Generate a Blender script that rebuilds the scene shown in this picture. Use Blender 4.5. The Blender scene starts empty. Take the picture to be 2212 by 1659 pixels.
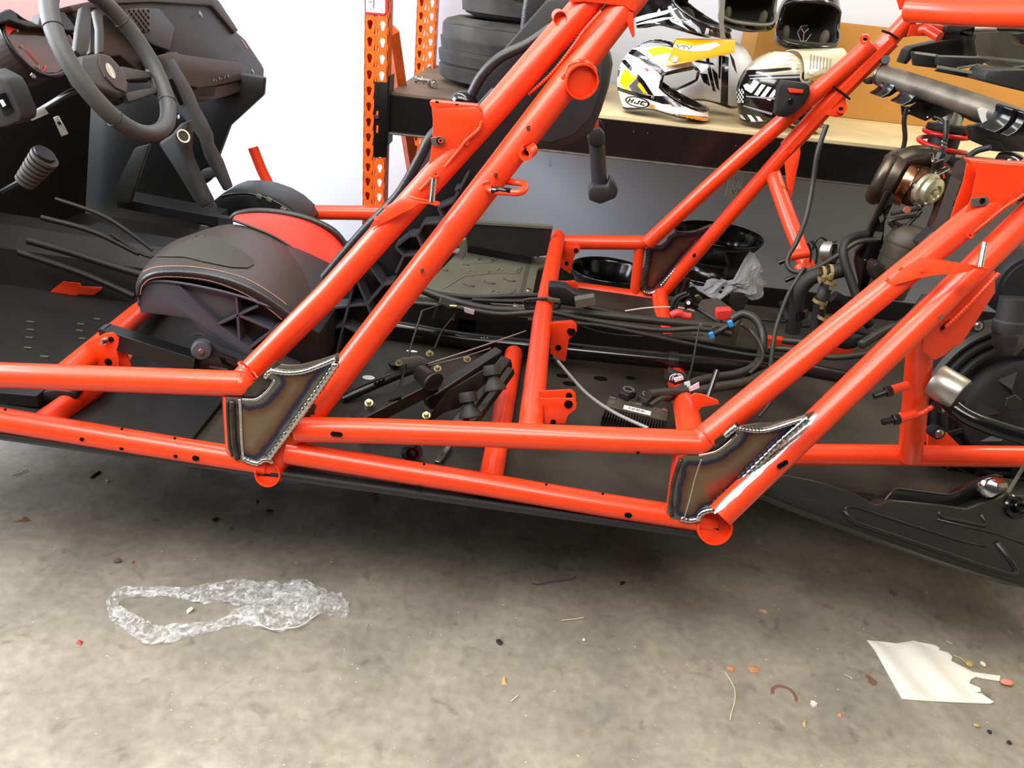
import bpy, bmesh, math, random
from mathutils import Vector as V, Matrix, noise
rnd = random.Random(11)
SC = bpy.context.scene
COL = SC.collection
# ---------------- camera ----------------
W, HH, F = 2212, 1659, 1700.0
CAMH = 1.36
PI = math.pi
_p, _r = math.radians(27.0), math.radians(6.3)
FWD = V((0, math.cos(_p), -math.sin(_p)))
_R0 = V((1, 0, 0)); _U0 = V((0, math.sin(_p), math.cos(_p)))
EX = _R0*math.cos(_r) + _U0*math.sin(_r)
UP = -_R0*math.sin(_r) + _U0*math.cos(_r)
CAM = V((0, 0, CAMH))
cd = bpy.data.cameras.new('camera'); cam = bpy.data.objects.new('camera', cd); COL.objects.link(cam)
M3 = Matrix((EX, UP, -FWD)).transposed()
cam.matrix_world = Matrix.Translation(CAM) @ M3.to_4x4()
cd.sensor_width = 36; cd.lens = F/W*36; cd.clip_start = 0.02
SC.camera = cam
# ---------------- world, lights, exposure ----------------
wd = bpy.data.worlds.new('world'); SC.world = wd; wd.use_nodes = True
wd.node_tree.nodes['Background'].inputs[0].default_value = (0.80, 0.88, 1.0, 1)
wd.node_tree.nodes['Background'].inputs[1].default_value = 0.05
def area(name, loc, target, sx, sy, power, color):
    l = bpy.data.lights.new(name, 'AREA'); l.shape = 'RECTANGLE'; l.size = sx; l.size_y = sy
    l.energy = power; l.color = color
    o = bpy.data.objects.new(name, l); COL.objects.link(o); o.location = loc
    d = V(target) - V(loc); o.rotation_euler = d.to_track_quat('-Z', 'Y').to_euler()
    return o
area('overhead_key_light', (-0.5, 0.0, 2.98), (0.0, 0.9, 0.0), 3.2, 1.2, 112, (1.0, 0.95, 0.88))  # unseen overhead key panel, standing in for door daylight and ceiling fixtures
area('side_door_daylight', (-3.2, 1.6, 2.0), (0.4, 2.1, 0.6), 2.6, 1.8, 185, (0.92, 0.96, 1.0))
area('ceiling_strip_light', (-0.7, 1.75, 3.02), (-0.5, 1.9, 0), 2.8, 0.18, 36, (1.0, 0.97, 0.92))
area('ceiling_strip_light.001', (2.2, 2.9, 3.02), (2.0, 3.4, 0), 0.4, 1.4, 34, (1.0, 0.86, 0.62))
vs = SC.view_settings
vs.view_transform = 'Standard'; vs.look = 'None'; vs.exposure = 0.55; vs.gamma = 1.0; vs.use_curve_mapping = False
SC.cycles.use_adaptive_sampling = True; SC.cycles.use_denoising = True
SC.cycles.max_bounces = 7; SC.cycles.transparent_max_bounces = 12
# ---------------- geometry helpers ----------------
def ray(px, py): return FWD*F + EX*(px-W/2) - UP*(py-HH/2)
def pt(px, py, Y):
    d = ray(px, py); return CAM + d*(Y/d.y)
def pz(px, py, z):
    d = ray(px, py); return CAM + d*((z-CAMH)/d.z)
def pl(px, py, o, n):
    d = ray(px, py); n = V(n); return CAM + d*((V(o)-CAM).dot(n)/d.dot(n))
def depth(p): return (p-CAM).dot(FWD)
def px2m(w, p): return w*depth(p)/F
def P(lst, Y=None):
    return [pt(q[0], q[1], q[2] if len(q) > 2 else Y) for q in lst]
WLOC = {}
def link(o, parent=None, loc=(0, 0, 0)):
    COL.objects.link(o); loc = V(loc)
    if parent is not None:
        o.parent = parent; o.location = loc - WLOC[parent.name]
    else: o.location = loc
    WLOC[o.name] = loc
    return o
def meta(o, label=None, cat=None, group=None, kind=None):
    if label: o['label'] = label
    if cat: o['category'] = cat
    if group: o['group'] = group
    if kind: o['kind'] = kind
    return o
def thing(name, label, cat, loc=(0, 0, 0), group=None):
    o = bpy.data.objects.new(name, None); o.empty_display_size = 0.05
    link(o, None, loc); return meta(o, label, cat, group)
def mk(name, vf, mat, parent=None, smooth=False, label=None, kind=None, autos=None):
    vs_, fs = vf
    c = V((0, 0, 0))
    lo = [min(v[i] for v in vs_) for i in range(3)]; hi = [max(v[i] for v in vs_) for i in range(3)]
    c = V([(a+b)/2 for a, b in zip(lo, hi)])
    me = bpy.data.meshes.new(name)
    me.from_pydata([tuple(V(v)-c) for v in vs_], [], fs)
    mats = mat if isinstance(mat, (list, tuple)) else [mat]
    for m in mats: me.materials.append(m)
    if smooth or autos:
        me.polygons.foreach_set('use_smooth', [True]*len(me.polygons))
        if autos: me.set_sharp_from_angle(angle=math.radians(autos))
    me.update()
    o = bpy.data.objects.new(name, me); link(o, parent, c)
    return meta(o, label, kind=kind)
def join(*vfs):
    vs_, fs = [], []
    for v, f in vfs:
        n = len(vs_); vs_ += list(v); fs += [[i+n for i in g] for g in f]
    return vs_, fs
def xf(vf, M): return [M @ V(v) for v in vf[0]], vf[1]
def bm_out(bm):
    bm.verts.ensure_lookup_table(); bm.verts.index_update()
    r = [v.co.copy() for v in bm.verts], [[v.index for v in f.verts] for f in bm.faces]
    bm.free(); return r
def frame_of(ax, hint=None):
    z = V(ax).normalized(); h = V(hint) if hint is not None else (V((0, 0, 1)) if abs(z.z) < 0.9 else V((1, 0, 0)))
    x = (h - z*h.dot(z)).normalized(); y = z.cross(x)
    return Matrix((x, y, z)).transposed()
def sweep(pts, r, n=14, cap=True, closed=False):
    """tube along polyline; r number or list"""
    pts = [V(p) for p in pts]; m = len(pts)
    rr = r if isinstance(r, (list, tuple)) else [r]*m
    vs_, fs = [], []
    T = []
    for i in range(m):
        if closed: t = pts[(i+1) % m]-pts[i-1]
        else: t = pts[min(i+1, m-1)]-pts[max(i-1, 0)]
        T.append(t.normalized())
    f = frame_of(T[0]); x = f.col[0].copy()
    for i in range(m):
        t = T[i]; x = (x - t*x.dot(t)).normalized(); y = t.cross(x)
        k = 1.0
        if 0 < i < m-1 and not closed:
            c = (pts[i]-pts[i-1]).normalized().dot(t); k = 1/max(c, 0.6)
        for j in range(n):
            a = 2*PI*j/n
            vs_.append(pts[i] + (x*math.cos(a)+y*math.sin(a))*rr[i])
    for i in range(m if closed else m-1):
        i2 = (i+1) % m
        for j in range(n):
            fs.append([i*n+j, i*n+(j+1) % n, i2*n+(j+1) % n, i2*n+j])
    if cap and not closed:
        fs.append(list(range(n-1, -1, -1))); fs.append([(m-1)*n+j for j in range(n)])
    return vs_, fs
def fillet(pts, rad, k=6):
    pts = [V(p) for p in pts]; out = [pts[0]]
    for i in range(1, len(pts)-1):
        a, b, c = pts[i-1], pts[i], pts[i+1]
        u = (a-b); w = (c-b); d = min(rad, u.length*.48, w.length*.48)
        p0 = b+u.normalized()*d; p1 = b+w.normalized()*d
        for j in range(k+1):
            t = j/k; out.append(p0*(1-t)**2 + b*2*t*(1-t) + p1*t*t)
    out.append(pts[-1]); return out
def spline(pts, k=8, closed=False):
    pts = [V(p) for p in pts]; m = len(pts); out = []
    g = (lambda i: pts[i % m]) if closed else (lambda i: pts[max(0, min(m-1, i))])
    for i in range(m if closed else m-1):
        a, b, c, d = g(i-1), g(i), g(i+1), g(i+2)
        for j in range(k):
            t = j/k
            out.append(0.5*((2*b)+(c-a)*t+(2*a-5*b+4*c-d)*t*t+(3*b-a-3*c+d)*t**3))
    if not closed: out.append(pts[-1])
    return out
def resample(pts, step):
    out = [pts[0]]; acc = 0
    for a, b in zip(pts, pts[1:]):
        L = (b-a).length; s = step-acc
        while s <= L and L > 0:
            out.append(a+(b-a)*(s/L)); s += step
        acc = L-(s-step)
    return out
def lathe(prof, o, ax, n=28, arc=None, hint=None):
    """prof [(r,h)] around axis ax at o"""
    Mf = frame_of(ax, hint); o = V(o); vs_, fs = [], []
    m = len(prof); full = arc is None
    nn = n if full else n+1
    for i, (r, h) in enumerate(prof):
        for j in range(nn):
            a = (2*PI*j/n) if full else arc[0]+(arc[1]-arc[0])*j/n
            vs_.append(o + Mf @ V((r*math.cos(a), r*math.sin(a), h)))
    for i in range(m-1):
        for j in range(n):
            j2 = (j+1) % nn
            fs.append([i*nn+j, i*nn+j2, (i+1)*nn+j2, (i+1)*nn+j])
    if full:
        if prof[0][0] > 1e-5: fs.append(list(range(nn-1, -1, -1)))
        if prof[-1][0] > 1e-5: fs.append([(m-1)*nn+j for j in range(nn)])
    return vs_, fs
def ring(r0, r1, h, o, ax, n=24): # flat-ish ring / short pipe with wall
    p = [(r0, 0), (r1, 0), (r1, h), (r0, h), (r0, 0)]
    Mf = frame_of(ax); o = V(o); vs_, fs = [], []
    for r, z in p[:4]:
        for j in range(n):
            a = 2*PI*j/n; vs_.append(o+Mf @ V((r*math.cos(a), r*math.sin(a), z)))
    for i in range(4):
        for j in range(n):
            fs.append([i*n+j, i*n+(j+1) % n, ((i+1) % 4)*n+(j+1) % n, ((i+1) % 4)*n+j])
    return vs_, fs
def bev(vf, w, seg=2, ang=30):
    bm = bmesh.new(); bv = [bm.verts.new(v) for v in vf[0]]
    for f in vf[1]:
        try: bm.faces.new([bv[i] for i in f])
        except ValueError: pass
    bmesh.ops.recalc_face_normals(bm, faces=bm.faces)
    ed = [e for e in bm.edges if len(e.link_faces) == 2 and e.calc_face_angle(0) > math.radians(ang)]
    if w > 0 and ed: bmesh.ops.bevel(bm, geom=ed, offset=w, segments=seg, affect='EDGES', profile=0.5, clamp_overlap=True)
    return bm_out(bm)
def box(c, sx, sy, sz, R=None, b=0.0, seg=2):
    c = V(c); R = R or Matrix.Identity(3)
    vs_ = [c + R @ V((x*sx/2, y*sy/2, z*sz/2)) for x in (-1, 1) for y in (-1, 1) for z in (-1, 1)]
    fs = [[0, 1, 3, 2], [4, 6, 7, 5], [0, 4, 5, 1], [2, 3, 7, 6], [0, 2, 6, 4], [1, 5, 7, 3]]
    return bev((vs_, fs), b, seg) if b else (vs_, fs)
def plate(pts, th, b=0.0, d=None, seg=2):
    """outline (3D) extruded by th away from camera (or along d)"""
    pts = [V(p) for p in pts]; n = V((0, 0, 0))
    for i in range(len(pts)):
        a, c = pts[i], pts[(i+1) % len(pts)]; n += a.cross(c)
    n.normalize()
    cen = sum(pts, V((0, 0, 0)))/len(pts)
    if d is None:
        d = n if n.dot(cen-CAM) > 0 else -n
    d = V(d).normalized()*th; m = len(pts)
    vs_ = pts + [p+d for p in pts]
    fs = [list(range(m)), [m+i for i in range(m-1, -1, -1)]]
    for i in range(m): fs.append([i, (i+1) % m, m+(i+1) % m, m+i][::-1])
    return bev((vs_, fs), b, seg)
def loft(rows, closed=True, cap=True):
    n = len(rows[0]); vs_ = [v for r in rows for v in r]; fs = []
    for i in range(len(rows)-1):
        for j in range(n if closed else n-1):
            fs.append([i*n+j, i*n+(j+1) % n, (i+1)*n+(j+1) % n, (i+1)*n+j])
    if cap and closed:
        fs.append(list(range(n-1, -1, -1))); fs.append([(len(rows)-1)*n+j for j in range(n)])
    return vs_, fs
def sub(vf, levels=1):
    """Catmull-Clark by a subsurf modifier evaluated through a temporary mesh"""
    me = bpy.data.meshes.new('tmp'); me.from_pydata([tuple(v) for v in vf[0]], [], vf[1])
    o = bpy.data.objects.new('tmp', me); COL.objects.link(o)
    m = o.modifiers.new('s', 'SUBSURF'); m.levels = levels
    dg = bpy.context.evaluated_depsgraph_get(); ev = o.evaluated_get(dg).to_mesh()
    r = [v.co.copy() for v in ev.vertices], [list(p.vertices) for p in ev.polygons]
    bpy.data.objects.remove(o); bpy.data.meshes.remove(me); return r
def ico(c, r, s=(1, 1, 1), R=None, n=2, jit=0):
    bm = bmesh.new(); bmesh.ops.create_icosphere(bm, subdivisions=n, radius=1)
    R = R or Matrix.Identity(3)
    for v in bm.verts:
        k = 1+rnd.uniform(-jit, jit)
        v.co = V(c)+R @ V((v.co.x*s[0]*r*k, v.co.y*s[1]*r*k, v.co.z*s[2]*r*k))
    return bm_out(bm)
def hexa(o, ax, r, h, b=0.0008):
    return bev(lathe([(r, 0), (r, h)], o, ax, 6), b, 1)
def toward(p): return (CAM-V(p)).normalized()
# ---------------- materials ----------------
def lin(c):
    return tuple((x/12.92 if x <= .04045 else ((x+.055)/1.055)**2.4) for x in [k/255 for k in c])+(1,)
def mat(name, rgb, rough=0.5, metal=0.0, spec=0.5, var=0.0, vscale=8.0, bump=0.0, bscale=60.0, coat=0.0, rvar=0.0, dust=None):
    m = bpy.data.materials.new(name); m.use_nodes = True; nt = m.node_tree; b = nt.nodes['Principled BSDF']
    c = lin(rgb); b.inputs['Base Color'].default_value = c; b.inputs['Roughness'].default_value = rough
    b.inputs['Metallic'].default_value = metal; b.inputs['Specular IOR Level'].default_value = spec
    b.inputs['Coat Weight'].default_value = coat; b.inputs['Coat Roughness'].default_value = 0.14
    tc = nt.nodes.new('ShaderNodeTexCoord')
    if var or dust:
        nz = nt.nodes.new('ShaderNodeTexNoise'); nz.inputs['Scale'].default_value = vscale; nz.inputs['Detail'].default_value = 6
        nt.links.new(tc.outputs['Object'], nz.inputs['Vector'])
        rp = nt.nodes.new('ShaderNodeValToRGB'); rp.color_ramp.elements[0].position = .35; rp.color_ramp.elements[1].position = .7
        d = lin(dust) if dust else tuple(min(1, x*(1+var)) for x in c[:3])+(1,)
        rp.color_ramp.elements[0].color = tuple(x*(1-var) for x in c[:3])+(1,); rp.color_ramp.elements[1].color = d
        nt.links.new(nz.outputs['Fac'], rp.inputs[0]); nt.links.new(rp.outputs[0], b.inputs['Base Color'])
        if rvar:
            mr = nt.nodes.new('ShaderNodeMapRange'); mr.inputs[3].default_value = rough-rvar; mr.inputs[4].default_value = rough+rvar
            nt.links.new(nz.outputs['Fac'], mr.inputs[0]); nt.links.new(mr.outputs[0], b.inputs['Roughness'])
    if bump:
        n2 = nt.nodes.new('ShaderNodeTexNoise'); n2.inputs['Scale'].default_value = bscale; n2.inputs['Detail'].default_value = 4
        nt.links.new(tc.outputs['Object'], n2.inputs['Vector'])
        bp = nt.nodes.new('ShaderNodeBump'); bp.inputs['Strength'].default_value = bump; bp.inputs['Distance'].default_value = 0.003
        nt.links.new(n2.outputs['Fac'], bp.inputs['Height']); nt.links.new(bp.outputs[0], b.inputs['Normal'])
    return m
RED = mat('red_powder_coat', (226, 58, 14), 0.42, 0, 0.42, var=0.06, vscale=14, bump=0.05, bscale=180, coat=0.4)
RACK = mat('orange_rack_paint', (226, 98, 22), 0.42, var=0.18, vscale=18)
BLK = mat('black_plastic', (18, 19, 21), 0.5, var=0.15, vscale=20, bump=0.12, bscale=400)
BLKG = mat('black_gloss', (10, 10, 12), 0.16)
BLKS = mat('black_satin_steel', (13, 13, 14), 0.32, spec=0.5)
BLKB = mat('black_painted_beam', (12, 11, 12), 0.3, var=0.3, vscale=12)
DASH = mat('dash_plastic', (40, 42, 43), 0.55, bump=0.2, bscale=500)
BRN = mat('brown_black_trim', (52, 43, 38), 0.55, bump=0.15, bscale=420)
RUB = mat('rubber', (20, 20, 20), 0.62, var=0.3, vscale=25)
TIRE = mat('dusty_tire_rubber', (32, 31, 31), 0.7, var=0.35, vscale=7, dust=(62, 60, 57), bump=0.2, bscale=60)
LOOM = mat('cable_loom', (34, 33, 29), 0.5, var=0.3, vscale=10)
HOLE = mat('dark_hole', (5, 4, 4), 0.9, spec=0.1)
STEEL = mat('bare_steel', (150, 148, 142), 0.28, 1.0, var=0.2, vscale=30)
CHROME = mat('chrome', (205, 205, 200), 0.14, 1.0)
ALU = mat('cast_aluminium', (176, 174, 166), 0.38, 0.9, var=0.12, vscale=20)
ZINC = mat('zinc_yellow', (150, 140, 100), 0.3, 1.0)
DIRTY = mat('dirty_black_skid', (28, 26, 23), 0.62, var=0.35, vscale=5, dust=(54, 48, 39), bump=0.1, bscale=40)
GREYP = mat('grey_green_plastic', (84, 84, 72), 0.55, var=0.12, vscale=10)
WHITEP = mat('white_plastic', (226, 226, 222), 0.4)
# ================= the room =================
WALLY = 3.87
def wall_mat():
    m = mat('painted_wall', (206, 212, 226), 0.32); nt = m.node_tree; b = nt.nodes['Principled BSDF']
    tc = nt.nodes.new('ShaderNodeTexCoord')
    mp = nt.nodes.new('ShaderNodeMapping'); mp.inputs['Scale'].default_value = (9, 1, 4.5); nt.links.new(tc.outputs['Object'], mp.inputs[0])
    n1 = nt.nodes.new('ShaderNodeTexNoise'); n1.inputs['Scale'].default_value = 1.1; n1.inputs['Detail'].default_value = 5; n1.inputs['Distortion'].default_value = 0.4
    nt.links.new(mp.outputs[0], n1.inputs['Vector'])
    rp = nt.nodes.new('ShaderNodeValToRGB'); e = rp.color_ramp.elements
    e[0].position = .68; e[0].color = lin((206, 212, 226)); e[1].position = .80; e[1].color = lin((120, 122, 132))
    nt.links.new(n1.outputs['Fac'], rp.inputs[0]); nt.links.new(rp.outputs[0], b.inputs['Base Color'])
    n2 = nt.nodes.new('ShaderNodeTexNoise'); n2.inputs['Scale'].default_value = 160; nt.links.new(tc.outputs['Object'], n2.inputs['Vector'])
    bp = nt.nodes.new('ShaderNodeBump'); bp.inputs['Strength'].default_value = .08; bp.inputs['Distance'].default_value = .002
    nt.links.new(n2.outputs['Fac'], bp.inputs['Height']); nt.links.new(bp.outputs[0], b.inputs['Normal'])
    return m
WALL = wall_mat()
WARM = mat('cream_painted_wall', (226, 218, 192), 0.6, bump=.05, bscale=150)
def floor_mat():
    m = mat('concrete_floor', (128, 120, 106), 0.5); nt = m.node_tree; b = nt.nodes['Principled BSDF']; L = nt.links.new
    tc = nt.nodes.new('ShaderNodeTexCoord')
    def noi(s, d=6, dist=0):
        n = nt.nodes.new('ShaderNodeTexNoise'); n.inputs['Scale'].default_value = s; n.inputs['Detail'].default_value = d
        n.inputs['Distortion'].default_value = dist; L(tc.outputs['Object'], n.inputs['Vector']); return n
    def ramp(a, p0, c0, p1, c1):
        r = nt.nodes.new('ShaderNodeValToRGB'); e = r.color_ramp.elements
        e[0].position, e[1].position = p0, p1; e[0].color, e[1].color = lin(c0), lin(c1); L(a, r.inputs[0]); return r
    def mix(f, a, c, bl='MIX'):
        x = nt.nodes.new('ShaderNodeMix'); x.data_type = 'RGBA'; x.blend_type = bl
        if isinstance(f, float): x.inputs[0].default_value = f
        else: L(f, x.inputs[0])
        if isinstance(a, tuple): x.inputs[6].default_value = a
        else: L(a, x.inputs[6])
        if isinstance(c, tuple): x.inputs[7].default_value = c
        else: L(c, x.inputs[7])
        return x.outputs[2]
    def math_(op, a, c=None):
        x = nt.nodes.new('ShaderNodeMath'); x.operation = op
        for i, q in enumerate((a, c)):
            if q is None: continue
            if isinstance(q, (int, float)): x.inputs[i].default_value = q
            else: L(q, x.inputs[i])
        return x.outputs[0]
    base = ramp(noi(5.5, 8, .3).outputs['Fac'], .3, (132, 127, 117), .72, (160, 154, 141)).outputs[0]
    fine = ramp(noi(42, 6).outputs['Fac'], .3, (224, 222, 219), .7, (255, 255, 255)).outputs[0]
    c = mix(1.0, base, fine, 'MULTIPLY')
    spots = ramp(noi(16, 4, .8).outputs['Fac'], .60, (255, 255, 255), .76, (190, 188, 184)).outputs[0]
    c = mix(.8, c, spots, 'MULTIPLY')
    # rust stains left by parts: a broken ring and two blots
    def ringstain(px, py, R, w, a0, a1):
        q = pz(px, py, 0)
        s = nt.nodes.new('ShaderNodeVectorMath'); s.operation = 'SUBTRACT'; s.inputs[1].default_value = q
        L(tc.outputs['Object'], s.inputs[0])
        sp = nt.nodes.new('ShaderNodeSeparateXYZ'); L(s.outputs[0], sp.inputs[0])
        ln = nt.nodes.new('ShaderNodeVectorMath'); ln.operation = 'LENGTH'; L(s.outputs[0], ln.inputs[0])
        wob = math_('MULTIPLY', math_('SUBTRACT', noi(60, 3).outputs['Fac'], .5), w*1.2)
        d = math_('ABSOLUTE', math_('SUBTRACT', math_('ADD', ln.outputs['Value'], wob), R))
        k = math_('LESS_THAN', d, w)
        if a0 is not None:
            an = math_('ARCTAN2', sp.outputs[1], sp.outputs[0])
            k = math_('MULTIPLY', k, math_('MULTIPLY', math_('GREATER_THAN', an, a0), math_('LESS_THAN', an, a1)))
        return k
    q1 = ringstain(1694, 1502, .026, .0042, -.55, 3.6)
    q2 = ringstain(1877, 1463, .0, .0085, None, None); q3 = ringstain(1884, 1472, .0, .011, None, None)
    st = math_('MINIMUM', math_('ADD', q1, math_('ADD', q2, q3)), 1.0)
    c = mix(math_('MULTIPLY', st, .75), c, lin((112, 66, 40)))
    L(c, b.inputs['Base Color'])
    rr = ramp(noi(9, 5).outputs['Fac'], .3, (110, 110, 110), .7, (165, 165, 165)); L(rr.outputs[0], b.inputs['Roughness'])
    bp = nt.nodes.new('ShaderNodeBump'); bp.inputs['Strength'].default_value = .12; bp.inputs['Distance'].default_value = .003
    L(noi(120, 5).outputs['Fac'], bp.inputs['Height']); L(bp.outputs[0], b.inputs['Normal'])
    return m
FLOOR = floor_mat()
def slab(name, x0, x1, y0, y1, z0, z1, m):
    o = mk(name, box(((x0+x1)/2, (y0+y1)/2, (z0+z1)/2), x1-x0, y1-y0, z1-z0), m); o['kind'] = 'structure'; return o
fl = mk('floor', ([(-6, -3, 0), (6, -3, 0), (6, WALLY, 0), (-6, WALLY, 0), (-6, -3, -.1), (6, -3, -.1), (6, WALLY, -.1), (-6, WALLY, -.1)],
    [[0, 1, 2, 3], [7, 6, 5, 4], [0, 4, 5, 1], [1, 5, 6, 2], [2, 6, 7, 3], [3, 7, 4, 0]]), FLOOR)
fl['kind'] = 'structure'
# keep the floor's object coordinates equal to world ones
for v in fl.data.vertices: v.co += fl.location
fl.location = (0, 0, 0)
slab('wall_back', -6, 6, WALLY, WALLY+.12, 0, 3.1, WALL)
slab('wall_right', 4.2, 4.3, -3, WALLY, 0, 3.1, WARM)
slab('ceiling', -6, 6, -.4, WALLY, 3.1, 3.2, mat('white_ceiling', (226, 224, 216), .8))
slab('baseboard_back', -6, 6, WALLY-.014, WALLY, 0, .10, mat('black_cove_base', (26, 25, 25), .4))
# wall outlet
oc = pt(1587, 399, WALLY-.004); ot = thing('wall_outlet', 'white duplex wall outlet low on the back wall below the rack shelf', 'outlet', oc)
mk('cover_plate', box(oc, .072, .008, .118, None, .003), WHITEP, ot)
for s in (.03, -.03):
    q = oc+V((0, -.006, s)); r = mk('receptacle', lathe([(.017, 0), (.0175, .003), (.0165, .005)], q, (0, -1, 0), 20), WHITEP, ot, autos=40)
    mk('slot', join(box(q+V((-.006, -.0055, .003)), .0022, .001, .008), box(q+V((.006, -.0055, .003)), .0022, .001, .0065),
        lathe([(.0026, 0), (.0026, .001)], q+V((0, -.005, -.008)), (0, -1, 0), 10)), HOLE, r)
mk('screw', lathe([(.003, 0), (.003, .002), (.001, .003)], oc+V((0, -.004, 0)), (0, -1, 0), 10), STEEL, ot)
# ================= the vehicle: red tubular chassis =================
base = pz(1060, 1040, .36); base.z = 0
VEH = thing('off_road_vehicle', 'stripped side-by-side off-road vehicle with bare red-orange tube chassis and welded corner gussets', 'vehicle', (0.1, 2.0, 0))
R1 = .0256
def T(name, q, r=R1, Y=None, m=None, parent=None, n=24, fil=0, label=None, cap=True):
    p = P(q, Y)
    if fil: p = fillet(p, fil)
    return mk(name, sweep(p, r, n, cap), m or RED, parent or VEH, autos=50, label=label)
def plateP(name, q, Y, th, parent=None, m=None, b=.0015, label=None, d=None):
    return mk(name, plate(P(q, Y), th, b, d), m or RED, parent or VEH, label=label, autos=35)
def weldring(p, ax, r, parent, t=.0035, m=None):
    """bead of weld around a tube end"""
    Mf = frame_of(ax); pts = []
    for i in range(28):
        a = 2*PI*i/28; pts.append(V(p)+Mf @ V((math.cos(a)*r, math.sin(a)*r, .0012*math.sin(i*2.3))))
    return mk('weld_bead', sweep(pts, [t*(1+.18*math.sin(i*1.9)) for i in range(28)], 7, closed=True), m or RED, parent, smooth=True)
def dot(name, px, py, Y, r, parent, m=None, ax=None, h=.0012, n=14, sx=1.0, rot=None):
    """small hole or rivet facing the viewer side of a surface"""
    p = pt(px, py, Y); return mk(name, lathe([(r, 0), (r, h)], p, ax or (0, -1, .35), n), m or HOLE, parent)
def slot(name, px, py, Y, L, w, d, parent, m=None, ax=None, h=.0014):
    """capsule shaped slot: long direction d"""
    p = pt(px, py, Y); z = V(ax or (0, -1, .3)).normalized(); x = (V(d)-z*V(d).dot(z)).normalized(); y = z.cross(x)
    o = []
    for k, c in ((0, L/2-w/2), (PI, -(L/2-w/2))):
        for i in range(7):
            a = -PI/2+PI*i/6+k; o.append(p+x*(c+math.cos(a)*w/2)+y*(math.sin(a)*w/2))
    vs_ = o+[q+z*h for q in o]; m_ = len(o)
    fs = [list(range(m_))[::-1], [m_+i for i in range(m_)]]+[[i, (i+1) % m_, m_+(i+1) % m_, m_+i] for i in range(m_)]
    return mk(name, (vs_, fs), m or HOLE, parent)
# ---- near side ----
YN = 1.35
railF = T('side_rail', [(-160, 803, YN), (0, 810, YN), (250, 819, YN), (520, 829, YN)])
rockF = T('rocker_tube', [(-160, 881, YN), (0, 906.5, YN), (250, 949, YN), (580, 1002, YN)])
railR = T('side_rail', [(640, 927, YN), (800, 930.5, YN), (1050, 938.5, YN), (1300, 949, YN), (1509, 957, YN)])
rockR = T('rocker_tube', [(620, 977, YN), (850, 1015, YN), (1050, 1047, YN), (1300, 1090, YN), (1545, 1128, YN)], r=.0245)
# front (B) pillar pair
def lean(y, y0=1030, y1=0, a=YN, b=1.6): return a+(b-a)*(y0-y)/(y0-y1)
pilA = T('pillar_tube', [(x, y, lean(y)) for x, y in ((520, 825), (711, 634), (850, 479), (1070, 234), (1200, 84), (1290, -18))])
pilB = T('pillar_tube', [(x, y, lean(y)) for x, y in ((582, 1016), (750, 791), (1000, 467), (1200, 207), (1385, -33))], r=.0275)
# rear (C) pillar pair
def leanC(y): return YN+.20*(960-y)/560
pilC = T('pillar_tube', [(x, y, leanC(y)) for x, y in ((1509, 957), (1655, 837), (1910, 627), (2110, 464), (2330, 284))], r=.0262)
pilD = T('pillar_tube', [(x, y, leanC(y)) for x, y in ((1556, 1113), (1750, 925.5), (1910, 770), (2060, 624), (2330, 360))], r=.0272)
for x, y in ((520, 829), (1509, 957)): mk('elbow', ico(pt(x, y, YN+.001), .0258, n=4), RED, VEH, smooth=True)
for t, q, ax in ((pilA, (525, 815, YN), None), (pilC, (1512, 953, YN), None)):
    p = pt(*q); d = (pt(711, 634, lean(634))-pt(512, 826, YN)).normalized() if t is pilA else (pt(1655, 837, leanC(837))-pt(1500, 963, YN)).normalized()
    weldring(p+d*.016, d, .0256, t, .0022)
# gusset's little front uprights
T('corner_post', [(503, 850, YN), (513, 1000, YN)], r=.021)
T('corner_post', [(1478, 970, YN), (1458, 1118, YN)], r=.021)
# cross tubes between the sides
T('cross_tube', [(1144, 942, YN+.012), (1171, 692, 1.95), (1205, 512, 2.75)])
T('cross_tube', [(1057, 1049, YN+.012), (1110, 764, 2.03)])
T('cross_tube', [(138, 814, YN+.012), (300, 676, 1.85), (420, 590, 2.3)])
T('cross_tube', [(84, 921, YN+.012), (190, 845, 1.50), (330, 740, 1.9), (440, 668, 2.3)])
T('cross_tube', [(1494, 955, YN+.012), (1482, 880, 1.62), (1455, 800, 2.15), (1434, 720, 2.48), (1424, 632, 2.75)], r=.028, fil=.15)
# side slots and drain holes
slot('slot', 727, 938, YN-.0262, .024, .0095, (1, 0, 0), railR, ax=(0, -1, .45))
slot('hole', 423, 990, YN-.0262, .0145, .0105, (1, 0, -.1), rockF, ax=(0, -1, .4))
slot('hole', 177, 949, YN-.0262, .0085, .0075, (1, 0, -.1), rockF, ax=(0, -1, .4))
slot('hole', 1357, 1113, YN-.0252, .0155, .0105, (1, 0, -.1), rockR, ax=(0, -1, .3))
slot('slot', 1690, 1003, leanC(1003)-.0265, .025, .0105, (1, 0, .6), pilD, ax=(.3, -1, .25))
for x, y, t in ((264, 927, rockF), (378, 947, rockF), (12, 885, rockF), (1180, 1047, rockR), (1302, 1067, rockR), (916, 1003, rockR)):
    dot('drain_hole', x, y, YN-.016, .0026, t, ax=(0, -1, 1.3), h=.002)
dot('drain_hole', 1378, 977, YN-.022, .003, railR, ax=(0, -1, -.6), h=.003)
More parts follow.
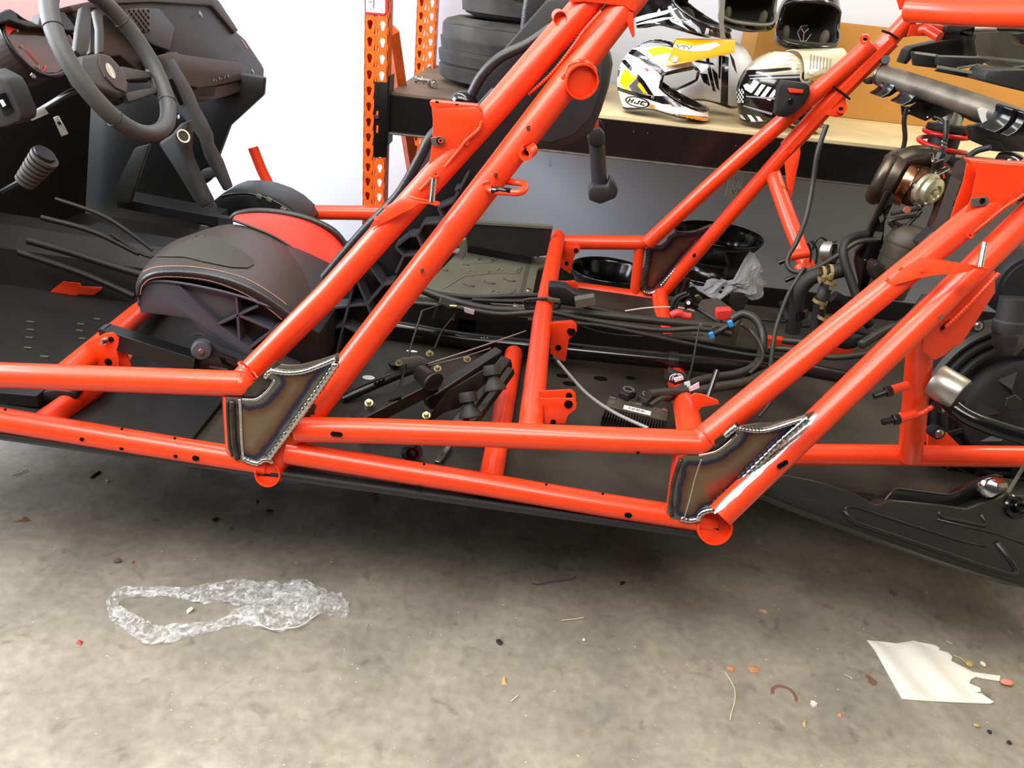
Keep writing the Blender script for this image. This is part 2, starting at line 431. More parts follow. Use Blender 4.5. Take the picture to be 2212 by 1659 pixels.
# open stub ends with recessed plugs
def stub(name, px, py, Y, rp, ax, parent, L=.06, notch=True, lab=None):
    p = pt(px, py, Y); r = px2m(rp, p); ax = V(ax).normalized()
    s = mk(name, ring(r*.91, r, L, p-ax*L, ax, 40), RED, parent, autos=40, label=lab)
    mk('plug', lathe([(r*.92, 0), (r*.92, .002), (r*.86, .003)], p-ax*.014, ax, 32), RED, s, autos=40)
    return s, p, r, ax
s1, p, r, ax = stub('tube_end', 577, 1025, YN-.03, 28.0, (-.05, -1, .38), VEH, .05)
slot('slot', 577, 1025, YN-.0335+.011, .011, .0028, (1, 0, 0), s1, ax=ax, h=.002)
s2, p, r, ax = stub('tube_end', 1545, 1140, YN-.03, 38.5, (.0, -1, .45), VEH, .05)
slot('slot', 1545, 1141, YN-.0335+.011, .014, .003, (1, 0, -.25), s2, ax=ax, h=.002)
s3, p, r, ax = stub('tube_end', 1258, 177, lean(177)-.035, 36.5, (.22, -1, -.05), VEH, .04)
mk('weld_bead', sweep([p-ax*.022+frame_of(ax) @ V((math.cos(2*PI*i/36)*r*1.03, math.sin(2*PI*i/36)*r*1.03, .004*math.sin(i))) for i in range(36)],
    [.0045*(1+.25*math.sin(i*1.7)) for i in range(36)], 8, closed=True), RED, s3, smooth=True)
s4, p, r, ax = stub('boss', 1210, 40, lean(40)-.03, 14.5, (.15, -1, -.1), VEH, .03)
# ---- gussets with weld beads and heat tint ----
def gus_mat():
    m = mat('heat_tinted_steel', (120, 105, 90), .34, .92); nt = m.node_tree; b = nt.nodes['Principled BSDF']
    at = nt.nodes.new('ShaderNodeAttribute'); at.attribute_name = 'edge'
    tc = nt.nodes.new('ShaderNodeTexCoord'); nz = nt.nodes.new('ShaderNodeTexNoise'); nz.inputs['Scale'].default_value = 25; nz.inputs['Detail'].default_value = 5
    nt.links.new(tc.outputs['Object'], nz.inputs['Vector'])
    a = nt.nodes.new('ShaderNodeMath'); a.operation = 'MULTIPLY_ADD'; a.inputs[1].default_value = .30; nt.links.new(nz.outputs['Fac'], a.inputs[0]); nt.links.new(at.outputs['Fac'], a.inputs[2])
    rp = nt.nodes.new('ShaderNodeValToRGB'); cr = rp.color_ramp
    for i, (p, c) in enumerate(((.12, (128, 126, 120)), (.34, (118, 112, 100)), (.42, (58, 70, 98)), (.52, (66, 54, 70)), (.62, (112, 84, 66)), (.95, (134, 116, 98)))):
        e = cr.elements[i] if i < 2 else cr.elements.new(p)
        e.position = p; e.color = lin(c)
    nt.links.new(a.outputs[0], rp.inputs[0]); nt.links.new(rp.outputs[0], b.inputs['Base Color'])
    return m
GUS = gus_mat()
BEAD = mat('weld_bead_steel', (196, 194, 190), .22, 1.0, var=.15, vscale=60)
SOOT = mat('scorched_steel', (72, 66, 58), .45, .75, var=.4, vscale=30)
from mathutils.geometry import delaunay_2d_cdt
def inside_mesh(pts2, step):
    """fill polygon with a fine mesh; returns verts2d, faces"""
    n = len(pts2); xs = [p[0] for p in pts2]; ys = [p[1] for p in pts2]
    def inp(x, y):
        c = False
        for i in range(n):
            a, b = pts2[i], pts2[i-1]
            if (a[1] > y) != (b[1] > y) and x < (b[0]-a[0])*(y-a[1])/(b[1]-a[1])+a[0]: c = not c
        return c
    def dist(x, y):
        q = V((x, y)); best = 9
        for i in range(n):
            a, b = V(pts2[i]), V(pts2[i-1]); t = max(0, min(1, (q-a).dot(b-a)/max((b-a).length_squared, 1e-12)))
            best = min(best, (q-(a+(b-a)*t)).length)
        return best
    ptsx = [V(p) for p in pts2]; edges = [(i, (i+1) % n) for i in range(n)]
    y = min(ys); row = 0
    while y < max(ys):
        x = min(xs)+(row % 2)*step/2
        while x < max(xs):
            if inp(x, y) and dist(x, y) > step*.4: ptsx.append(V((x, y)))
            x += step
        y += step*.87; row += 1
    vo, eo, fo, *_ = delaunay_2d_cdt(ptsx, edges, [], 1, 1e-6)
    return [tuple(v) for v in vo], [list(f) for f in fo], [dist(v[0], v[1]) for v in vo]
def gusset(outline, Y, parent, step=.006, th=.004, bulge=.0):
    p3 = [pt(x, y, Y) for x, y in outline]
    v2, f, d = inside_mesh([(p.x, p.z) for p in p3], step)
    vs_ = [V((a, Y-bulge*min(1, dd/.02), b)) for (a, b), dd in zip(v2, d)]
    n = len(vs_)
    back = [V((a.x, Y+th, a.z)) for a in p3]; m_ = len(p3)
    fs = [q if (vs_[q[1]]-vs_[q[0]]).cross(vs_[q[2]]-vs_[q[0]]).y < 0 else q[::-1] for q in f]
    rim = [[i, n+i, n+(i+1) % m_, (i+1) % m_] for i in range(m_)]
    o = mk('gusset_plate', (vs_+back, fs+rim), GUS, parent, label='bare heat-tinted steel gusset plate with shiny weld beads')
    at = o.data.attributes.new('edge', 'FLOAT', 'POINT')
    at.data.foreach_set('value', [min(1, x/.055) for x in d]+[0]*m_)
    return o
def bead(q, Y, r, parent, m=None, wob=.25):
    """rippled weld bead along px polyline"""
    p = resample(spline([pt(a[0], a[1], a[2] if len(a) > 2 else Y) for a in q], 6), r*.55)
    rr = [r*(1+wob*math.sin(i*2.1)*.5+rnd.uniform(-.06, .06)) for i in range(len(p))]
    if len(p) < 3: return
    return mk('weld_bead', sweep(p, rr, 8), m or BEAD, parent, smooth=True, label='shiny bare weld bead' if m is None else None)
YG = YN-.0235
G1 = gusset([(731, 764), (690, 778), (647, 789), (622, 790), (606, 788), (588, 799), (571, 812), (590, 822), (581, 838), (565, 852), (551, 862), (536, 863), (521, 860),
    (487, 857), (488, 900), (492, 970), (506, 993), (521, 997), (557, 1004), (580, 992), (600, 964), (640, 908), (690, 838), (732, 781)], YG, VEH)
bead([(580, 990), (620, 935), (675, 860), (728, 783)], YG-.004, .0072, G1)
bead([(588, 801), (618, 806), (655, 803), (690, 791), (727, 775)], YG-.003, .0046, G1)
bead([(518, 862), (520, 900), (522, 950), (526, 992)], YG-.001, .0034, G1)
bead([(502, 866), (503, 905), (506, 955), (514, 993)], YG, .0058, G1, SOOT)
bead([(492, 866), (493, 905), (496, 955), (502, 985)], YG+.001, .0036, G1, SOOT)
bead([(526, 990), (542, 998), (560, 1002)], YG-.001, .0055, G1)
bead([(560, 1000), (570, 994), (582, 994), (590, 1000)], YG-.004, .005, G1)
bead([(590, 799), (578, 808), (573, 817)], YG-.002, .005, G1)
bead([(594, 820), (583, 838), (570, 852), (552, 863), (524, 863)], YG-.001, .003, G1)
G2 = gusset([(1760, 889), (1715, 905), (1675, 914), (1640, 915), (1600, 921), (1585, 928), (1592, 938), (1575, 956), (1548, 975), (1525, 983), (1500, 984),
    (1478, 985), (1462, 1002), (1448, 1060), (1440, 1105), (1452, 1122), (1475, 1132), (1505, 1130), (1530, 1106), (1556, 1094), (1600, 1050), (1680, 972), (1745, 908)], YG, VEH)
bead([(1544, 1094), (1611, 1029), (1682, 958), (1747, 902)], YG-.005, .0074, G2)
bead([(1596, 926), (1630, 931), (1660, 929), (1705, 915), (1746, 902)], YG-.003, .0042, G2)
bead([(1515, 992), (1502, 1030), (1492, 1070), (1478, 1120)], YG-.0005, .0018, G2)
bead([(1472, 992), (1458, 1030), (1450, 1075), (1452, 1115)], YG+.001, .0048, G2, SOOT)
bead([(1470, 1120), (1490, 1124), (1506, 1122)], YG-.001, .006, G2)
bead([(1508, 1124), (1512, 1112), (1526, 1104), (1548, 1101)], YG-.004, .006, G2)
bead([(1592, 938), (1572, 958), (1545, 976), (1508, 984)], YG-.001, .003, G2)
bead([(1592, 921), (1580, 930), (1566, 942)], YG-.002, .006, G2)
def patch(pts, r, parent, a0, a1, m, name='bare_metal_patch', wig=.12, n=10):
    """strip of ground-back bare metal on a tube: arc of a cylinder just over the paint"""
    pts = [V(p) for p in pts]; ax = (pts[-1]-pts[0]).normalized(); Mf = frame_of(ax, (0, -1, 0)); rows = []
    for k in range(15):
        t = k/14; c = pts[0].lerp(pts[-1], t)
        e0 = a0+wig*math.sin(k*1.7); e1 = a1+wig*math.sin(k*2.3+1)
        if k in (0, 14): e0, e1 = (e0*.6+e1*.4, e0*.4+e1*.6)
        rows.append([c+Mf @ V((math.cos(e0+(e1-e0)*j/n)*r, math.sin(e0+(e1-e0)*j/n)*r, 0)) for j in range(n+1)])
    return mk(name, loft(rows, closed=False), m, parent, smooth=True, label='bare ground steel where the paint was removed')
BARE = mat('ground_bare_steel', (206, 202, 204), .2, 1.0, var=.12, vscale=22)
# bare strips beside the welds (on the pillar faces)
d1 = [pt(588, 1005, lean(1005)), pt(748, 793, lean(793))]
patch(d1, .0281, pilB, -1.25, -.5, BARE, wig=.07)
d2 = [pt(1552, 1117, leanC(1117)), pt(1770, 906, leanC(906))]
patch(d2, .0278, pilD, -1.25, -.72, BARE, wig=.05)
patch([pt(640, 935, lean(935)), pt(690, 867, lean(867))], .0279, pilB, -.5, .1, SOOT, wig=.15)
plateP('gusset_tab', [(520, 861), (536, 864), (552, 862), (566, 851), (582, 837), (591, 822), (572, 812), (589, 799), (607, 789), (596, 780), (560, 812), (530, 845)], YG+.006, .004, G1, SOOT, b=.001)
plateP('gusset_tab', [(1476, 986), (1502, 986), (1527, 985), (1550, 976), (1577, 957), (1595, 937), (1588, 928), (1602, 921), (1590, 912), (1560, 940), (1510, 972)], YG+.006, .004, G2, SOOT, b=.001)
# ---- brackets on the front pillar ----
br = plateP('bracket_plate', [(931, 222), (938, 235), (1028, 232), (1040, 243), (1047, 258), (1043, 272), (1020, 292), (1003, 307), (985, 330), (955, 365), (934, 385), (916, 402), (912, 404), (921, 375), (930, 335), (934, 300), (935, 260)], lean(300)-.03, .004)
plateP('bracket_flange', [(928, 219), (1032, 228), (1040, 238), (1036, 243), (938, 235), (930, 230)], lean(230)-.036, .03, br, b=.001)
for x, y in ((944, 221), (987, 226)): slot('hole', x, y, lean(222)-.0368, .007, .0035, (1, 0, 0), br, ax=(0, -.6, 1))
for x, y in ((1007, 306), (942, 376)):
    q = mk('rivet', ring(.0016, .0063, .003, pt(x, y, lean(y)-.031), (0, -1, .2), 20), RED, br, autos=40)
    mk('hole', lathe([(.0016, 0), (.0016, .0012)], pt(x, y, lean(y)-.0325), (0, -1, .2), 8), HOLE, q)
bead([(1041, 262), (1034, 280), (1008, 303), (985, 332), (960, 362), (945, 376)], lean(320)-.031, .0034, br, RED, .5)
bead([(932, 384), (920, 398), (906, 412)], lean(390)-.03, .003, br, RED, .5)
clip = mk('spring_clip', plate(P([(930, 298), (953, 294), (960, 299), (962, 307), (957, 313), (934, 316)], lean(300)-.037), .004, .001), mat('grey_zinc_clip', (104, 98, 92), .45, .6), br)
mk('hole', lathe([(.0062, 0), (.0062, .001)], pt(950, 304, lean(300)-.0378), (0, -1, .2), 18), HOLE, clip)
mk('nut', ring(.003, .005, .002, pt(952, 304, lean(300)-.0395), (0, -1, .2), 6), RED, clip)
def tab(q, topq, Ya, Yb, stud, parent=None):
    """curved door-latch tab that leaves the pillar towards the viewer"""
    o = mk('latch_tab', plate([pt(x, y, Ya+(Yb-Ya)*t) for x, y, t in q], .004, .0012), RED, VEH, autos=40)
    p0 = pt(*stud[0]); p1 = pt(*stud[1])
    sd = mk('stud', sweep([p0, p0.lerp(p1, .5), p1], .0052, 16), CHROME, o, autos=40, label='bright plated threaded stud')
    th = []
    for i in range(9):
        c = p0.lerp(p1, .25+.07*i); th.append(lathe([(.0049, -.0007), (.0056, 0), (.0049, .0007)], c, p1-p0, 14))
    mk('thread', join(*th), CHROME, sd)
    return o
tb = tab([(796, 494, 0), (812, 470, .05), (838, 444, .1), (866, 424, .2), (880, 421, .4), (908, 430, .7), (930, 433, .9), (948, 436, 1), (950, 441, 1), (944, 446, 1), (926, 441, .95), (906, 441, .7), (893, 450, .5), (868, 462, .3), (826, 483, .1)],
    None, lean(470)-.027, lean(440)-.075, ((933, 437, lean(440)-.068), (938, 386, lean(386)-.068)))
for x, y in ((834, 447), (813, 472)): mk('rivet', ring(.001, .0045, .002, pt(x, y, lean(y)-.0345), (0, -1, .5), 14), RED, tb, autos=40)
mk('rivet', lathe([(.003, 0), (.002, .003)], pt(852, 449, lean(449)-.036), (0, -1, .5), 10), STEEL, tb)
tb2 = tab([(1895, 628, 0), (1925, 600, .05), (1950, 580, .1), (1985, 556, .25), (2010, 557, .4), (2040, 563, .5), (2080, 570, .8), (2104, 573, .95), (2130, 577, 1), (2134, 580, 1), (2128, 585, 1), (2104, 580, .95), (2095, 586, .9), (2076, 590, .8), (2020, 595, .5), (1980, 602, .3)],
    None, leanC(590)-.027, leanC(578)-.10, ((2117, 578, leanC(578)-.094), (2127, 524, leanC(524)-.094)))
for x, y in ((1945, 580), (1916, 604)): mk('rivet', lathe([(.0045, 0), (.003, .002)], pt(x, y, leanC(y)-.034), (0, -1, .5), 14), RED, tb2, autos=40)
mk('rivet', lathe([(.004, 0), (.003, .004)], pt(1991, 585, leanC(585)-.055), (0, -1, .5), 12), RED, tb2, autos=40)
# sleeve clip, handle loop, pop rivets on the second front pillar tube
p = pt(1136, 331, lean(331)-.032); ax = V((-.35, -1, -.15)).normalized()
sl = mk('split_sleeve', lathe([(.0075, 0), (.0075, .03), (.0135, .03), (.0135, 0), (.0075, 0)], p-ax*.026, ax, 26, arc=(.35, 2*PI-.25), hint=(0, 0, 1)), RED, VEH, autos=40)
mk('hole', lathe([(.0074, 0), (.0074, .001)], p-ax*.012, ax, 18), HOLE, sl)
hp = fillet([pt(1052, 402, lean(402)-.015), pt(1060, 413, lean(402)-.045), pt(1130, 418, lean(418)-.055), pt(1138, 396, lean(400)-.02), pt(1090, 392, lean(392)+.005)], .022, 8)
lp = mk('tie_down_loop', sweep(hp, .0062, 14), RED, VEH, smooth=True, label='red bent-rod loop with the paint worn to black')
mk('worn_sleeve', sweep([pt(1062, 410.5, lean(402)-.046), pt(1082, 412, lean(402)-.0485), pt(1104, 414, lean(410)-.0515)], .0066, 14), BLKG, lp, smooth=True)
weldring(pt(1052, 402, lean(402)-.022), (.1, -1, -.1), .0085, lp, .004)
for x, y in ((1141, 276), (912, 584), (1071, 378)):
    mk('rivet', ring(.0012, .0038, .0025, pt(x, y, lean(y)-.0295), (.2, -1, .1), 14), STEEL, pilB, autos=40)
mk('rivet', ring(.0012, .0042, .003, pt(2032, 683, leanC(683)-.029), (.2, -1, .1), 14), STEEL, pilD, autos=40)
# top plate joining the pillar pair
plateP('top_plate', [(1228, -30), (1230, -2), (1232, 6), (1262, 4), (1300, 8), (1352, 14), (1358, 20), (1372, 27), (1376, 12), (1370, -30)], lean(0)-.034, .03, b=.003)
plateP('support_rib', [(1346, 14), (1368, 26), (1371, 78), (1367, 82), (1362, 70), (1352, 42)], lean(40)-.02, .006, b=.001)
bead([(1141, 204), (1190, 160), (1235, 104), (1262, 66), (1300, 24)], lean(110)-.018, .0032, pilB, RED, .6)
# lower-right frame: rear rail, upright, side gusset
T('rear_rail', [(1690, 981, 1.62), (1900, 983, 1.62), (2050, 985, 1.62), (2300, 987, 1.62)], r=.0252)
up = T('upright_tube', [(1991, 712, 1.505), (1978, 860, 1.54), (1966, 985, 1.60)], r=.0265)
sg = plateP('side_gusset', [(2000, 700), (2062, 596), (2150, 586), (2150, 632), (2078, 742), (2061, 750), (2040, 768), (2020, 778), (1994, 760)], 1.47, .005, b=.001)
slot('slot', 2042, 702, 1.4675, .024, .006, (.5, 0, .8), sg, ax=(0, -1, .1), h=.002)
bead([(2158, 590), (2120, 630), (2075, 676), (2040, 708)], 1.45, .004, sg, RED, .4)
bead([(1942, 896), (1962, 897), (1990, 893), (2016, 876)], 1.50, .0055, up, RED, .5)
for (a, b_, c, d) in ((1925, 838, 1888, 856), (1942, 900, 1906, 912)):
    tbq = T('bolt_lug', [(a+35, b_-6, 1.5), (a, b_+5, 1.49)], r=.0095, m=RED, n=12)
    o0 = pt(a, b_+5, 1.49); o1 = pt(c, d, 1.485); dd = (o1-o0).normalized()
    mk('nut', hexa(o0, dd, .0125, .012), BLKS, tbq); mk('bolt_end', lathe([(.0068, 0), (.0068, (o1-o0).length), (.005, (o1-o0).length+.001)], o0, dd, 12), BLKS, tbq)
# rear pillar bracket plate and clip
bq = plateP('bracket_plate', [(2097, 349), (2260, 360), (2260, 400), (2206, 425), (2185, 436), (2165, 452), (2140, 475), (2115, 492), (2090, 508), (2062, 530), (2055, 534), (2070, 500), (2092, 445), (2100, 425), (2110, 375)], leanC(430)-.028, .004, m=RED)
plateP('bracket_flange', [(2095, 346), (2260, 357), (2260, 366), (2112, 360), (2100, 356)], leanC(350)-.032, .03, bq, b=.001)
plateP('inner_plate', [(2090, 346), (2115, 358), (2112, 380), (2100, 440), (2072, 482), (2050, 482), (2064, 440), (2082, 390)], leanC(430)+.05, .004, bq)
for x, y in ((2185, 437), (2095, 508)):
    q = mk('rivet', ring(.0014, .006, .003, pt(x, y, leanC(y)-.029), (0, -1, .2), 18), RED, bq, autos=40)
    mk('hole', lathe([(.0015, 0), (.0015, .0012)], pt(x, y, leanC(y)-.031), (0, -1, .2), 8), HOLE, q)
bead([(2230, 408), (2200, 428), (2170, 448), (2140, 472), (2110, 496), (2080, 519), (2052, 540)], leanC(470)-.028, .0032, bq, RED, .5)
clip = mk('spring_clip', plate(P([(2098, 429), (2130, 425), (2136, 429), (2136, 440), (2128, 444), (2100, 447)], leanC(430)-.034), .004, .001), mat('grey_zinc_clip_b', (112, 108, 104), .45, .6), bq)
mk('hole', lathe([(.005, 0), (.005, .001)], pt(2122, 434, leanC(430)-.035), (0, -1, .2), 14), HOLE, clip)
# seat brackets on the middle cross tubes
def ear(q, Y, parent, holes, th=.004):
    o = plateP('seat_bracket', q, Y, th, parent, b=.0008)
    for x, y, r in holes: mk('hole', lathe([(r, 0), (r, .0008)], pt(x, y, Y-.0008), (0, -1, .2), 14), HOLE, o)
    return o
ear([(1165, 861), (1240, 861), (1246, 872), (1244, 884), (1236, 890), (1228, 896), (1220, 915), (1176, 915), (1176, 880)], 1.43, VEH, ((1228, 873, .009), (1195, 912, .006)))
ear([(1163, 845), (1234, 842), (1243, 850), (1244, 862), (1240, 868), (1165, 866)], 1.48, VEH, ((1229, 855, .007),))
ear([(1179, 698), (1235, 696), (1246, 703), (1246, 716), (1240, 724), (1229, 733), (1222, 778), (1218, 782), (1189, 764), (1190, 712)], 1.90, VEH, ((1234, 716, .011), (1206, 751, .008)))
ear([(1180, 697), (1236, 692), (1244, 698), (1246, 708), (1190, 710)], 1.95, VEH, ())
ear([(1205, 531), (1248, 531), (1253, 538), (1252, 545), (1243, 550), (1239, 560), (1233, 592), (1211, 578), (1213, 545)], 2.66, VEH, ((1244, 541, .008), (1224, 569, .007)))
ear([(1204, 528), (1246, 525), (1254, 533), (1253, 540), (1206, 535)], 2.7, VEH, ())
ear([(1192, 610), (1240, 606), (1249, 613), (1249, 628), (1242, 636), (1222, 628), (1200, 618)], 2.25, VEH, ((1236, 625, .007),))
# left seat bracket
lb = ear([(180, 746), (226, 720), (244, 719), (256, 730), (256, 742), (252, 755), (256, 775), (257, 792), (205, 789), (206, 765)], 1.48, VEH, ((240, 733, .006), (234, 782, .008)))
ear([(218, 722), (236, 707), (258, 704), (268, 714), (262, 722), (250, 720), (230, 721)], 1.55, VEH, ())
plateP('bracket_side', [(254, 745), (268, 752), (284, 792), (257, 792)], 1.5, .004, b=.0008)
mk('bolt', hexa(pt(231, 736, 1.478), (-.2, -1, .2), .0085, .010), CHROME, lb); mk('bolt_end', lathe([(.005, 0), (.005, .018)], pt(231, 736, 1.474), (-.2, -1, .2), 12), STEEL, lb)
# ---- far side ----
YF = 2.75
frail = T('side_rail', [(1190, 523, YF), (1300, 523.5, YF), (1402, 524, YF)])
frock = T('rocker_tube', [(1190, 617, YF), (1250, 623, YF), (1420, 646, YF)], r=.0225)
def leanF(y): return YF-.25*(640-y)/560
fpA = T('pillar_tube', [(x, y, leanF(y)) for x, y in ((1400, 524), (1534, 400), (1612, 330), (1884, 94))])
fpB = T('pillar_tube', [(x, y, leanF(y)) for x, y in ((1422, 642), (1600, 437), (1612, 423), (1797, 214), (1925, 82), (1975, 28))], r=.0245)
mk('pillar_sleeve', sweep(P([(1700, 322, leanF(322)), (1815, 196, leanF(196)), (1925, 84, leanF(84))]), .0285, 8), RED, VEH)
ft = T('corner_post', [(1382, 532, YF), (1371, 634, YF)], r=.019)
fdg = T('diagonal_tube', [(1668, 372, leanF(372)), (1700, 462, 2.5), (1748, 590, 2.35)], r=.0245)
plateP('diagonal_fin', [(1695, 352), (1728, 318), (1730, 330), (1709, 430), (1700, 400)], 2.56, .004)
T('roof_tube', [(1965, 18, 2.42), (2080, 26, 2.3), (2212, 28, 2.12), (2380, 29, 1.95)], r=.034)
plateP('roof_gusset', [(1932, -20), (1944, 22), (1970, 12), (1985, -20)], 2.47, .006)
plateP('roof_gusset', [(1968, 54), (1995, 50), (2040, 56), (2046, 72), (2030, 92), (2012, 78), (1960, 78)], 2.46, .006)
T('brace_tube', [(1948, 70, 2.5), (2000, 62, 2.46), (2030, 80, 2.42)], r=.014)
b1 = mk('boss', ring(.006, .013, .03, pt(1868, 83, leanF(90)-.03), (-.3, -1, -.1), 18), RED, VEH, autos=40); mk('hole', lathe([(.006, 0), (.006, .001)], pt(1869, 83, leanF(90)-.05), (-.3, -1, -.1), 12), HOLE, b1)
fl2 = plateP('mount_ear', [(1788, 240), (1800, 216), (1826, 208), (1830, 235), (1820, 250), (1808, 254), (1796, 252), (1784, 248)], leanF(230)-.028, .02)
b2 = mk('boss', ring(.005, .013, .016, pt(1815, 235, leanF(235)-.028), (0, -1, .1), 18), RED, fl2, autos=40); mk('hole', lathe([(.0055, 0), (.0055, .001)], pt(1815, 235, leanF(235)-.043), (0, -1, .1), 12), HOLE, b2)
for q in ([(1905, 66), (1922, 72), (1940, 84)], [(1800, 188), (1818, 200), (1836, 214)]):
    mk('cable_tie', sweep([pt(x, y, leanF(y)-.03) for x, y in q], .0035, 8), BLKS, VEH, label='black cable tie round the red tube')
# black plastic latch block on far pillar
lk = plateP('latch_block', [(1690, 174), (1742, 180), (1750, 186), (1750, 204), (1738, 226), (1715, 246), (1698, 254), (1682, 252), (1674, 246), (1676, 236), (1682, 190)], leanF(215)-.05, .035, m=BLK, b=.004, label='black plastic latch block bolted to the far red pillar')
plateP('window', [(1702, 190), (1736, 194), (1734, 202), (1706, 200)], leanF(195)-.052, .006, lk, RED, b=.001); plateP('window', [(1692, 236), (1708, 238), (1704, 246), (1690, 242)], leanF(240)-.052, .006, lk, RED, b=.001)
mk('bolt', lathe([(.009, 0), (.009, .003), (.006, .004)], pt(1708, 219, leanF(219)-.051), (0, -1, .1), 18), BLKG, lk, autos=40)
G3 = gusset([(1541, 482), (1525, 488), (1502, 497), (1480, 500), (1462, 500), (1442, 512), (1440, 520), (1428, 530), (1398, 531), (1394, 560), (1385, 610), (1388, 628), (1400, 634), (1418, 628), (1430, 616), (1480, 558), (1540, 492)], YF-.022, VEH, step=.008)
bead([(1428, 618), (1480, 558), (1538, 494)], YF-.023, .0065, G3)
bead([(1462, 500), (1490, 502), (1515, 496), (1538, 486)], YF-.023, .0035, G3, SOOT)
bead([(1397, 534), (1400, 560), (1393, 600), (1388, 622)], YF-.021, .007, G3, SOOT)
bead([(1390, 630), (1404, 634), (1420, 628)], YF-.023, .006, G3)
slot('slot', 1502, 550, leanF(550)-.026, .024, .010, (1, 0, .7), fpB, ax=(.3, -1, .2))
slot('hole', 1323, 636, YF-.0232, .013, .010, (1, 0, -.1), frock, ax=(0, -1, .3))
# far front corner
T('side_rail', [(560, 452, 2.70), (644, 458, 2.70), (900, 461, 2.70)])
T('door_bar', [(546, 318, 2.9), (566, 370, 2.9), (583, 402, 2.9), (590, 450, 2.88)], r=.019, fil=.1)
tq = T('floor_tube', [(-60, 560, 2.1), (0, 584, 2.1), (120, 628, 2.05)], r=.0165, m=RED)
plateP('floor_bracket', [(96, 640), (135, 608), (172, 612), (175, 619), (220, 621), (218, 627), (202, 638), (170, 636), (160, 640), (138, 650)], 2.02, .004, tq, b=.001)
# ================= pallet rack with its load =================
YS = 2.78; SHZ = .982
from mathutils.bvhtree import BVHTree
RK = thing('pallet_rack', 'orange pallet rack with keyhole uprights and black beams holding helmets and tires', 'rack', (pt(813, 200, YS).x, YS+.5, 0))
def teardrop(cx, cz, s=1.0):
    o = []
    for i in range(13):
        a = math.radians(-35)+math.radians(250)*i/12; o.append((cx+.0088*s*math.cos(a), cz+.006*s+.0088*s*math.sin(a)))
    o += [(cx-.0046*s, cz-.009*s), (cx-.0034*s, cz-.0135*s), (cx+.0034*s, cz-.0135*s), (cx+.0046*s, cz-.009*s)]
    return o
def holed_strip(x0, x1, y, z0, z1, pitch, off=0, th=.002):
    """thin steel face with real keyhole openings: every cell is a ring of quads round its hole"""
    vs_, fs = [], []; n = int(round((z1-z0)/pitch))
    for k in range(n):
        a, b = z0+k*pitch, z0+(k+1)*pitch; cx = (x0+x1)/2; cz = (a+b)/2
        h = teardrop(cx, cz); m_ = len(h); outer = []
        for (hx, hz) in h:
            dx, dz = hx-cx, hz-cz; s = min((x1-x0)/2/max(abs(dx), 1e-6), pitch/2/max(abs(dz), 1e-6)); outer.append((cx+dx*s, cz+dz*s))
        base_ = len(vs_)
        for yy in (y, y+th):
            for p in h+outer: vs_.append(V((p[0], yy, p[1])))
        for i in range(m_):
            j = (i+1) % m_
            fs.append([base_+i, base_+j, base_+m_+j, base_+m_+i]); fs.append([base_+2*m_+i, base_+3*m_+i, base_+3*m_+j, base_+2*m_+j])
            fs.append([base_+i, base_+2*m_+i, base_+2*m_+j, base_+j])
        corners = [(x0, a), (x1, a), (x1, b), (x0, b)]
        # corner triangles
        for c in corners:
            near = sorted(range(m_), key=lambda i: (outer[i][0]-c[0])**2+(outer[i][1]-c[1])**2)[:2]
            for yy in (y, y+th):
                q = len(vs_); vs_.append(V((c[0], yy, c[1])))
                o_ = base_+m_ if yy == y else base_+3*m_
                fs.append([q, o_+near[0], o_+near[1]])
    return vs_, fs
def column(xc, y0, dpt, w, name='upright'):
    z1 = 1.62; x0, x1 = xc-w/2, xc+w/2; g = .006
    u = mk(name, join(box((x0+.001, y0+dpt/2, z1/2), .002, dpt, z1), box((x1-.001, y0+dpt/2, z1/2), .002, dpt, z1),
        box((xc, y0+.008, z1/2), g, .014, z1), box((x0+.010, y0+dpt, z1/2), .02, .002, z1), box((x1-.010, y0+dpt, z1/2), .02, .002, z1)), RACK, RK)
    for a, b, o in ((x0, xc-g/2, 0), (xc+g/2, x1, -.012)):
        mk('keyhole_face', holed_strip(a, b, y0, z1-31*.0508+o*0, z1, .0508), RACK, u)
    mk('side_slots', join(*[box((x1+.0004, y0+.025, .10+.0508*k), .001, .003, .014) for k in range(30)]), HOLE, u)
    mk('foot_plate', box((xc, y0+dpt/2, .005), w+.05, dpt+.05, .01), RACK, u)
    return u
xf_ = pt(812, 150, YS).x
column(xf_, YS-.005, .075, .077)
xr_ = pt(921, 100, 3.74).x
column(xr_, 3.70, .075, .085)
# rear upright seen from inside: bright rim
a = pt(846, 66, YS+.08); b = pt(893, 380, YS+.62)
dd = (b-a); br_ = mk('diagonal_brace', sweep([a, b], .026, 4), RACK, RK)
mk('cross_brace', sweep([pt(850, 452, YS+.1)+V((0, 0, -.1)), pt(880, 452, 3.66)+V((0, 0, -.1))], .02, 4), RACK, RK)
# front and rear beams
xb0, xb1 = xf_+.04, 3.6
def beam(y, name='beam'):
    b_ = mk(name, join(box(((xb0+xb1)/2, y+.02, SHZ-.018-.055), xb1-xb0, .04, .11), box(((xb0+xb1)/2, y+.03, SHZ-.013), xb1-xb0, .05, .014)), BLKB, RK)
    mk('beam_flange', box(((xb0+xb1)/2, y+.012, SHZ-.128), xb1-xb0, .055, .006, None, .002), mat('worn_beam_edge', (86, 80, 70), .45, .2, var=.3, vscale=30), b_)
    return b_
bm_ = beam(YS+.008); beam(3.72)
for x, y in ((1369, 285), (1399, 288), (1590, 315), (1610, 318)): mk('screw', lathe([(.003, 0), (.002, .002)], pt(x, y, YS+.008), (0, -1, 0), 8), STEEL, bm_)
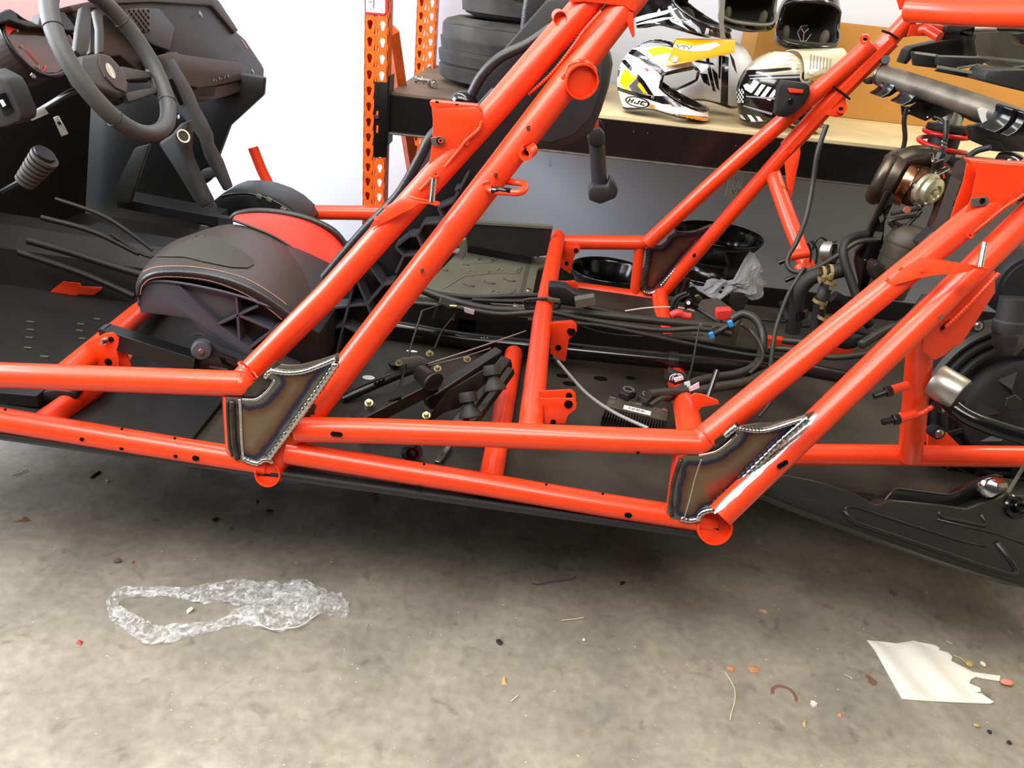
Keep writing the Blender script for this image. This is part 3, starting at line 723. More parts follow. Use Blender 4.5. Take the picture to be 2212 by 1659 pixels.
# angle bracket hooked on the upright, with bolt
pa = [pt(x, y, YS-.009) for x, y in ((808.5, 176), (838, 178), (836, 340), (806, 339))]
ab = mk('beam_connector', plate(pa, .003, .001), BLKB, RK, autos=40)
mk('connector_flange', box((pt(840, 260, YS).x, YS+.03, SHZ-.055), .003, .085, .225), BLKB, ab)
mk('bolt', hexa(pt(814.5, 252, YS-.010), (0, -1, 0), .0078, .006), STEEL, ab)
for y, hgt in ((240, 12), (271, 16)): mk('slot', plate([pt(x, yy, YS-.0095) for x, yy in ((813, y), (817.5, y), (816.5, y+hgt), (812.5, y+hgt))], .001), RACK, ab)
for y in (193, 210, 228, 292, 325): mk('slot', box(pt(816, y, YS-.0092), .007, .001, .0025, Matrix.Rotation(.5, 3, 'Y')), HOLE, ab)
# boards
BRD = mat('dark_particle_board', (92, 78, 66), .6, var=.25, vscale=6, dust=(120, 98, 74), bump=.1, bscale=90)  # darker brown board for the left part of the shelf
BRD2 = mat('particle_board', (206, 188, 146), .6, var=.12, vscale=5, bump=.1, bscale=90)
xm = pt(1190, 260, YS).x
mk('shelf_board', box(((xb0+xm)/2, YS+.55, SHZ-.004), xm-xb0-.004, 1.04, .012), BRD, RK)
mk('board_edge_wear', box(((xb0+xm)/2, YS+.058, SHZ+.0008), xm-xb0-.02, .045, .0016), mat('worn_board_edge', (176, 156, 114), .6, var=.3, vscale=25), RK)
mk('shelf_board', box(((xm+xb1)/2, YS+.55, SHZ-.003), xb1-xm-.004, 1.04, .014), BRD2, RK)
# rating label
lp_ = [pt(x, y, YS-.0085) for x, y in ((787, -18), (835.5, -18), (835.5, 27), (829, 33), (791, 29.5), (788, 26))]
lab = mk('load_label', plate(lp_, .0012), mat('pink_red_print', (204, 40, 66), .5), RK, label='white load label with a red border')
mk('label_panel', plate([pt(x, y, YS-.0092) for x, y in ((790, -18), (832, -18), (831.5, 29), (790.5, 25.5))], .0008), WHITEP, lab)
INK = mat('grey_print', (120, 118, 120), .6)
for q in (((796, 2), (804, 3), (804, 6), (796, 5)), ((806, -6), (810, -6), (809, 18), (805, 17)), ((798, 18.5), (809, 19.5), (809, 21), (798, 20)), ((821, 21.5), (829, 22), (829, 23), (821, 22.5))):
    mk('print', plate([pt(x, y, YS-.0095) for x, y in q], .0004), INK, lab)
# ---- bolts lying on the board ----
def floorbolt(px, py, d, L, lab):
    o = pz(px, py, SHZ+.004); d = V(d).normalized(); r = .0075; o = o+V((0, 0, r*1.5))
    t = thing('hex_bolt', lab, 'bolt', (o.x, o.y, SHZ+.003), 'bolts on the rack shelf')
    mk('bolt_head', hexa(o-d*.009, d, .0125, .009), ALU, t); mk('shank', lathe([(r, 0), (r, L), (r*.8, L+.002)], o, d, 14), ALU, t, autos=40)
    mk('washer', ring(r*1.02, .017, .002, o+d*L*.4, (d+V((.1, 0, .25))).normalized(), 22), ALU, t, autos=40)
    for k in range(5): mk('thread', ring(r*.9, r*1.08, .0012, o+d*(L*.62+.005*k), d, 12), ALU, t, autos=40)
floorbolt(901, 178, (1, .1, -.02), .05, 'zinc hex bolt lying sideways on the rack board, left of the pair')
floorbolt(937, 190, (-.5, 1, .0), .05, 'zinc hex bolt with flange washer pointing its head outward, right of the pair')
# ---- tires ----
def tire(px, z0, R, lab, Yc=3.33):
    c = pt(px, 60, Yc); c.z = z0; n = 64; h = .235
    t = thing('ribbed_tire', lab, 'tire', c, 'tires stacked on the rack')
    ax = (0, 0, 1)
    mk('sidewall', lathe([(R*.62, .02), (R*.66, .004), (R*.8, 0), (R*.92, .012), (R*.965, .03), (R*.965, h-.03), (R*.92, h-.012), (R*.8, h), (R*.66, h-.004), (R*.62, h-.02), (R*.58, h*.6), (R*.58, h*.4), (R*.62, .02)], c, ax, n), TIRE, t, autos=50)
    for i, (a, b, rr) in enumerate(((.018, .068, .985), (.074, .118, 1.0), (.124, .166, .985), (.172, .218, .955))):
        mk('tread_rib', lathe([(R*.93, a), (R*rr*.985, a+.002), (R*rr, b-.006), (R*rr*.975, b), (R*.93, b+.001)], c, ax, n), TIRE, t, autos=40)
tire(1138, SHZ+.006, .335, 'dusty ribbed tire lying flat on the rack board, lower of the stacked pair')
tire(1152, SHZ+.244, .285, 'dark ribbed tire lying flat on the other one, upper of the stacked pair')
# ---- cardboard box ----
CARD = mat('cardboard', (188, 136, 66), .75, var=.06, vscale=3, bump=.05, bscale=70)
q0 = pt(1640, 60, 3.52); q1 = pt(2330, 60, 3.52); zt = pt(1900, 60, 3.52).z
cb = thing('cardboard_box', 'long plain brown cardboard box standing at the back of the rack behind the helmets', 'box', ((q0.x+q1.x)/2, 3.66, SHZ+.005))
mk('box_body', box(((q0.x+q1.x)/2, 3.66, (zt+SHZ+.005)/2), q1.x-q0.x, .28, zt-SHZ-.005, None, .002), CARD, cb)
mk('flap', box(((q0.x+q1.x)/2, 3.59, zt+.0015), q1.x-q0.x, .138, .003), CARD, cb); mk('flap', box(((q0.x+q1.x)/2, 3.731, zt+.0015), q1.x-q0.x, .138, .003), CARD, cb)
mk('tape_strip', box(((q0.x+q1.x)/2, 3.66, zt+.0034), q1.x-q0.x+.002, .048, .0005), mat('packing_tape', (196, 164, 108), .25), cb)
# ---- helmets ----
def sm(a, b, x): t = max(0, min(1, (x-a)/(b-a))); return t*t*(3-2*t)
HGL = lambda n, c, r=.16: mat(n, c, r, coat=.6)
HW = HGL('helmet_white', (232, 232, 234)); HB = HGL('helmet_black', (14, 14, 16)); HS = HGL('helmet_silver', (150, 152, 160), .25)
HY = HGL('helmet_yellow', (242, 196, 10)); HO = HGL('helmet_amber', (226, 150, 16)); HG = HGL('helmet_grey', (92, 88, 88)); HBG = HGL('helmet_beige', (182, 178, 150)); HMG = mat('helmet_matte_grey', (112, 108, 98), .5)
PAD = mat('helmet_padding', (34, 33, 28), .9, bump=.2, bscale=300); PADL = mat('helmet_padding_tan', (78, 74, 56), .95, bump=.3, bscale=200)
def helmet(px, py, Y, yaw, sc, lab, shell, peak=None, ext=.062, port=(70, -22, 20), tilt=0, roll=0, chinm=None, bot=None, rim=None, group='off-road helmets on the rack'):
    c = pt(px, py, Y)
    M = Matrix.Translation(c) @ Matrix.Rotation(math.radians(yaw), 4, 'Z') @ Matrix.Rotation(math.radians(tilt), 4, 'Y') @ Matrix.Rotation(math.radians(roll), 4, 'X') @ Matrix.Scale(sc, 4)
    t = thing('helmet', lab, 'helmet', (c.x, c.y, c.z-.13*sc), group)
    a_, b_, c_ = .134, .112, .128
    def S(th, ph, k=1.0):
        ct, st, cp, sp = math.cos(th), math.sin(th), math.cos(ph), math.sin(ph)
        r = 1/math.sqrt((ct*cp/a_)**2+(st*cp/b_)**2+(sp/c_)**2)
        w = sm(math.radians(-4), math.radians(-30), ph)*sm(.05, .95, ct)*(1-.22*sm(math.radians(-30), math.radians(-48), ph)); r += w*ext
        w2 = sm(math.radians(-25), math.radians(-55), ph)*(1-sm(-.2, .6, ct)); r += w2*.012
        return V((ct*cp*r*k, st*cp*r*k, max(-.108+.022*st*st, sp*r)*k))
    NT, NP = 56, 30; ph0, ph1 = math.radians(-48), math.radians(89)
    pa_, pb0, pb1 = [math.radians(x) for x in port]
    idx = {}; vs_ = []; fs = []; fin = []
    for i in range(NP+1):
        ph = ph0+(ph1-ph0)*i/NP
        for j in range(NT):
            th = -PI+2*PI*j/NT; idx[i, j] = len(vs_); vs_.append(S(th, ph))
    n0 = len(vs_); vin = [v*.90 for v in vs_]
    def hole(i, j):
        th = -PI+2*PI*(j+.5)/NT; ph = ph0+(ph1-ph0)*(i+.5)/NP
        k = abs(th)/pa_; return k < 1 and pb0+.25*k**4 < ph < pb1-.18*k**3
    for i in range(NP):
        for j in range(NT):
            if hole(i, j): continue
            fs.append([idx[i, j], idx[i, (j+1) % NT], idx[i+1, (j+1) % NT], idx[i+1, j]])
    # rims between outer and inner shells along open edges
    cnt = {}
    for f in fs:
        for k in range(4):
            e = (f[k], f[(k+1) % 4]); cnt[tuple(sorted(e))] = cnt.get(tuple(sorted(e)), 0)+1
    outer = [[v for v in f] for f in fs]; inner = [[v for v in f[::-1]] for f in fs]
    rimf = []
    for f in fs:
        for k in range(4):
            e = (f[k], f[(k+1) % 4])
            if cnt[tuple(sorted(e))] == 1: rimf.append([e[1], e[0], n0+e[0], n0+e[1]])
    sh = mk('shell', xf((vs_, outer), M), shell, t, smooth=True)
    bv = BVHTree.FromPolygons([M @ v for v in vs_], outer)
    li = mk('liner', xf((vs_+vin, [[n0+v for v in f] for f in inner]+rimf), M), PAD, t, smooth=True)
    # edge trims
    pts = []
    for k in range(48):
        th = -PI+2*PI*k/48; pts.append(M @ S(th, ph0, .985))
    mk('bottom_trim', sweep(pts, .0065*sc, 8, closed=True), bot or HB, t, smooth=True)
    pp = []
    for k in range(29):
        u = -1+2*k/28; pp.append(S(u*pa_, pb1-.18*abs(u)**3, 1.0))
    for k in range(29):
        u = 1-2*k/28; pp.append(S(u*pa_, pb0+.25*abs(u)**4, 1.0))
    mk('eye_port_trim', sweep([M @ p for p in pp], .006*sc, 8, closed=True), rim or HB, t, smooth=True)
    # cheek pads
    for s in (1, -1): mk('cheek_pad', xf(sub(box((.035, s*.072, -.06), .10, .035, .075), 2), M), PADL, t, smooth=True)
    if peak:
        rows = []
        for i in range(10):
            v = i/9; row = []
            for j in range(15):
                u = -1+2*j/14; au = abs(u)
                xx = .045+.195*v-.02*(1-v)*u*u; hw = .112-.058*v*v
                zz = .137+.012*v-.035*v*v*0-(.080*(1-.72*v))*au**2.2+.006*math.cos(u*PI)*v
                row.append(V((xx, hw*u, zz)))
            rows.append(row)
        top = [r for r in rows]; botr = [[p-V((0, 0, .004)) for p in r] for r in rows]
        loop = [[a for a in r]+[b for b in rb[::-1]] for r, rb in zip(top, botr)]
        pk = mk('peak', xf(loft(loop), M), peak, t, autos=60)
        for s in (1, -1): mk('peak_screw', xf(lathe([(.010, 0), (.010, .004), (.004, .006)], (.050, s*.108, .078), (0, s, .3), 16), M), WHITEP, t, autos=40)
    if chinm:
        p = S(0, math.radians(-36)); q = [S(math.radians(th), math.radians(ph), 1.012) for th, ph in ((-26, -31), (0, -27), (26, -31), (20, -45), (0, -47), (-20, -45))]
        qc = sum(q, V((0, 0, 0)))/6; qc += (qc.normalized())*.012
        mk('chin_vent', xf(bev((q+[qc]+[x*.97 for x in q], [[i, (i+1) % 6, 6] for i in range(6)]+[[i, 7+i, 7+(i+1) % 6, (i+1) % 6] for i in range(6)]), .0), M), chinm, t)
    return t, sh, bv, M
def decal(name, q, bvs, m, parent, off=.0008, step=2.2, label=None):
    """print on a curved surface: pixel outline followed onto the surface along the view, lifted by a print's thickness"""
    dq = []
    for i in range(len(q)):
        a, b = V(q[i-1]), V(q[i]); k = max(1, int((b-a).length/(step*1.3)))
        dq += [tuple(a.lerp(b, j/k)) for j in range(k)]
    v2, f, d = inside_mesh(dq, step); vs_ = []
    for (x, y) in v2:
        dr = ray(x, y).normalized(); hit = None
        for bv in bvs:
            h = bv.ray_cast(CAM, dr)
            if h[0] is not None and (hit is None or h[3] < hit[3]): hit = h
        if hit is None: vs_.append(None); continue
        n = hit[1]; n = n if n.dot(dr) < 0 else -n
        vs_.append(hit[0]+n*off)
    idx = {}; out = []
    for i, v in enumerate(vs_):
        if v is not None: idx[i] = len(out); out.append(v)
    fs = [[idx[i] for i in g] for g in f if all(i in idx for i in g)]
    if len(fs) < 1: return None
    fs = [g if (out[g[1]]-out[g[0]]).cross(out[g[2]]-out[g[0]]).dot(CAM-out[g[0]]) > 0 else g[::-1] for g in fs]
    # drop faces stretched over a silhouette
    fs = [g for g in fs if max((out[g[i]]-out[g[i-1]]).length for i in range(3)) < .03]
    if not fs: return None
    par = list(range(len(out)))
    def root(i):
        while par[i] != i: i = par[i]
        return i
    for g in fs:
        for k in g[1:]: par[root(k)] = root(g[0])
    cnt = {}
    for g in fs: cnt[root(g[0])] = cnt.get(root(g[0]), 0)+1
    best = max(cnt, key=cnt.get); fs = [g for g in fs if root(g[0]) == best]
    used = sorted({i for g in fs for i in g}); mp = {i: k for k, i in enumerate(used)}
    return mk(name, ([out[i] for i in used], [[mp[i] for i in g] for g in fs]), m, parent, smooth=False)
def band(a, b, w0, w1): # thin px quad between two points
    d = V((b[0]-a[0], b[1]-a[1])).normalized(); n = V((-d.y, d.x))
    return [(a[0]+n.x*w0, a[1]+n.y*w0), (b[0]+n.x*w1, b[1]+n.y*w1), (b[0]-n.x*w1, b[1]-n.y*w1), (a[0]-n.x*w0, a[1]-n.y*w0)]
def curve_band(q, w):
    s = spline([V((x, y, 0)) for x, y in q], 6); L, R_ = [], []
    for i, p in enumerate(s):
        t = (s[min(i+1, len(s)-1)]-s[max(i-1, 0)]).normalized(); n = V((-t.y, t.x, 0)); k = w*(.35+.65*math.sin(PI*min(1, max(0, (i+.5)/len(s)))))
        L.append(p+n*k); R_.append(p-n*k)
    return [(p.x, p.y) for p in L]+[(p.x, p.y) for p in R_[::-1]]
def ell(cx, cy, a, b, rot=0, n=26):
    c, s = math.cos(rot), math.sin(rot)
    return [(cx+a*math.cos(2*PI*i/n)*c-b*math.sin(2*PI*i/n)*s, cy+a*math.cos(2*PI*i/n)*s+b*math.sin(2*PI*i/n)*c) for i in range(n)]
def hjc(cx, cy, w, h, rot, bvs, parent, dark, light, outer=None):
    """the oval maker's badge with its three letters"""
    decal('badge_oval', ell(cx, cy, w, h, rot), bvs, dark, parent, .0012); decal('badge_field', ell(cx, cy, w*.84, h*.78, rot), bvs, light, parent, .0016)
    L = {'H': [[(-.5, -1), (-.15, -1), (-.15, -.25), (.15, -.25), (.15, -1), (.5, -1), (.5, 1), (.15, 1), (.15, .25), (-.15, .25), (-.15, 1), (-.5, 1)]],
         'J': [[(.15, -1), (.5, -1), (.5, 1), (-.5, 1), (-.5, .1), (-.17, .1), (-.17, .5), (.15, .5)]],
         'C': [[(-.5, -1), (.5, -1), (.5, -.45), (-.14, -.45), (-.14, .45), (.5, .45), (.5, 1), (-.5, 1)]]}
    c, s = math.cos(rot), math.sin(rot)
    for ch, ox in (('H', -.52), ('J', -.02), ('C', .46)):
        for poly in L[ch]:
            q = []
            for x, y in poly:
                X = (ox+x*.40-.06*y)*w*1.0; Yq = y*h*.40; q.append((cx+X*c-Yq*s, cy+X*s+Yq*c))
            decal('letter', q, bvs, dark, parent, .0021, 1.5)
# 1: yellow, white and black
t1, sh1, bv1, M1 = helmet(1416, 172, YS+.16, -7, 1.0, 'white, yellow and black off-road helmet facing right at the front of the rack shelf', HW, HO, .105, (80, -21, 24), tilt=0, chinm=mat('red_clear_vent', (170, 90, 80), .15))
D = lambda q, m, off=.0008, n='graphic': decal(n, q, [bv1], m, t1, off)
D([(1325, 225), (1345, 232), (1400, 240), (1450, 246), (1520, 252), (1570, 262), (1560, 290), (1330, 285)], HB)
D([(1409, 243), (1450, 247), (1500, 251), (1535, 256), (1530, 262), (1470, 258), (1414, 250)], HO, .0014)
D([(1362, 100), (1380, 92), (1400, 84), (1440, 80), (1470, 90), (1480, 110), (1440, 100), (1400, 96), (1374, 102), (1366, 108)], HB)
D([(1360, 106), (1375, 108), (1400, 124), (1430, 148), (1440, 162), (1432, 166), (1410, 148), (1380, 126), (1358, 116)], HB)
D([(1399, 108), (1415, 102), (1435, 100), (1455, 110), (1446, 114), (1420, 118), (1410, 122)], HY)
D([(1380, 98), (1400, 93), (1440, 95), (1452, 100), (1420, 98), (1396, 104)], HS, .0012)
D([(1345, 128), (1352, 130), (1372, 152), (1392, 175), (1405, 195), (1412, 206), (1400, 204), (1388, 186), (1368, 160), (1344, 134)], HB)
D([(1350, 120), (1364, 128), (1372, 140), (1360, 132)], HS)
D([(1349, 150), (1370, 158), (1378, 168), (1366, 176), (1356, 186), (1362, 197), (1350, 192), (1339, 180), (1342, 164)], HY)
D([(1375, 170), (1386, 182), (1398, 204), (1365, 197), (1358, 186)], HG)
D([(1381, 178), (1386, 182), (1400, 203), (1390, 201), (1377, 184)], HY, .0013)
D([(1331, 186), (1345, 191), (1370, 198), (1400, 206), (1440, 208), (1470, 216), (1500, 222), (1530, 216), (1540, 222), (1510, 232), (1470, 228), (1430, 224), (1400, 214), (1360, 204), (1332, 194)], HB)
D([(1430, 206), (1470, 212), (1478, 232), (1452, 230)], HG, .0012); D([(1402, 226), (1412, 227), (1415, 234), (1404, 233)], HO, .0012)
D([(1336, 150), (1341, 144), (1338, 162), (1334, 168)], HG)
D([(1484, 222), (1500, 226), (1520, 222), (1532, 206), (1540, 214), (1546, 226), (1548, 240), (1540, 250), (1510, 246), (1500, 240)], HO, .0014)
D([(1395, 146), (1402, 151), (1398, 155), (1393, 150)], mat('helmet_red', (200, 40, 60), .3), .0012)
hjc(1377, 220, 27, 11.5, .22, [bv1], t1, HB, HW)
mk('strap_snap', lathe([(.0055, 0), (.006, .002), (.003, .005)], pt(1410, 211, YS+.03), (0, -1, .1), 14), STEEL, t1)
# graphics on its peak
pkb = [o for o in t1.children if o.name.startswith('peak') and 'screw' not in o.name][0]
bvp = BVHTree.FromPolygons([v.co+WLOC[pkb.name] for v in pkb.data.vertices], [list(p.vertices) for p in pkb.data.polygons])
for q, m in (([(1440, 94), (1470, 96), (1500, 100), (1520, 96), (1545, 92), (1556, 98), (1530, 110), (1500, 112), (1470, 108)], HW), ([(1430, 84), (1460, 86), (1490, 92), (1500, 98), (1470, 95), (1440, 91)], HY), ([(1458, 96), (1497, 100), (1492, 108), (1466, 106)], HG)):
    decal('graphic', q, [bvp], m, pkb, .0012)
# 2: black and white tribal, on top at the back
t2, sh2, bv2, M2 = helmet(1450, -10, YS+.30, -20, 1.06, 'black and white off-road helmet with tribal flame print perched over the yellow helmet', HB, None, .12, (74, -22, 20), tilt=0, bot=HB)
D2 = lambda q, m=HW, off=.0008: decal('graphic', q, [bv2], m, t2, off)
for q in ([(1365, 40), (1400, 30), (1440, 22), (1468, 16), (1440, 30), (1410, 38), (1380, 46), (1366, 52)], [(1366, 54), (1400, 44), (1430, 38), (1466, 36), (1440, 42), (1416, 48), (1440, 54), (1404, 54), (1376, 62)],
          [(1362, 64), (1390, 58), (1412, 56), (1396, 66), (1366, 74)], [(1445, 40), (1478, 43), (1460, 46), (1476, 54), (1490, 66), (1470, 56), (1452, 48)], [(1420, 24), (1424, 18), (1430, 28), (1424, 30)],
          [(1412, 58), (1418, 60), (1414, 66), (1420, 68), (1410, 67)]): D2(q)
for q in ([(1480, 46), (1500, 40), (1494, 46), (1510, 60), (1520, 80), (1512, 76), (1496, 58)], [(1520, 80), (1526, 58), (1534, 46), (1552, 44), (1540, 50), (1532, 62), (1528, 84)], [(1494, 14), (1520, 11), (1556, 16), (1554, 19), (1520, 14), (1496, 18)]): D2(q, HS)
hjc(1515, 28, 29, 12.5, .0, [bv2], t2, HB, HS)
# 3: white with black lettering print behind the yellow one
t3, sh3, bv3, M3_ = helmet(1552, 162, YS+.43, 152, .98, 'white helmet with black line print half hidden behind the yellow helmet', HW, None, .1, (66, -24, 16), tilt=0)
for q in ([(1500, 128), (1540, 136), (1543, 141), (1502, 134)], [(1524, 120), (1530, 118), (1538, 160), (1546, 198), (1540, 196), (1530, 158)], [(1538, 146), (1550, 160), (1554, 196), (1548, 190), (1540, 160)], [(1512, 158), (1528, 160), (1534, 186), (1520, 178)],
          [(1553, 112), (1559, 114), (1556, 172), (1552, 168)], [(1575, 112), (1586, 130), (1592, 160), (1582, 140)], [(1560, 120), (1574, 124), (1572, 240), (1556, 236)]):
    decal('graphic', q, [bv3], HB, t3)
# 4: silver and black striped, facing away to the right
t4, sh4, bv4, M4 = helmet(1672, 196, YS+.17, 22, 1.0, 'silver and black striped off-road helmet behind the black latch block, facing right', HB, HBG, .1, (64, -22, 18), tilt=0)
D4 = lambda q, m, off=.0008: decal('graphic', q, [bv4], m, t4, off)
D4([(1606, 150), (1620, 126), (1650, 108), (1680, 100), (1710, 102), (1735, 118), (1750, 142), (1740, 150), (1700, 146), (1650, 150), (1612, 152)], HBG)
D4([(1612, 151), (1640, 134), (1670, 120), (1706, 112), (1722, 118), (1690, 122), (1718, 126), (1690, 132), (1736, 138), (1700, 138), (1660, 148)], HW, .0014)
D4([(1632, 158), (1670, 156), (1720, 150), (1748, 148), (1746, 156), (1700, 160), (1660, 164)], HBG, .0012)
for a, b_ in (((1620, 170), (1740, 166)), ((1618, 164), (1736, 158)), ((1612, 208), (1690, 214)), ((1606, 228), (1668, 246)), ((1622, 278), (1680, 262))): D4(band(a, b_, 1.2, 2.6), HS, .0013)
for x, y in ((1632, 176), (1645, 182), (1658, 187), (1672, 193)): D4([(x, y), (x+9, y+2), (x-8, y+25), (x-16, y+22)], HW, .001)
for x, y in ((1594, 246), (1614, 247), (1632, 250)): D4([(x, y), (x+9, y+2), (x+24, y+20), (x+14, y+22)], HW, .001)
for i in range(4):
    for j in range(6):
        if (i+j) % 2 == 0: D4([(1581+i*3+j*.6, 192+j*5), (1584+i*3+j*.6, 192+j*5), (1584.6+i*3+j*.6, 197+j*5), (1581.6+i*3+j*.6, 197+j*5)], HW, .0012); D4([(1596+i*3-j*.3, 192+j*5), (1599+i*3-j*.3, 192+j*5), (1599+i*3-j*.3, 197+j*5), (1596+i*3-j*.3, 197+j*5)], HW, .0012)
D4([(1606, 184), (1614, 180), (1626, 188), (1618, 198), (1610, 194)], HW, .0012)
pk4 = [o for o in t4.children if o.name.startswith('peak') and 'screw' not in o.name][0]
bv4p = BVHTree.FromPolygons([v.co+WLOC[pk4.name] for v in pk4.data.vertices], [list(p.vertices) for p in pk4.data.polygons])
for k in range(7): decal('stripe', band((1752+k*7, 118+k*1.5), (1750+k*7, 150), 1.2, 1.2), [bv4p], HMG, pk4, .0012)
for k in range(3): D4(ell(1741, 164, 14-4*k, 17-5*k, .3), HBG if k % 2 == 0 else HB, .0016+.0004*k)
# 5: black helmet upside up with its port towards the room
t5, sh5, bv5, M5 = helmet(1614, 0, YS+.50, -92, .92, 'glossy black helmet with grey-edged eye port facing the camera between two others', HB, None, .06, (60, -26, 24), bot=HB, rim=HMG)
# 6: black full-face with grey mouth guard
t6, sh6, bv6, M6 = helmet(1744, 40, YS+.50, -96, 1.0, 'matte black helmet with grey peaked mouth guard facing the camera in front of the box', HB, None, .06, (62, -27, 26), bot=HB, rim=HB)
D6 = lambda q, m, off=.001: decal('mouth_guard', q, [bv6], m, t6, off)
D6([(1672, 84), (1700, 78), (1722, 62), (1732, 50), (1744, 48), (1752, 54), (1764, 76), (1796, 92), (1806, 82), (1800, 118), (1740, 128), (1676, 120)], HMG)
mg = M6
cg = mk('mouth_vent', plate(P([(1723, 70), (1732, 56), (1745, 54), (1748, 66), (1751, 74), (1741, 88), (1730, 88)], YS+.245), .012, .002), HB, t6)
for a, b_ in (((1731, 62), (1737, 71)), ((1747, 62), (1737, 71)), ((1737, 71), (1735, 88)), ((1723, 71), (1730, 89)), ((1730, 89), (1741, 89)), ((1741, 89), (1752, 74))): mk('vent_bar', sweep([pt(*a, YS+.243), pt(*b_, YS+.243)], .0016, 6), HMG, cg)
# strap hanging from helmet two to the yellow peak
st = mk('chin_strap', loft([[pt(x-5.5, y, YS+.13), pt(x+5.5, y, YS+.13), pt(x+5.5, y, YS+.134), pt(x-5.5, y, YS+.134)] for x, y in ((1562, -10), (1560, 20), (1558, 50), (1561, 75), (1563, 98), (1562, 102))]), HMG, t2)
mk('snap', lathe([(.0045, 0), (.004, .002)], pt(1560, 97, YS+.127), (0, -1, .1), 14), STEEL, st)
# ---- black wheel barrels on the floor by the wall ----
def barrel(px, py, Y, z0, R, h, lab):
    c = pt(px, py, Y); c.z = z0
    t = thing('wheel_rim', lab, 'wheel rim', c, 'bare black wheel rims on the floor')
    mk('rim_barrel', lathe([(R*.90, 0), (R*.98, .004), (R, .012), (R*.96, .024), (R*.88, .032), (R*.80, h*.45), (R*.82, h*.62), (R*.90, h-.04), (R*.95, h-.03), (R*1.0, h-.012), (R*1.005, h-.004), (R*.985, h), (R*.955, h-.003), (R*.93, h-.02), (R*.86, h-.05), (R*.78, h*.6), (R*.76, h*.45), (R*.84, .035), (R*.87, .0), (R*.90, 0)], c, (0, 0, 1), 64), BLKG, t, autos=60)
    d_ = mk('wheel_disc', lathe([(.05, h*.52), (.052, h*.54), (R*.5, h*.5), (R*.79, h*.46), (R*.79, h*.42), (R*.5, h*.45), (.05, h*.49), (.05, h*.52)], c, (0, 0, 1), 40), BLKG, t, autos=50)
    for k in range(4): mk('lug_hole', lathe([(.010, 0), (.010, .0015)], c+V((.075*math.cos(k*PI/2+.5), .075*math.sin(k*PI/2+.5), h*.532)), (0, 0, 1), 12), HOLE, d_)
barrel(1316, 580, 3.45, .001, .178, .24, 'glossy black bare wheel rim lying alone on the floor behind the far sill')
barrel(1545, 594, 3.42, .001, .195, .27, 'glossy black bare wheel rim on the floor, lower of the stack by the wall')
barrel(1553, 505, 3.42, .274, .195, .195, 'glossy black bare wheel rim with wide lip, upper of the stack by the wall')
# crumpled bag stuck between them
BAG = mat('milky_bag_film', (214, 214, 220), .28); BAG.node_tree.nodes['Principled BSDF'].inputs['Alpha'].default_value = .72
rows = []
for i in range(15):
    v = i/14; row = []
    for j in range(21):
        u = j/20; ang = -2.35+1.75*u
        c0 = pt(1548, 600, 3.42); R_ = .208+.012*math.sin(u*9+v*3)+.055*v*(1-v)*(1+.5*math.sin(u*17+v*7))+.030*noise.noise(V((u*9, v*5, 2)))-.03*v*v
        z = .255+.17*v*(.25+.75*sm(.25, .75, u)*(1-.5*sm(.85, 1, u)))+.02*math.sin(u*13+v*5)+.03*v*noise.noise(V((u*7, v*6, 9)))
        row.append(V((c0.x+R_*math.cos(ang), 3.42+R_*math.sin(ang), z)))
    rows.append(row)
bg = mk('plastic_bag', loft(rows, closed=False), BAG, None, smooth=False)
meta(bg, 'milky crumpled plastic bag draped between the two stacked wheel rims', 'bag')
# ================= vehicle: floor pan and cabin front =================
def cyl(name, q, wpx, m, parent=None, n=18, sp=0, lab=None, loom=False, cap=True, Y=None):
    """round tube/hose/cable along px points with width in px"""
    p = P(q, Y)
    if sp: p = spline(p, sp)
    r = px2m(wpx/2, p[len(p)//2])
    if loom:
        p = resample(p, .0026); rr = [r*(1.0 if i % 2 else .86) for i in range(len(p))]
        return mk(name, sweep(p, rr, n), m, parent or VEH, smooth=True, label=lab)
    return mk(name, sweep(p, r, n, cap), m, parent or VEH, autos=50, label=lab)
def bar(name, a, b, w, h, m, parent=None, up=(0, 0, 1), bv=.001, lab=None):
    """rectangular bar between two 3D points"""
    a, b = V(a), V(b); d = (b-a); x = d.normalized(); z = (V(up)-x*V(up).dot(x)).normalized(); y = z.cross(x)
    return mk(name, box((a+b)/2, d.length, w, h, Matrix((x, y, z)).transposed(), bv), m, parent or VEH, label=lab)
def nut(name, p, ax, r, h, m, parent): return mk(name, hexa(p, ax, r, h), m, parent)
# skid pan under the whole cab (plane follows the sloping sills)
pl0, pl1 = pt(0, 937, 1.335), pt(1500, 1149, 1.335)
sl_ = (pl1.z-pl0.z)/(pl1.x-pl0.x)
def zpan(x): return pl0.z+sl_*(x-pl0.x)
def pan(px, py, up=0):
    o = V((0, 1.335, zpan(0)+up)); n = V((-sl_, 0, 1)); return pl(px, py, o, n)
xs = [-1.9, pl1.x+.02, .42, 1.02]
outl = [V((-1.9, 1.332, zpan(-1.9))), V((xs[1], 1.332, zpan(xs[1]))), V((.42, 1.60, zpan(.42))), V((1.7, 1.62, zpan(1.7))), V((1.7, 2.74, zpan(1.7))), V((-1.9, 2.74, zpan(-1.9)))]
PAN = mk('skid_pan', plate(outl, .014, .002, (0, 0, -1)), DIRTY, VEH, label='dirty black skid plate closing the floor of the cab')
mk('pan_lip', sweep([V((-1.9, 1.335, zpan(-1.9)-.004)), V((xs[1], 1.335, zpan(xs[1])-.004))], .0085, 8), BLK, PAN)
for x, y in ((263, 968), (380, 985), (905, 1054)): mk('rivet', lathe([(.005, 0), (.004, .002)], pt(x, y, 1.326), (0, -1, .2), 10), HOLE, PAN)
BLKF = mat('shade_black_plastic', (8, 8, 8), .6)  # black plastic taken near-black so its colour holds the footwell shade
xa, xb = -1.9, -.66
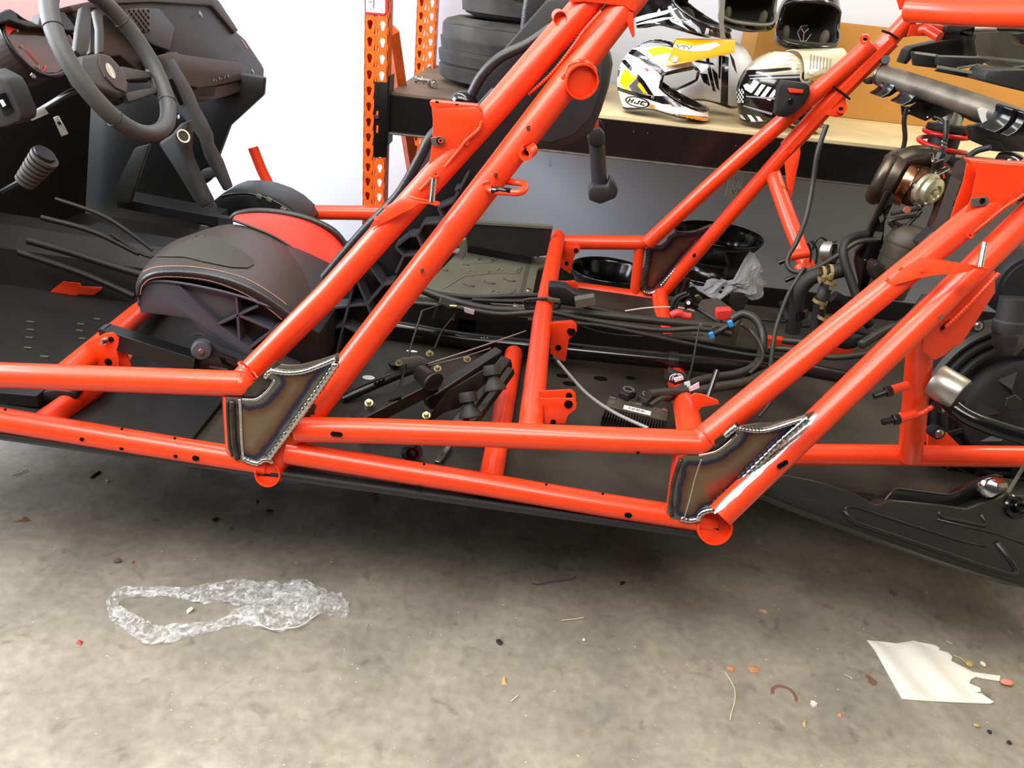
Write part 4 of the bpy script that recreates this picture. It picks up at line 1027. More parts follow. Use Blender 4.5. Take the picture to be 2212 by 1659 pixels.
mk('shaded_cabin_floor', plate([V((xa, 1.40, zpan(xa)+.012)), V((xb, 1.40, zpan(xb)+.012)), V((xb, 2.72, zpan(xb)+.012)), V((xa, 2.72, zpan(xa)+.012))], .011, .001, (0, 0, -1)), BLKF, VEH)  # floor plate added over the front pan to darken it; shade in its colour
# raised floor and tunnel of the cabin
for (x, y, w) in ((66, 695, 16), (175, 700, 15), (66, 712, 16), (172, 714, 15), (64, 729, 15), (178, 731, 14), (60, 751, 16), (96, 770, 18), (210, 689, 14)):
    p = pan(x, y, .014); mk('floor_slot', box(p, px2m(w, p), .006, .002), GREYP, PAN)
mk('tunnel', loft([[V((x, 2.02, zpan(x))), V((x, 2.05, zpan(x)+.11)), V((x, 2.13, zpan(x)+.15)), V((x, 2.22, zpan(x)+.15)), V((x, 2.30, zpan(x)+.11)), V((x, 2.33, zpan(x)))] for x in (-1.9, -1.2, -.9)]), BLKF, VEH)
mk('firewall', plate([V((-1.62, 1.42, .40)), V((-1.62, 2.75, .40)), V((-1.5, 2.75, 1.0)), V((-1.5, 1.42, 1.0))], .02, .002, (-1, 0, 0)), BLKF, VEH)
for q, w in (([(60, 520), (150, 545), (260, 580), (330, 600)], 16), ([(90, 470), (200, 500), (300, 548)], 12), ([(40, 545), (180, 592), (290, 640)], 14), ([(120, 430), (230, 470), (330, 540)], 9), ([(240, 505), (300, 545), (330, 556)], 8)):
    cyl('floor_hose', [(x, y, 1.95) for x, y in q], w, BLKF, n=10, sp=6)
bar('floor_ledge', pt(190, 500, 2.3), pt(420, 560, 2.3), .12, .03, BLK)
bar('floor_ledge', pt(270, 430, 2.45), pt(480, 470, 2.45), .10, .03, BLK)
# left foot: damper with bellows and pedal bracket
dm = cyl('pedal_damper', [(98, 330, 1.75), (60, 385, 1.75)], 44, BLK)
for k in range(7):
    a = V(pt(98, 338, 1.75)).lerp(pt(58, 388, 1.75), k/6); d = (pt(58, 388, 1.75)-pt(98, 338, 1.75)).normalized()
    mk('bellows_ring', ring(.018, .030-.0012*k, .0075, a, d, 20), mat('bellows_grey', (66, 62, 58), .6) if k == 0 else bpy.data.materials['bellows_grey'], dm, autos=40)
cyl('damper_rod', [(60, 385, 1.75), (6, 415, 1.75)], 14, BLKS, dm)
bk = plateP('pedal_bracket', [(58, 246), (92, 230), (104, 246), (68, 262)], 1.76, .004, m=ALU)
plateP('pedal_arm', [(114, 254), (124, 250), (146, 290), (132, 296)], 1.78, .006, m=ALU, parent=bk)
mk('hole', lathe([(.004, 0), (.004, .001)], pt(128, 266, 1.778), (0, -1, .1), 10), HOLE, bk)
swp = plateP('switch_pod', [(-30, 150), (10, 170), (22, 190), (45, 245), (44, 262), (10, 275), (-30, 280)], 1.62, .06, m=DASH, b=.006)
plateP('switch_icon', [(-2, 217), (4, 215), (12, 228), (6, 232)], 1.612, .003, swp, WHITEP, b=.0005)
plateP('switch', [(-10, 205), (10, 200), (28, 240), (8, 250)], 1.616, .004, swp, BLKG, b=.001)
# dashboard: faces the rear of the vehicle
DO, DN = V((-1.10, 2.2, 1.05)), V((.95, 0, .30)).normalized()
def dp(q, off=0): return [pl(x, y, DO+DN*off, DN) for x, y in q]
def dplate(name, q, off, th, m, parent=None, b=.004, lab=None): return mk(name, plate(dp(q, off), th, b, -DN), m, parent or VEH, label=lab, autos=40)
hood = mk('hood', plate([pl(x, y, V((-1.5, 2, 1.12)), V((.35, 0, .94))) for x, y in ((-80, -60), (240, -60), (215, 14), (150, 52), (100, 48), (40, 46), (-80, 54))], .012, .003, (-.2, 0, -1)), RED, VEH, label='glossy red-orange hood panel beyond the dash')
dash = dplate('dashboard', [(150, 20), (250, -2), (330, -8), (452, -6), (470, 6), (512, 68), (530, 84), (566, 138), (572, 150), (571, 168), (545, 184), (500, 190), (420, 150), (350, 110), (330, 40), (260, 20), (180, 60)], 0, .10, DASH, b=.008, lab='dark grey moulded dashboard')
dplate('dash_top_edge', [(150, 12), (250, -10), (330, -16), (455, -14), (474, 2), (516, 66), (508, 72), (458, 12), (330, 4), (250, 8), (160, 26)], .012, .06, BRN, dash)
dplate('dash_center', [(140, 20), (250, 0), (335, 10), (340, 120), (352, 170), (320, 170), (260, 120), (170, 130), (150, 80)], -.03, .06, BRN, dash)
cubby = dplate('cubby', [(320, 16), (345, 18), (378, 58), (368, 110), (330, 96), (300, 70), (298, 40)], .014, .02, DASH, dash, lab='recessed tray')
gr = dplate('vent_grille', [(258, 20), (322, 16), (328, 20), (326, 68), (318, 70), (284, 66)], .02, .01, BRN, dash)
for r_ in range(7):
    for c_ in range(6):
        x, y = 268+c_*10.5+(r_ % 2)*5, 24+r_*6.8
        if x > 322 or x < 262+r_*4: continue
        mk('vent_hole', lathe([(.0042, 0), (.0042, .0012)], dp([(x, y)], .0205)[0], DN, 6), HOLE, gr)
gl = dplate('glove_box', [(352, 118), (372, 112), (384, 112), (388, 116), (440, 124), (520, 135), (536, 148), (527, 172), (470, 184), (430, 190), (395, 182), (368, 155)], .05, .07, BRN, lab='brown-black glove box lid with raised lettering')
dplate('glove_box_face', [(395, 182), (430, 188), (470, 184), (527, 172), (529, 196), (466, 214), (430, 212), (405, 206)], .035, .05, BRN, gl)
for k in range(9): bar('grip_rib', dp([(428+k*4.4, 190-k*.2)], .056)[0], dp([(424+k*4.6, 208-k*.1)], .044)[0], .0022, .004, BLK, gl)
# raised lettering (worn, four characters)
for i, seg in enumerate((((462, 171), (462, 177)), ((462, 171), (468, 172)), ((468, 172), (467, 176)), ((474, 167), (474, 173)), ((474, 167), (480, 170)), ((480, 170), (474, 173)), ((484, 164), (488, 170)), ((488, 164), (484, 170)), ((493, 161), (493, 167)), ((493, 167), (499, 165)))):
    bar('raised_letter', dp([seg[0]], .053)[0], dp([seg[1]], .053)[0], .0022, .003, GREYP, gl, bv=0)
for x, y in ((432, 31), (545, 155)):
    q = mk('dash_screw', lathe([(.010, 0), (.010, .002), (.006, .004), (.003, .004)], dp([(x, y)], .013)[0], DN, 18), STEEL, dash, autos=40)
dplate('badge', [(519, 84), (524, 86), (536, 104), (533, 106)], .018, .004, mat('badge_tan', (150, 110, 90), .4), dash, b=.001)
# far side panel below the dash
sp_ = plateP('side_panel', [(150, 130), (330, 60), (470, 150), (571, 168), (568, 206), (496, 272), (476, 326), (462, 362), (456, 388), (444, 398), (432, 396), (438, 430), (425, 520), (60, 520), (60, 200)], 2.80, .03, m=BLK, b=.006)
plateP('inner_panel', [(290, 320), (322, 312), (280, 440), (262, 440), (240, 420)], 2.35, .02, m=DASH, b=.004)
# centre console legs with a start button
c1 = plateP('console_leg', [(340, 310), (368, 292), (388, 268), (404, 262), (402, 330), (408, 352), (440, 420), (452, 442), (432, 452), (415, 430), (380, 372)], 2.12, .05, m=DASH, b=.008)
c2 = plateP('console_leg', [(360, 128), (400, 195), (418, 238), (432, 262), (448, 295), (450, 316), (470, 352), (486, 395), (492, 412), (482, 414), (440, 340), (428, 300), (400, 262), (378, 240), (350, 190)], 2.22, .05, m=DASH, b=.008)
plateP('console_gap', [(362, 172), (372, 170), (396, 225), (388, 228)], 2.212, .004, c2, HOLE)
p = pt(394, 295, 2.10); ax = V((.75, -.55, .45)).normalized()
btn = mk('start_button', ring(.0135, .018, .006, p, ax, 28), CHROME, c1, autos=40, label='silver-ringed start button'); mk('button_face', lathe([(.0135, 0), (.012, .004)], p, ax, 24), BLKG, c1)
plateP('cup_bracket', [(432, 372), (438, 366), (466, 362), (476, 372), (470, 382), (436, 390)], 2.4, .03, m=DASH, b=.004)
plateP('switch_label', [(383, 249), (387, 247), (388, 255), (384, 257)], 2.08, .002, c1, WHITEP, b=0)
# far sill pod with ribbed edge
pod = plateP('sill_pod', [(425, 480), (446, 446), (478, 420), (500, 412), (532, 411), (565, 416), (600, 428), (628, 444), (655, 468), (668, 482), (600, 486), (560, 462), (530, 456), (496, 474), (470, 500)], 2.55, .16, m=BLK, b=.008)
cyl('pod_edge', [(478, 424, 2.53), (510, 418, 2.53), (545, 420, 2.53), (590, 434, 2.53), (625, 454, 2.53), (645, 470, 2.53)], 6, BLKS, pod, n=8, sp=6)
for x, y in ((560, 424), (582, 431), (612, 452), (624, 460)): mk('clip', box(pt(x, y, 2.52), .018, .012, .010, Matrix.Rotation(.4, 3, 'Y'), .001), GREYP, pod)
mk('pivot_boss', ring(.008, .017, .014, pt(458, 448, 2.4), (.3, -1, .2), 20), DASH, pod, autos=40)
bar('sill_rail', pt(430, 470, 2.42), pt(500, 482, 2.42), .03, .035, DASH)
# ---- gauge ----
GO = pt(80, 95, 1.86); GN = V((.88, 0, .47)).normalized()
g = lambda x, y, off=0: pl(x, y, GO+GN*off, GN)
gq = [(14, 26), (4, 40), (4, 62), (16, 90), (38, 122), (66, 148), (96, 163), (124, 162), (148, 146), (166, 118), (164, 92), (150, 68), (120, 56), (84, 58), (50, 44), (30, 30)]
ga = mk('gauge_housing', plate(spline([g(x, y) for x, y in gq], 3, True), .07, .004, -GN), BRN, VEH, label='round digital gauge pod with brown tinted glass')
mk('gauge_bezel', sweep(spline([g(x, y, .004) for x, y in gq], 3, True), .0055, 8, closed=True), BLKS, ga, smooth=True)
mk('gauge_glass', plate([GO+(g(x, y, .003)-GO)*.93+GN*.002 for x, y in gq], .002, 0, -GN), mat('tinted_gauge_glass', (84, 56, 40), .12), ga)
EMR = mat('gauge_red_print', (216, 60, 40), .5)
mk('gauge_mark', plate([g(x, y, .008) for x, y in ((10, 50), (20, 45), (36, 50), (48, 62), (28, 66), (18, 76), (12, 64))], .001, 0, -GN), EMR, ga)
for q in ([(59, 106), (75, 124), (87, 137)], [(90, 155), (97, 149), (99, 142)], [(138, 68), (150, 82), (161, 97)]):
    mk('gauge_mark', sweep(spline([g(x, y, .008) for x, y in q], 4), .0011, 6), EMR, ga)
for q in ((48, 100), (86, 146), (156, 104), (38, 66)): mk('gauge_digit', box(g(*q, .008), .002, .006, .006), mat('gauge_grey_print', (150, 140, 130), .5) if q[0] == 48 else bpy.data.materials['gauge_grey_print'], ga)
mk('visor', plate([pl(x, y, GO+V((.02, 0, .02)), GN) for x, y in ((-20, 34), (22, 18), (32, 24), (40, 40), (84, 52), (90, 24), (140, 26), (165, 60), (168, 66), (150, 66), (110, 60), (60, 58), (20, 44), (-20, 56))], .03, .003, -GN), BLK, ga)
nut('bolt', g(70, 165, .002), GN, .007, .004, STEEL, ga)
# ---- steering wheel ----
WC, WN = V((-.953, 1.828, 1.1135)), V((.873, .02, .487)).normalized()
Mw = frame_of(WN, (0, 0, 1))
def wp(a, r, h=0): return WC + Mw @ V((math.cos(a)*r, math.sin(a)*r, h))
rim = []
for i in range(72):
    a = 2*PI*i/72; r = .171*(1-.05*max(0, -math.cos(a))**6); rim.append(wp(a, r))
GRIP = mat('wheel_grip_rubber', (62, 64, 64), .5, bump=.25, bscale=600)
sw = mk('steering_wheel', sweep(rim, .0185, 18, closed=True), GRIP, VEH, smooth=True, label='grey-black rubber-rimmed steering wheel')
for a in (1.05, 2.25, -1.05, -2.25):
    mk('grip_seam', sweep([wp(a, .171)+(wp(a, 1)-WC).normalized()*math.cos(t)*.0187+WN*math.sin(t)*.0187 for t in [2*PI*i/20 for i in range(20)]], .0013, 6, closed=True), BLK, sw)
w_ = lambda x, y, off: pl(x, y, WC+WN*off, WN)
SPK = mat('wheel_spoke_plastic', (48, 48, 47), .5)
for q, off in (([(178, 14), (196, 12), (198, 70), (192, 110), (176, 120), (164, 108), (170, 60)], -.006), ([(206, 20), (222, 20), (226, 70), (226, 112), (214, 114), (214, 60)], -.004),
               ([(262, 142), (332, 156), (336, 166), (275, 172)], -.006), ([(268, 200), (345, 186), (352, 196), (280, 220)], -.006), ([(196, 34), (216, 34), (218, 110), (196, 114)], -.03),
               ([(330, 110), (350, 150), (378, 226), (362, 238), (344, 205), (322, 150)], -.006)):
    mk('spoke', plate([w_(x, y, off) for x, y in q], .014, .003, -WN), SPK, sw, autos=40)
hub = mk('hub_pad', plate([w_(x, y, .012) for x, y in ((176, 118), (216, 112), (238, 116), (262, 142), (280, 180), (279, 202), (262, 208), (226, 196), (190, 178), (174, 150))], .04, .010, -WN, 3), SPK, sw, autos=40)
mk('hub_face', plate([w_(x, y, .016) for x, y in ((216, 116), (236, 122), (258, 146), (276, 184), (274, 200), (252, 190), (228, 166), (215, 140))], .006, .002, -WN), BRN, hub)
em = [w_(240+8.5*math.cos(t)*1.0+6*math.sin(t), 153+4*math.cos(t)+17*math.sin(t), .0175) for t in [2*PI*i/24 for i in range(24)]]
mk('emblem', plate(em, .003, .0006, -WN), mat('emblem_silver', (176, 172, 148), .3, .4), hub, label='silver oval emblem with a diagonal crease')
mk('emblem_crease', sweep([w_(233, 139, .019), w_(239, 150, .020), w_(240, 153, .019), w_(246, 168, .019)], .0011, 6), WHITEP, hub)
mk('hub_underside', plate([w_(x, y, -.02) for x, y in ((226, 196), (262, 208), (279, 202), (276, 218), (240, 214))], .03, .003, -WN), BLK, hub)
cyl('steering_column', [(236, 170, 1.86), (150, 205, 1.88), (60, 260, 1.9)], 20, BLKS)
# ================= seats =================
YS1 = 1.52
LEA = mat('seat_leather', (46, 34, 28), .52, bump=.25, bscale=350); LEAB = mat('seat_leather_black', (30, 30, 32), .4, bump=.25, bscale=300)
SUE = mat('seat_insert_olive', (42, 40, 32), .8, bump=.3, bscale=500); REDL = mat('red_vinyl', (224, 44, 26), .5, bump=.12, bscale=350); SHELL = mat('seat_shell_plastic', (56, 58, 65), .42, bump=.12, bscale=300)
STI = mat('pale_stitching', (170, 130, 110), .7)
seat = plateP('seat_base', [(301, 676), (298, 640), (303, 627), (317, 612), (344, 607), (379, 610), (384, 617), (469, 702), (543, 759), (560, 786), (531, 771), (474, 749), (439, 719), (409, 689), (357, 682)], YS1, .42, m=SHELL, b=.004, label='grey moulded plastic base of the front bucket seat')
plateP('shell_recess', [(384, 617), (474, 628), (536, 644), (568, 657), (640, 690), (690, 720), (690, 800), (560, 790), (543, 759), (469, 702)], YS1+.035, .36, seat, BLK, b=.002)
plateP('web_panel', [(386, 618), (474, 629), (510, 640), (512, 683), (469, 700)], YS1+.012, .01, seat, SHELL, b=.001)
cyl('shell_edge', [(300, 660, YS1), (303, 627, YS1), (317, 612, YS1), (344, 607, YS1), (400, 613, YS1), (474, 628, YS1), (536, 645, YS1), (568, 657, YS1), (623, 674, YS1), (680, 700, YS1)], 7, SHELL, seat, n=10, sp=4)
def ribs(segs, Y, d, m, parent, w=.0055):
    for (a, b) in segs:
        p0, p1 = pt(*a, Y), pt(*b, Y); bar('rib', p0+V((0, d/2, 0)), p1+V((0, d/2, 0)), d, w, m, parent, up=(p1-p0).cross(V((0, 1, 0))), bv=.0008)
ribs([((384, 617), (469, 702)), ((469, 702), (543, 759)), ((510, 641), (517, 739)), ((469, 702), (558, 661)), ((518, 683), (586, 712)), ((538, 754), (600, 704)), ((543, 759), (640, 800))], YS1, .04, SHELL, seat)
# cushion
rows_px = [([(306, 652), (311, 632), (328, 606), (380, 600), (450, 608), (520, 632), (575, 662), (640, 716)], 1.525),
           ([(294, 640), (297, 612), (322, 590), (380, 587), (450, 594), (520, 614), (580, 645), (650, 700)], 1.505),
           ([(292, 620), (300, 594), (330, 578), (390, 575), (460, 583), (530, 602), (590, 634), (660, 690)], 1.525),
           ([(296, 604), (308, 578), (345, 558), (400, 551), (470, 555), (545, 575), (610, 606), (676, 664)], 1.64),
           ([(308, 580), (326, 556), (362, 530), (410, 515), (480, 511), (560, 530), (630, 565), (694, 624)], 1.78),
           ([(330, 556), (350, 536), (384, 514), (426, 503), (500, 474), (587, 508), (642, 542), (704, 588)], 1.93)]
rows = [[pt(x, y, Yr) for x, y in q] for q, Yr in rows_px]
cv = sub(loft(rows, closed=False), 3)
cush = mk('seat_cushion', cv, [LEA, LEAB], seat, smooth=True, label='brown-black leather seat cushion with pale stitching')
pxy = lambda v: None
for p in cush.data.polygons:
    c = p.center+WLOC[cush.name]
    if c.y < 1.535: p.material_index = 1
bvc = BVHTree.FromPolygons([V(v) for v in cv[0]], cv[1])
decal('seat_insert', [(333, 556), (352, 540), (384, 518), (430, 508), (470, 516), (520, 541), (547, 562), (549, 572), (535, 580), (500, 579), (440, 567), (400, 557), (360, 556)], [bvc], SUE, seat, .0022, 4, label='olive-black textured seat insert')
rb = [[pt(x, y, Yr) for x, y in q] for q, Yr in (
    ([(502, 474), (545, 490), (590, 509), (642, 542), (680, 570), (716, 604)], 1.93), ([(504, 470), (550, 476), (600, 490), (650, 515), (690, 545), (728, 585)], 1.96),
    ([(508, 465), (553, 461), (610, 466), (662, 482), (705, 512), (742, 556)], 2.0), ([(515, 463), (556, 457), (615, 462), (672, 476), (720, 500), (752, 540)], 2.05))]
rv = sub(loft(rb, closed=False), 2); rbo = mk('seat_bolster', rv, REDL, seat, smooth=True, label='bright red vinyl side bolster')
mk('bolster_piping', sweep(spline([pt(x, y, 2.045) for x, y in ((500, 474), (515, 462), (556, 456), (615, 461), (672, 475), (722, 500), (752, 538))], 6), .009, 8), LEAB, seat, smooth=True)
mk('bolster_seam', sweep(spline([pt(x, y, 1.925) for x, y in ((502, 475), (545, 491), (590, 510), (642, 543), (680, 571), (716, 605))], 6), .0035, 6), LEAB, seat, smooth=True)
def stitches(q, name='stitching'):
    """row of separate thread stitches laid on the cushion"""
    s = resample(spline([V((x, y, 0)) for x, y in q], 12), 3.6); parts_ = []
    pos = []
    for v in s:
        h = bvc.ray_cast(CAM, ray(v.x, v.y).normalized()); pos.append(h[0]+h[1]*(.0012 if h[1].dot(CAM-h[0]) > 0 else -.0012) if h[0] else None)
    for i in range(0, len(pos)-1):
        a, b = pos[i], pos[i+1]
        if a is None or b is None or (b-a).length > .02: continue
        parts_.append(sweep([a.lerp(b, .12), a.lerp(b, .8)], .0011, 5))
    if parts_: meta(mk(name, join(*parts_), STI, seat), kind='stuff')
stitches([(306, 590), (330, 580), (365, 576), (420, 578), (480, 588), (535, 605), (585, 634), (620, 660)])
stitches([(302, 636), (308, 616), (330, 600), (380, 597), (450, 605), (515, 627), (570, 658), (610, 690)])
# seat back shell, seen between the two pillars
YB = 1.70
sb = plateP('seat_back_shell', [(745, 548), (782, 506), (858, 426), (930, 300), (1002, 215), (1060, 140), (1128, 60), (1180, 0), (1260, -30), (1300, 60), (1180, 250), (1080, 390), (960, 560), (860, 690), (770, 800), (600, 810), (600, 770), (680, 700)], YB+.05, .05, m=BLK, b=.006, label='black ribbed plastic shell of the front seat back')
ribs([((1010, 377), (978, 437)), ((982, 410), (994, 411)), ((947, 450), (962, 485)), ((914, 484), (960, 481)), ((914, 484), (901, 509)), ((901, 509), (883, 511)), ((901, 509), (912, 536)), ((854, 534), (872, 553)), ((872, 553), (905, 550)), ((872, 553), (855, 590)),
      ((798, 576), (828, 617)), ((828, 617), (793, 658)), ((793, 658), (752, 662)), ((828, 617), (850, 611)), ((752, 662), (741, 704)), ((741, 704), (650, 728)), ((741, 704), (726, 770)), ((741, 704), (780, 722)), ((752, 662), (765, 600)), ((793, 658), (768, 600)), ((793, 658), (806, 695)), ((652, 739), (690, 785)), ((630, 757), (608, 786)), ((883, 511), (854, 534)), ((752, 662), (700, 668)), ((978, 437), (947, 450))], YB, .05, SHELL, sb, .006)
plateP('shell_flange', [(776, 520), (860, 430), (938, 300), (1000, 222), (1008, 228), (1020, 236), (1062, 190), (1078, 200), (1000, 322), (930, 410), (855, 510), (800, 570), (740, 640), (730, 630)], YB-.004, .02, sb, SHELL, b=.003)
cyl('bolster_edge', [(700, 600, 1.66), (780, 505, 1.66), (858, 424, 1.66), (905, 345, 1.66), (935, 290, 1.67), (985, 250, 1.7), (1012, 215, 1.72), (1040, 165, 1.72), (1080, 125, 1.72), (1140, 95, 1.73), (1190, 60, 1.74)], 22, LEAB, sb, n=14, sp=5)
mk('back_bolster', plate(P([(1122, 70), (1128, 20), (1138, -40), (1215, -40), (1190, 20), (1160, 80), (1132, 92)], 1.78), .10, .012, None, 3), LEAB, sb, smooth=False, autos=40)
plateP('bolster_face', [(1018, 206), (1028, 184), (1052, 168), (1062, 172), (1040, 200), (1026, 214)], 1.80, .02, sb, REDL, b=.004)
bs = mk('buckle_cap', xf(ico((0, 0, 0), .026, (1.1, .8, .9), None, 3), Matrix.Translation(pt(1002, 222, 1.72))), BLKG, sb, smooth=True)
plateP('red_tag', [(1092, 110), (1108, 108), (1104, 124), (1096, 122)], 1.85, .004, sb, RED)
hp = plateP('headrest_panel', [(1160, 326), (1110, 300), (1120, 200), (1200, 80), (1290, 70), (1318, 100), (1325, 140), (1316, 190), (1300, 240), (1282, 285), (1250, 312), (1205, 324)], 1.95, .10, sb, DASH, b=.025, label='rounded dark grey seat back panel')
plateP('back_recess', [(1140, 300), (1150, 200), (1220, 105), (1288, 90), (1304, 120), (1298, 190), (1278, 250), (1240, 290), (1190, 308)], 1.948, .004, sb, SHELL, b=.002)
# buckle stalk hanging beside the wall
bs_ = cyl('buckle_stalk', [(1284, 284, 2.15), (1290, 318, 2.15), (1295, 404, 2.15)], 34, DASH, lab='black seat-belt buckle stalk hanging down')
mk('stalk_collar', plate(P([(1272, 282), (1296, 276), (1306, 290), (1308, 308), (1300, 318), (1274, 316), (1268, 300)], 2.12), .05, .006), DASH, bs_, autos=40)
mk('buckle_head', plate(P([(1272, 412), (1278, 402), (1312, 402), (1318, 384), (1326, 392), (1336, 410), (1331, 428), (1297, 442), (1272, 433)], 2.11), .06, .006), DASH, bs_, autos=40)
plateP('red_release', [(1280, 262), (1291, 256), (1295, 280), (1278, 281)], 2.14, .015, bs_, RED, b=.002); plateP('buckle_tongue', [(1292, 258), (1300, 262), (1306, 276), (1296, 282)], 2.16, .01, bs_, BLK)
# front seat slide: bar, roller and latch plate
sb1 = bar('seat_rail', pt(226, 722, 1.50), pt(426, 784, 1.50), .035, .038, BLKS, lab='black square seat rail')
mk('rail_end', box(pt(228, 722, 1.498), .012, .03, .036, None, .002), BLKS, sb1)
ax = V((.35, -1, .25)).normalized(); rc = pt(436, 756, 1.49)
ro = mk('roller', lathe([(.004, .014), (.018, .012), (.0215, .006), (.0215, -.02), (.018, -.03)], rc, ax, 30), SHELL, sb1, autos=40); nut('bolt', rc+ax*.012, ax, .0065, .006, STEEL, ro)
lp2 = plateP('latch_plate', [(420, 752), (452, 742), (470, 760), (545, 790), (540, 802), (428, 800), (424, 780)], 1.495, .006, sb1, BLKS, b=.002)
cyl('latch_tube', [(462, 762, 1.50), (550, 792, 1.5)], 12, BLKS, sb1)
plateP('latch_slot', [(474, 772), (480, 770), (490, 782), (516, 796), (508, 800), (480, 786)], 1.4945, .001, lp2, HOLE, b=0); plateP('latch_bead', [(450, 794), (454, 790), (492, 797), (492, 801)], 1.494, .002, lp2, SHELL, b=0)
plateP('drain_hole', [(412, 724), (424, 720), (440, 723), (430, 727), (418, 727)], 1.75, .003, m=GREYP, b=0)
bar('front_stop', pt(-20, 846, 1.45), pt(96, 856, 1.45), .05, .028, BLK); mk('stop_foot', plate(P([(90, 846), (120, 842), (150, 846), (166, 856), (160, 872), (130, 876), (104, 878), (92, 866)], 1.44), .05, .006), BLK, VEH, autos=40)
# ================= vehicle: middle of the cab =================
# drive shaft and its tunnel
ds = cyl('drive_shaft', [(740, 690, 2.06), (1000, 734, 2.06), (1228, 757, 2.06), (1450, 779, 2.06), (1660, 800, 2.06)], 37, BLKG, n=28, lab='black tubular drive shaft with a long highlight')
cyl('shaft_collar', [(1440, 778, 2.06), (1462, 780, 2.06)], 41, BLKS, ds, n=28)
for x in (1040, 1046, 1053): mk('paint_chip', lathe([(.0015, 0), (.001, .0006)], pt(x, 730, 2.02), (0, -1, .4), 8), WHITEP, ds)
mk('tunnel_wall', plate(P([(735, 690), (760, 640), (980, 668), (1190, 692), (1330, 712), (1500, 735), (1670, 762), (1670, 800), (1450, 782), (1190, 752), (960, 728)], 2.13), .012, .001), BLKF, VEH)
bar('tunnel_plate', pt(1190, 770, 2.35), pt(1480, 806, 2.35), .02, .05, GREYP)
for (x, y, w) in ((1215, 812, 26), (1230, 829, 30), (1297, 818, 30), (1362, 817, 22), (1300, 838, 1)):
    if w < 5: continue
    p = pan(x, y, .0005); mk('pan_opening', xf(lathe([(1, 0), (1, .001)], (0, 0, 0), (0, 0, 1), 20), Matrix.Translation(p) @ Matrix.Diagonal((px2m(w/2, p), px2m(w/2, p)*.7, 1, 1))), HOLE, PAN)
# ribbed floor moulding of the rear footwell (far side)
ZF = .475
fp = mk('footwell_floor', plate([pz(x, y, ZF) for x, y in ((900, 640), (935, 600), (1007, 526), (1146, 552), (1180, 556), (1176, 575), (1162, 580), (1154, 620), (1150, 640), (1060, 648))], .012, .002, (0, 0, -1)), GREYP, VEH, label='grey-green moulded rear footwell floor with raised ribs')
wl = mk('footwell_wall', plate(P([(940, 474), (1026, 479), (1194, 490), (1182, 552), (1146, 556), (1008, 530), (920, 560)], 2.66), .02, .002), BLK, VEH)
mk('wall_lip', plate(P([(940, 472), (1026, 478.5), (1195, 489), (1194, 495.5), (1026, 485), (940, 480)], 2.655), .02, .001), GREYP, wl)
mk('floor_step', plate([pz(x, y, ZF+.03) for x, y in ((1012, 520), (1150, 540), (1146, 553), (1010, 528))], .03, .002, (0, 0, -1)), BLK, fp)
def ridge(q, w=.004, m=None, z=ZF+.001): return mk('floor_rib', sweep([pz(x, y, z) for x, y in q], w, 6), m or GREYP, fp, smooth=True)
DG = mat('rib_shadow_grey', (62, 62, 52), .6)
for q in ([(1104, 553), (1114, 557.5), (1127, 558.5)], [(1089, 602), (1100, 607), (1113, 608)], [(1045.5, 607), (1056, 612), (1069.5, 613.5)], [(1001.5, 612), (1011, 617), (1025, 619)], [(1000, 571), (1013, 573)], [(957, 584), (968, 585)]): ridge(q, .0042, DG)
for q in ([(957, 624), (1003, 597), (1050, 592), (1090, 589), (1101, 591.5), (1122, 589.5), (1127, 577)], [(1074, 554), (1071, 562), (1060, 568), (1020, 566)], [(1112, 625), (1110, 634)]): ridge(q, .0022)
for x, y, s in ((1023, 541, 1), (1061, 548, 1), (1030, 560, -1), (1058, 561, -1), (1080, 582, 1), (1113, 583, -1), (1018, 586, 1), (1051, 588, -1), (1068, 630, 1), (1102, 631, -1)):
    ridge([(x-7, y+s*1.5), (x-4, y-s*1.5), (x, y-s*2.4), (x+4, y-s*1.5), (x+7, y+s*1.5)], .0028)
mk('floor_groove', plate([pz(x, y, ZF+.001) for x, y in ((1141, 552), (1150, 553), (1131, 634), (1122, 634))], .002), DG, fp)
for x, y in ((1160, 555), (1142, 627)): mk('floor_bolt', lathe([(.009, 0), (.007, .004)], pz(x, y, ZF), (0, 0, 1), 16), STEEL, fp)
mk('side_pocket', plate(P([(990, 522), (1006, 516), (1008, 530), (1004, 552), (998, 562), (994, 548)], 2.3), .02, .002), GREYP, fp)
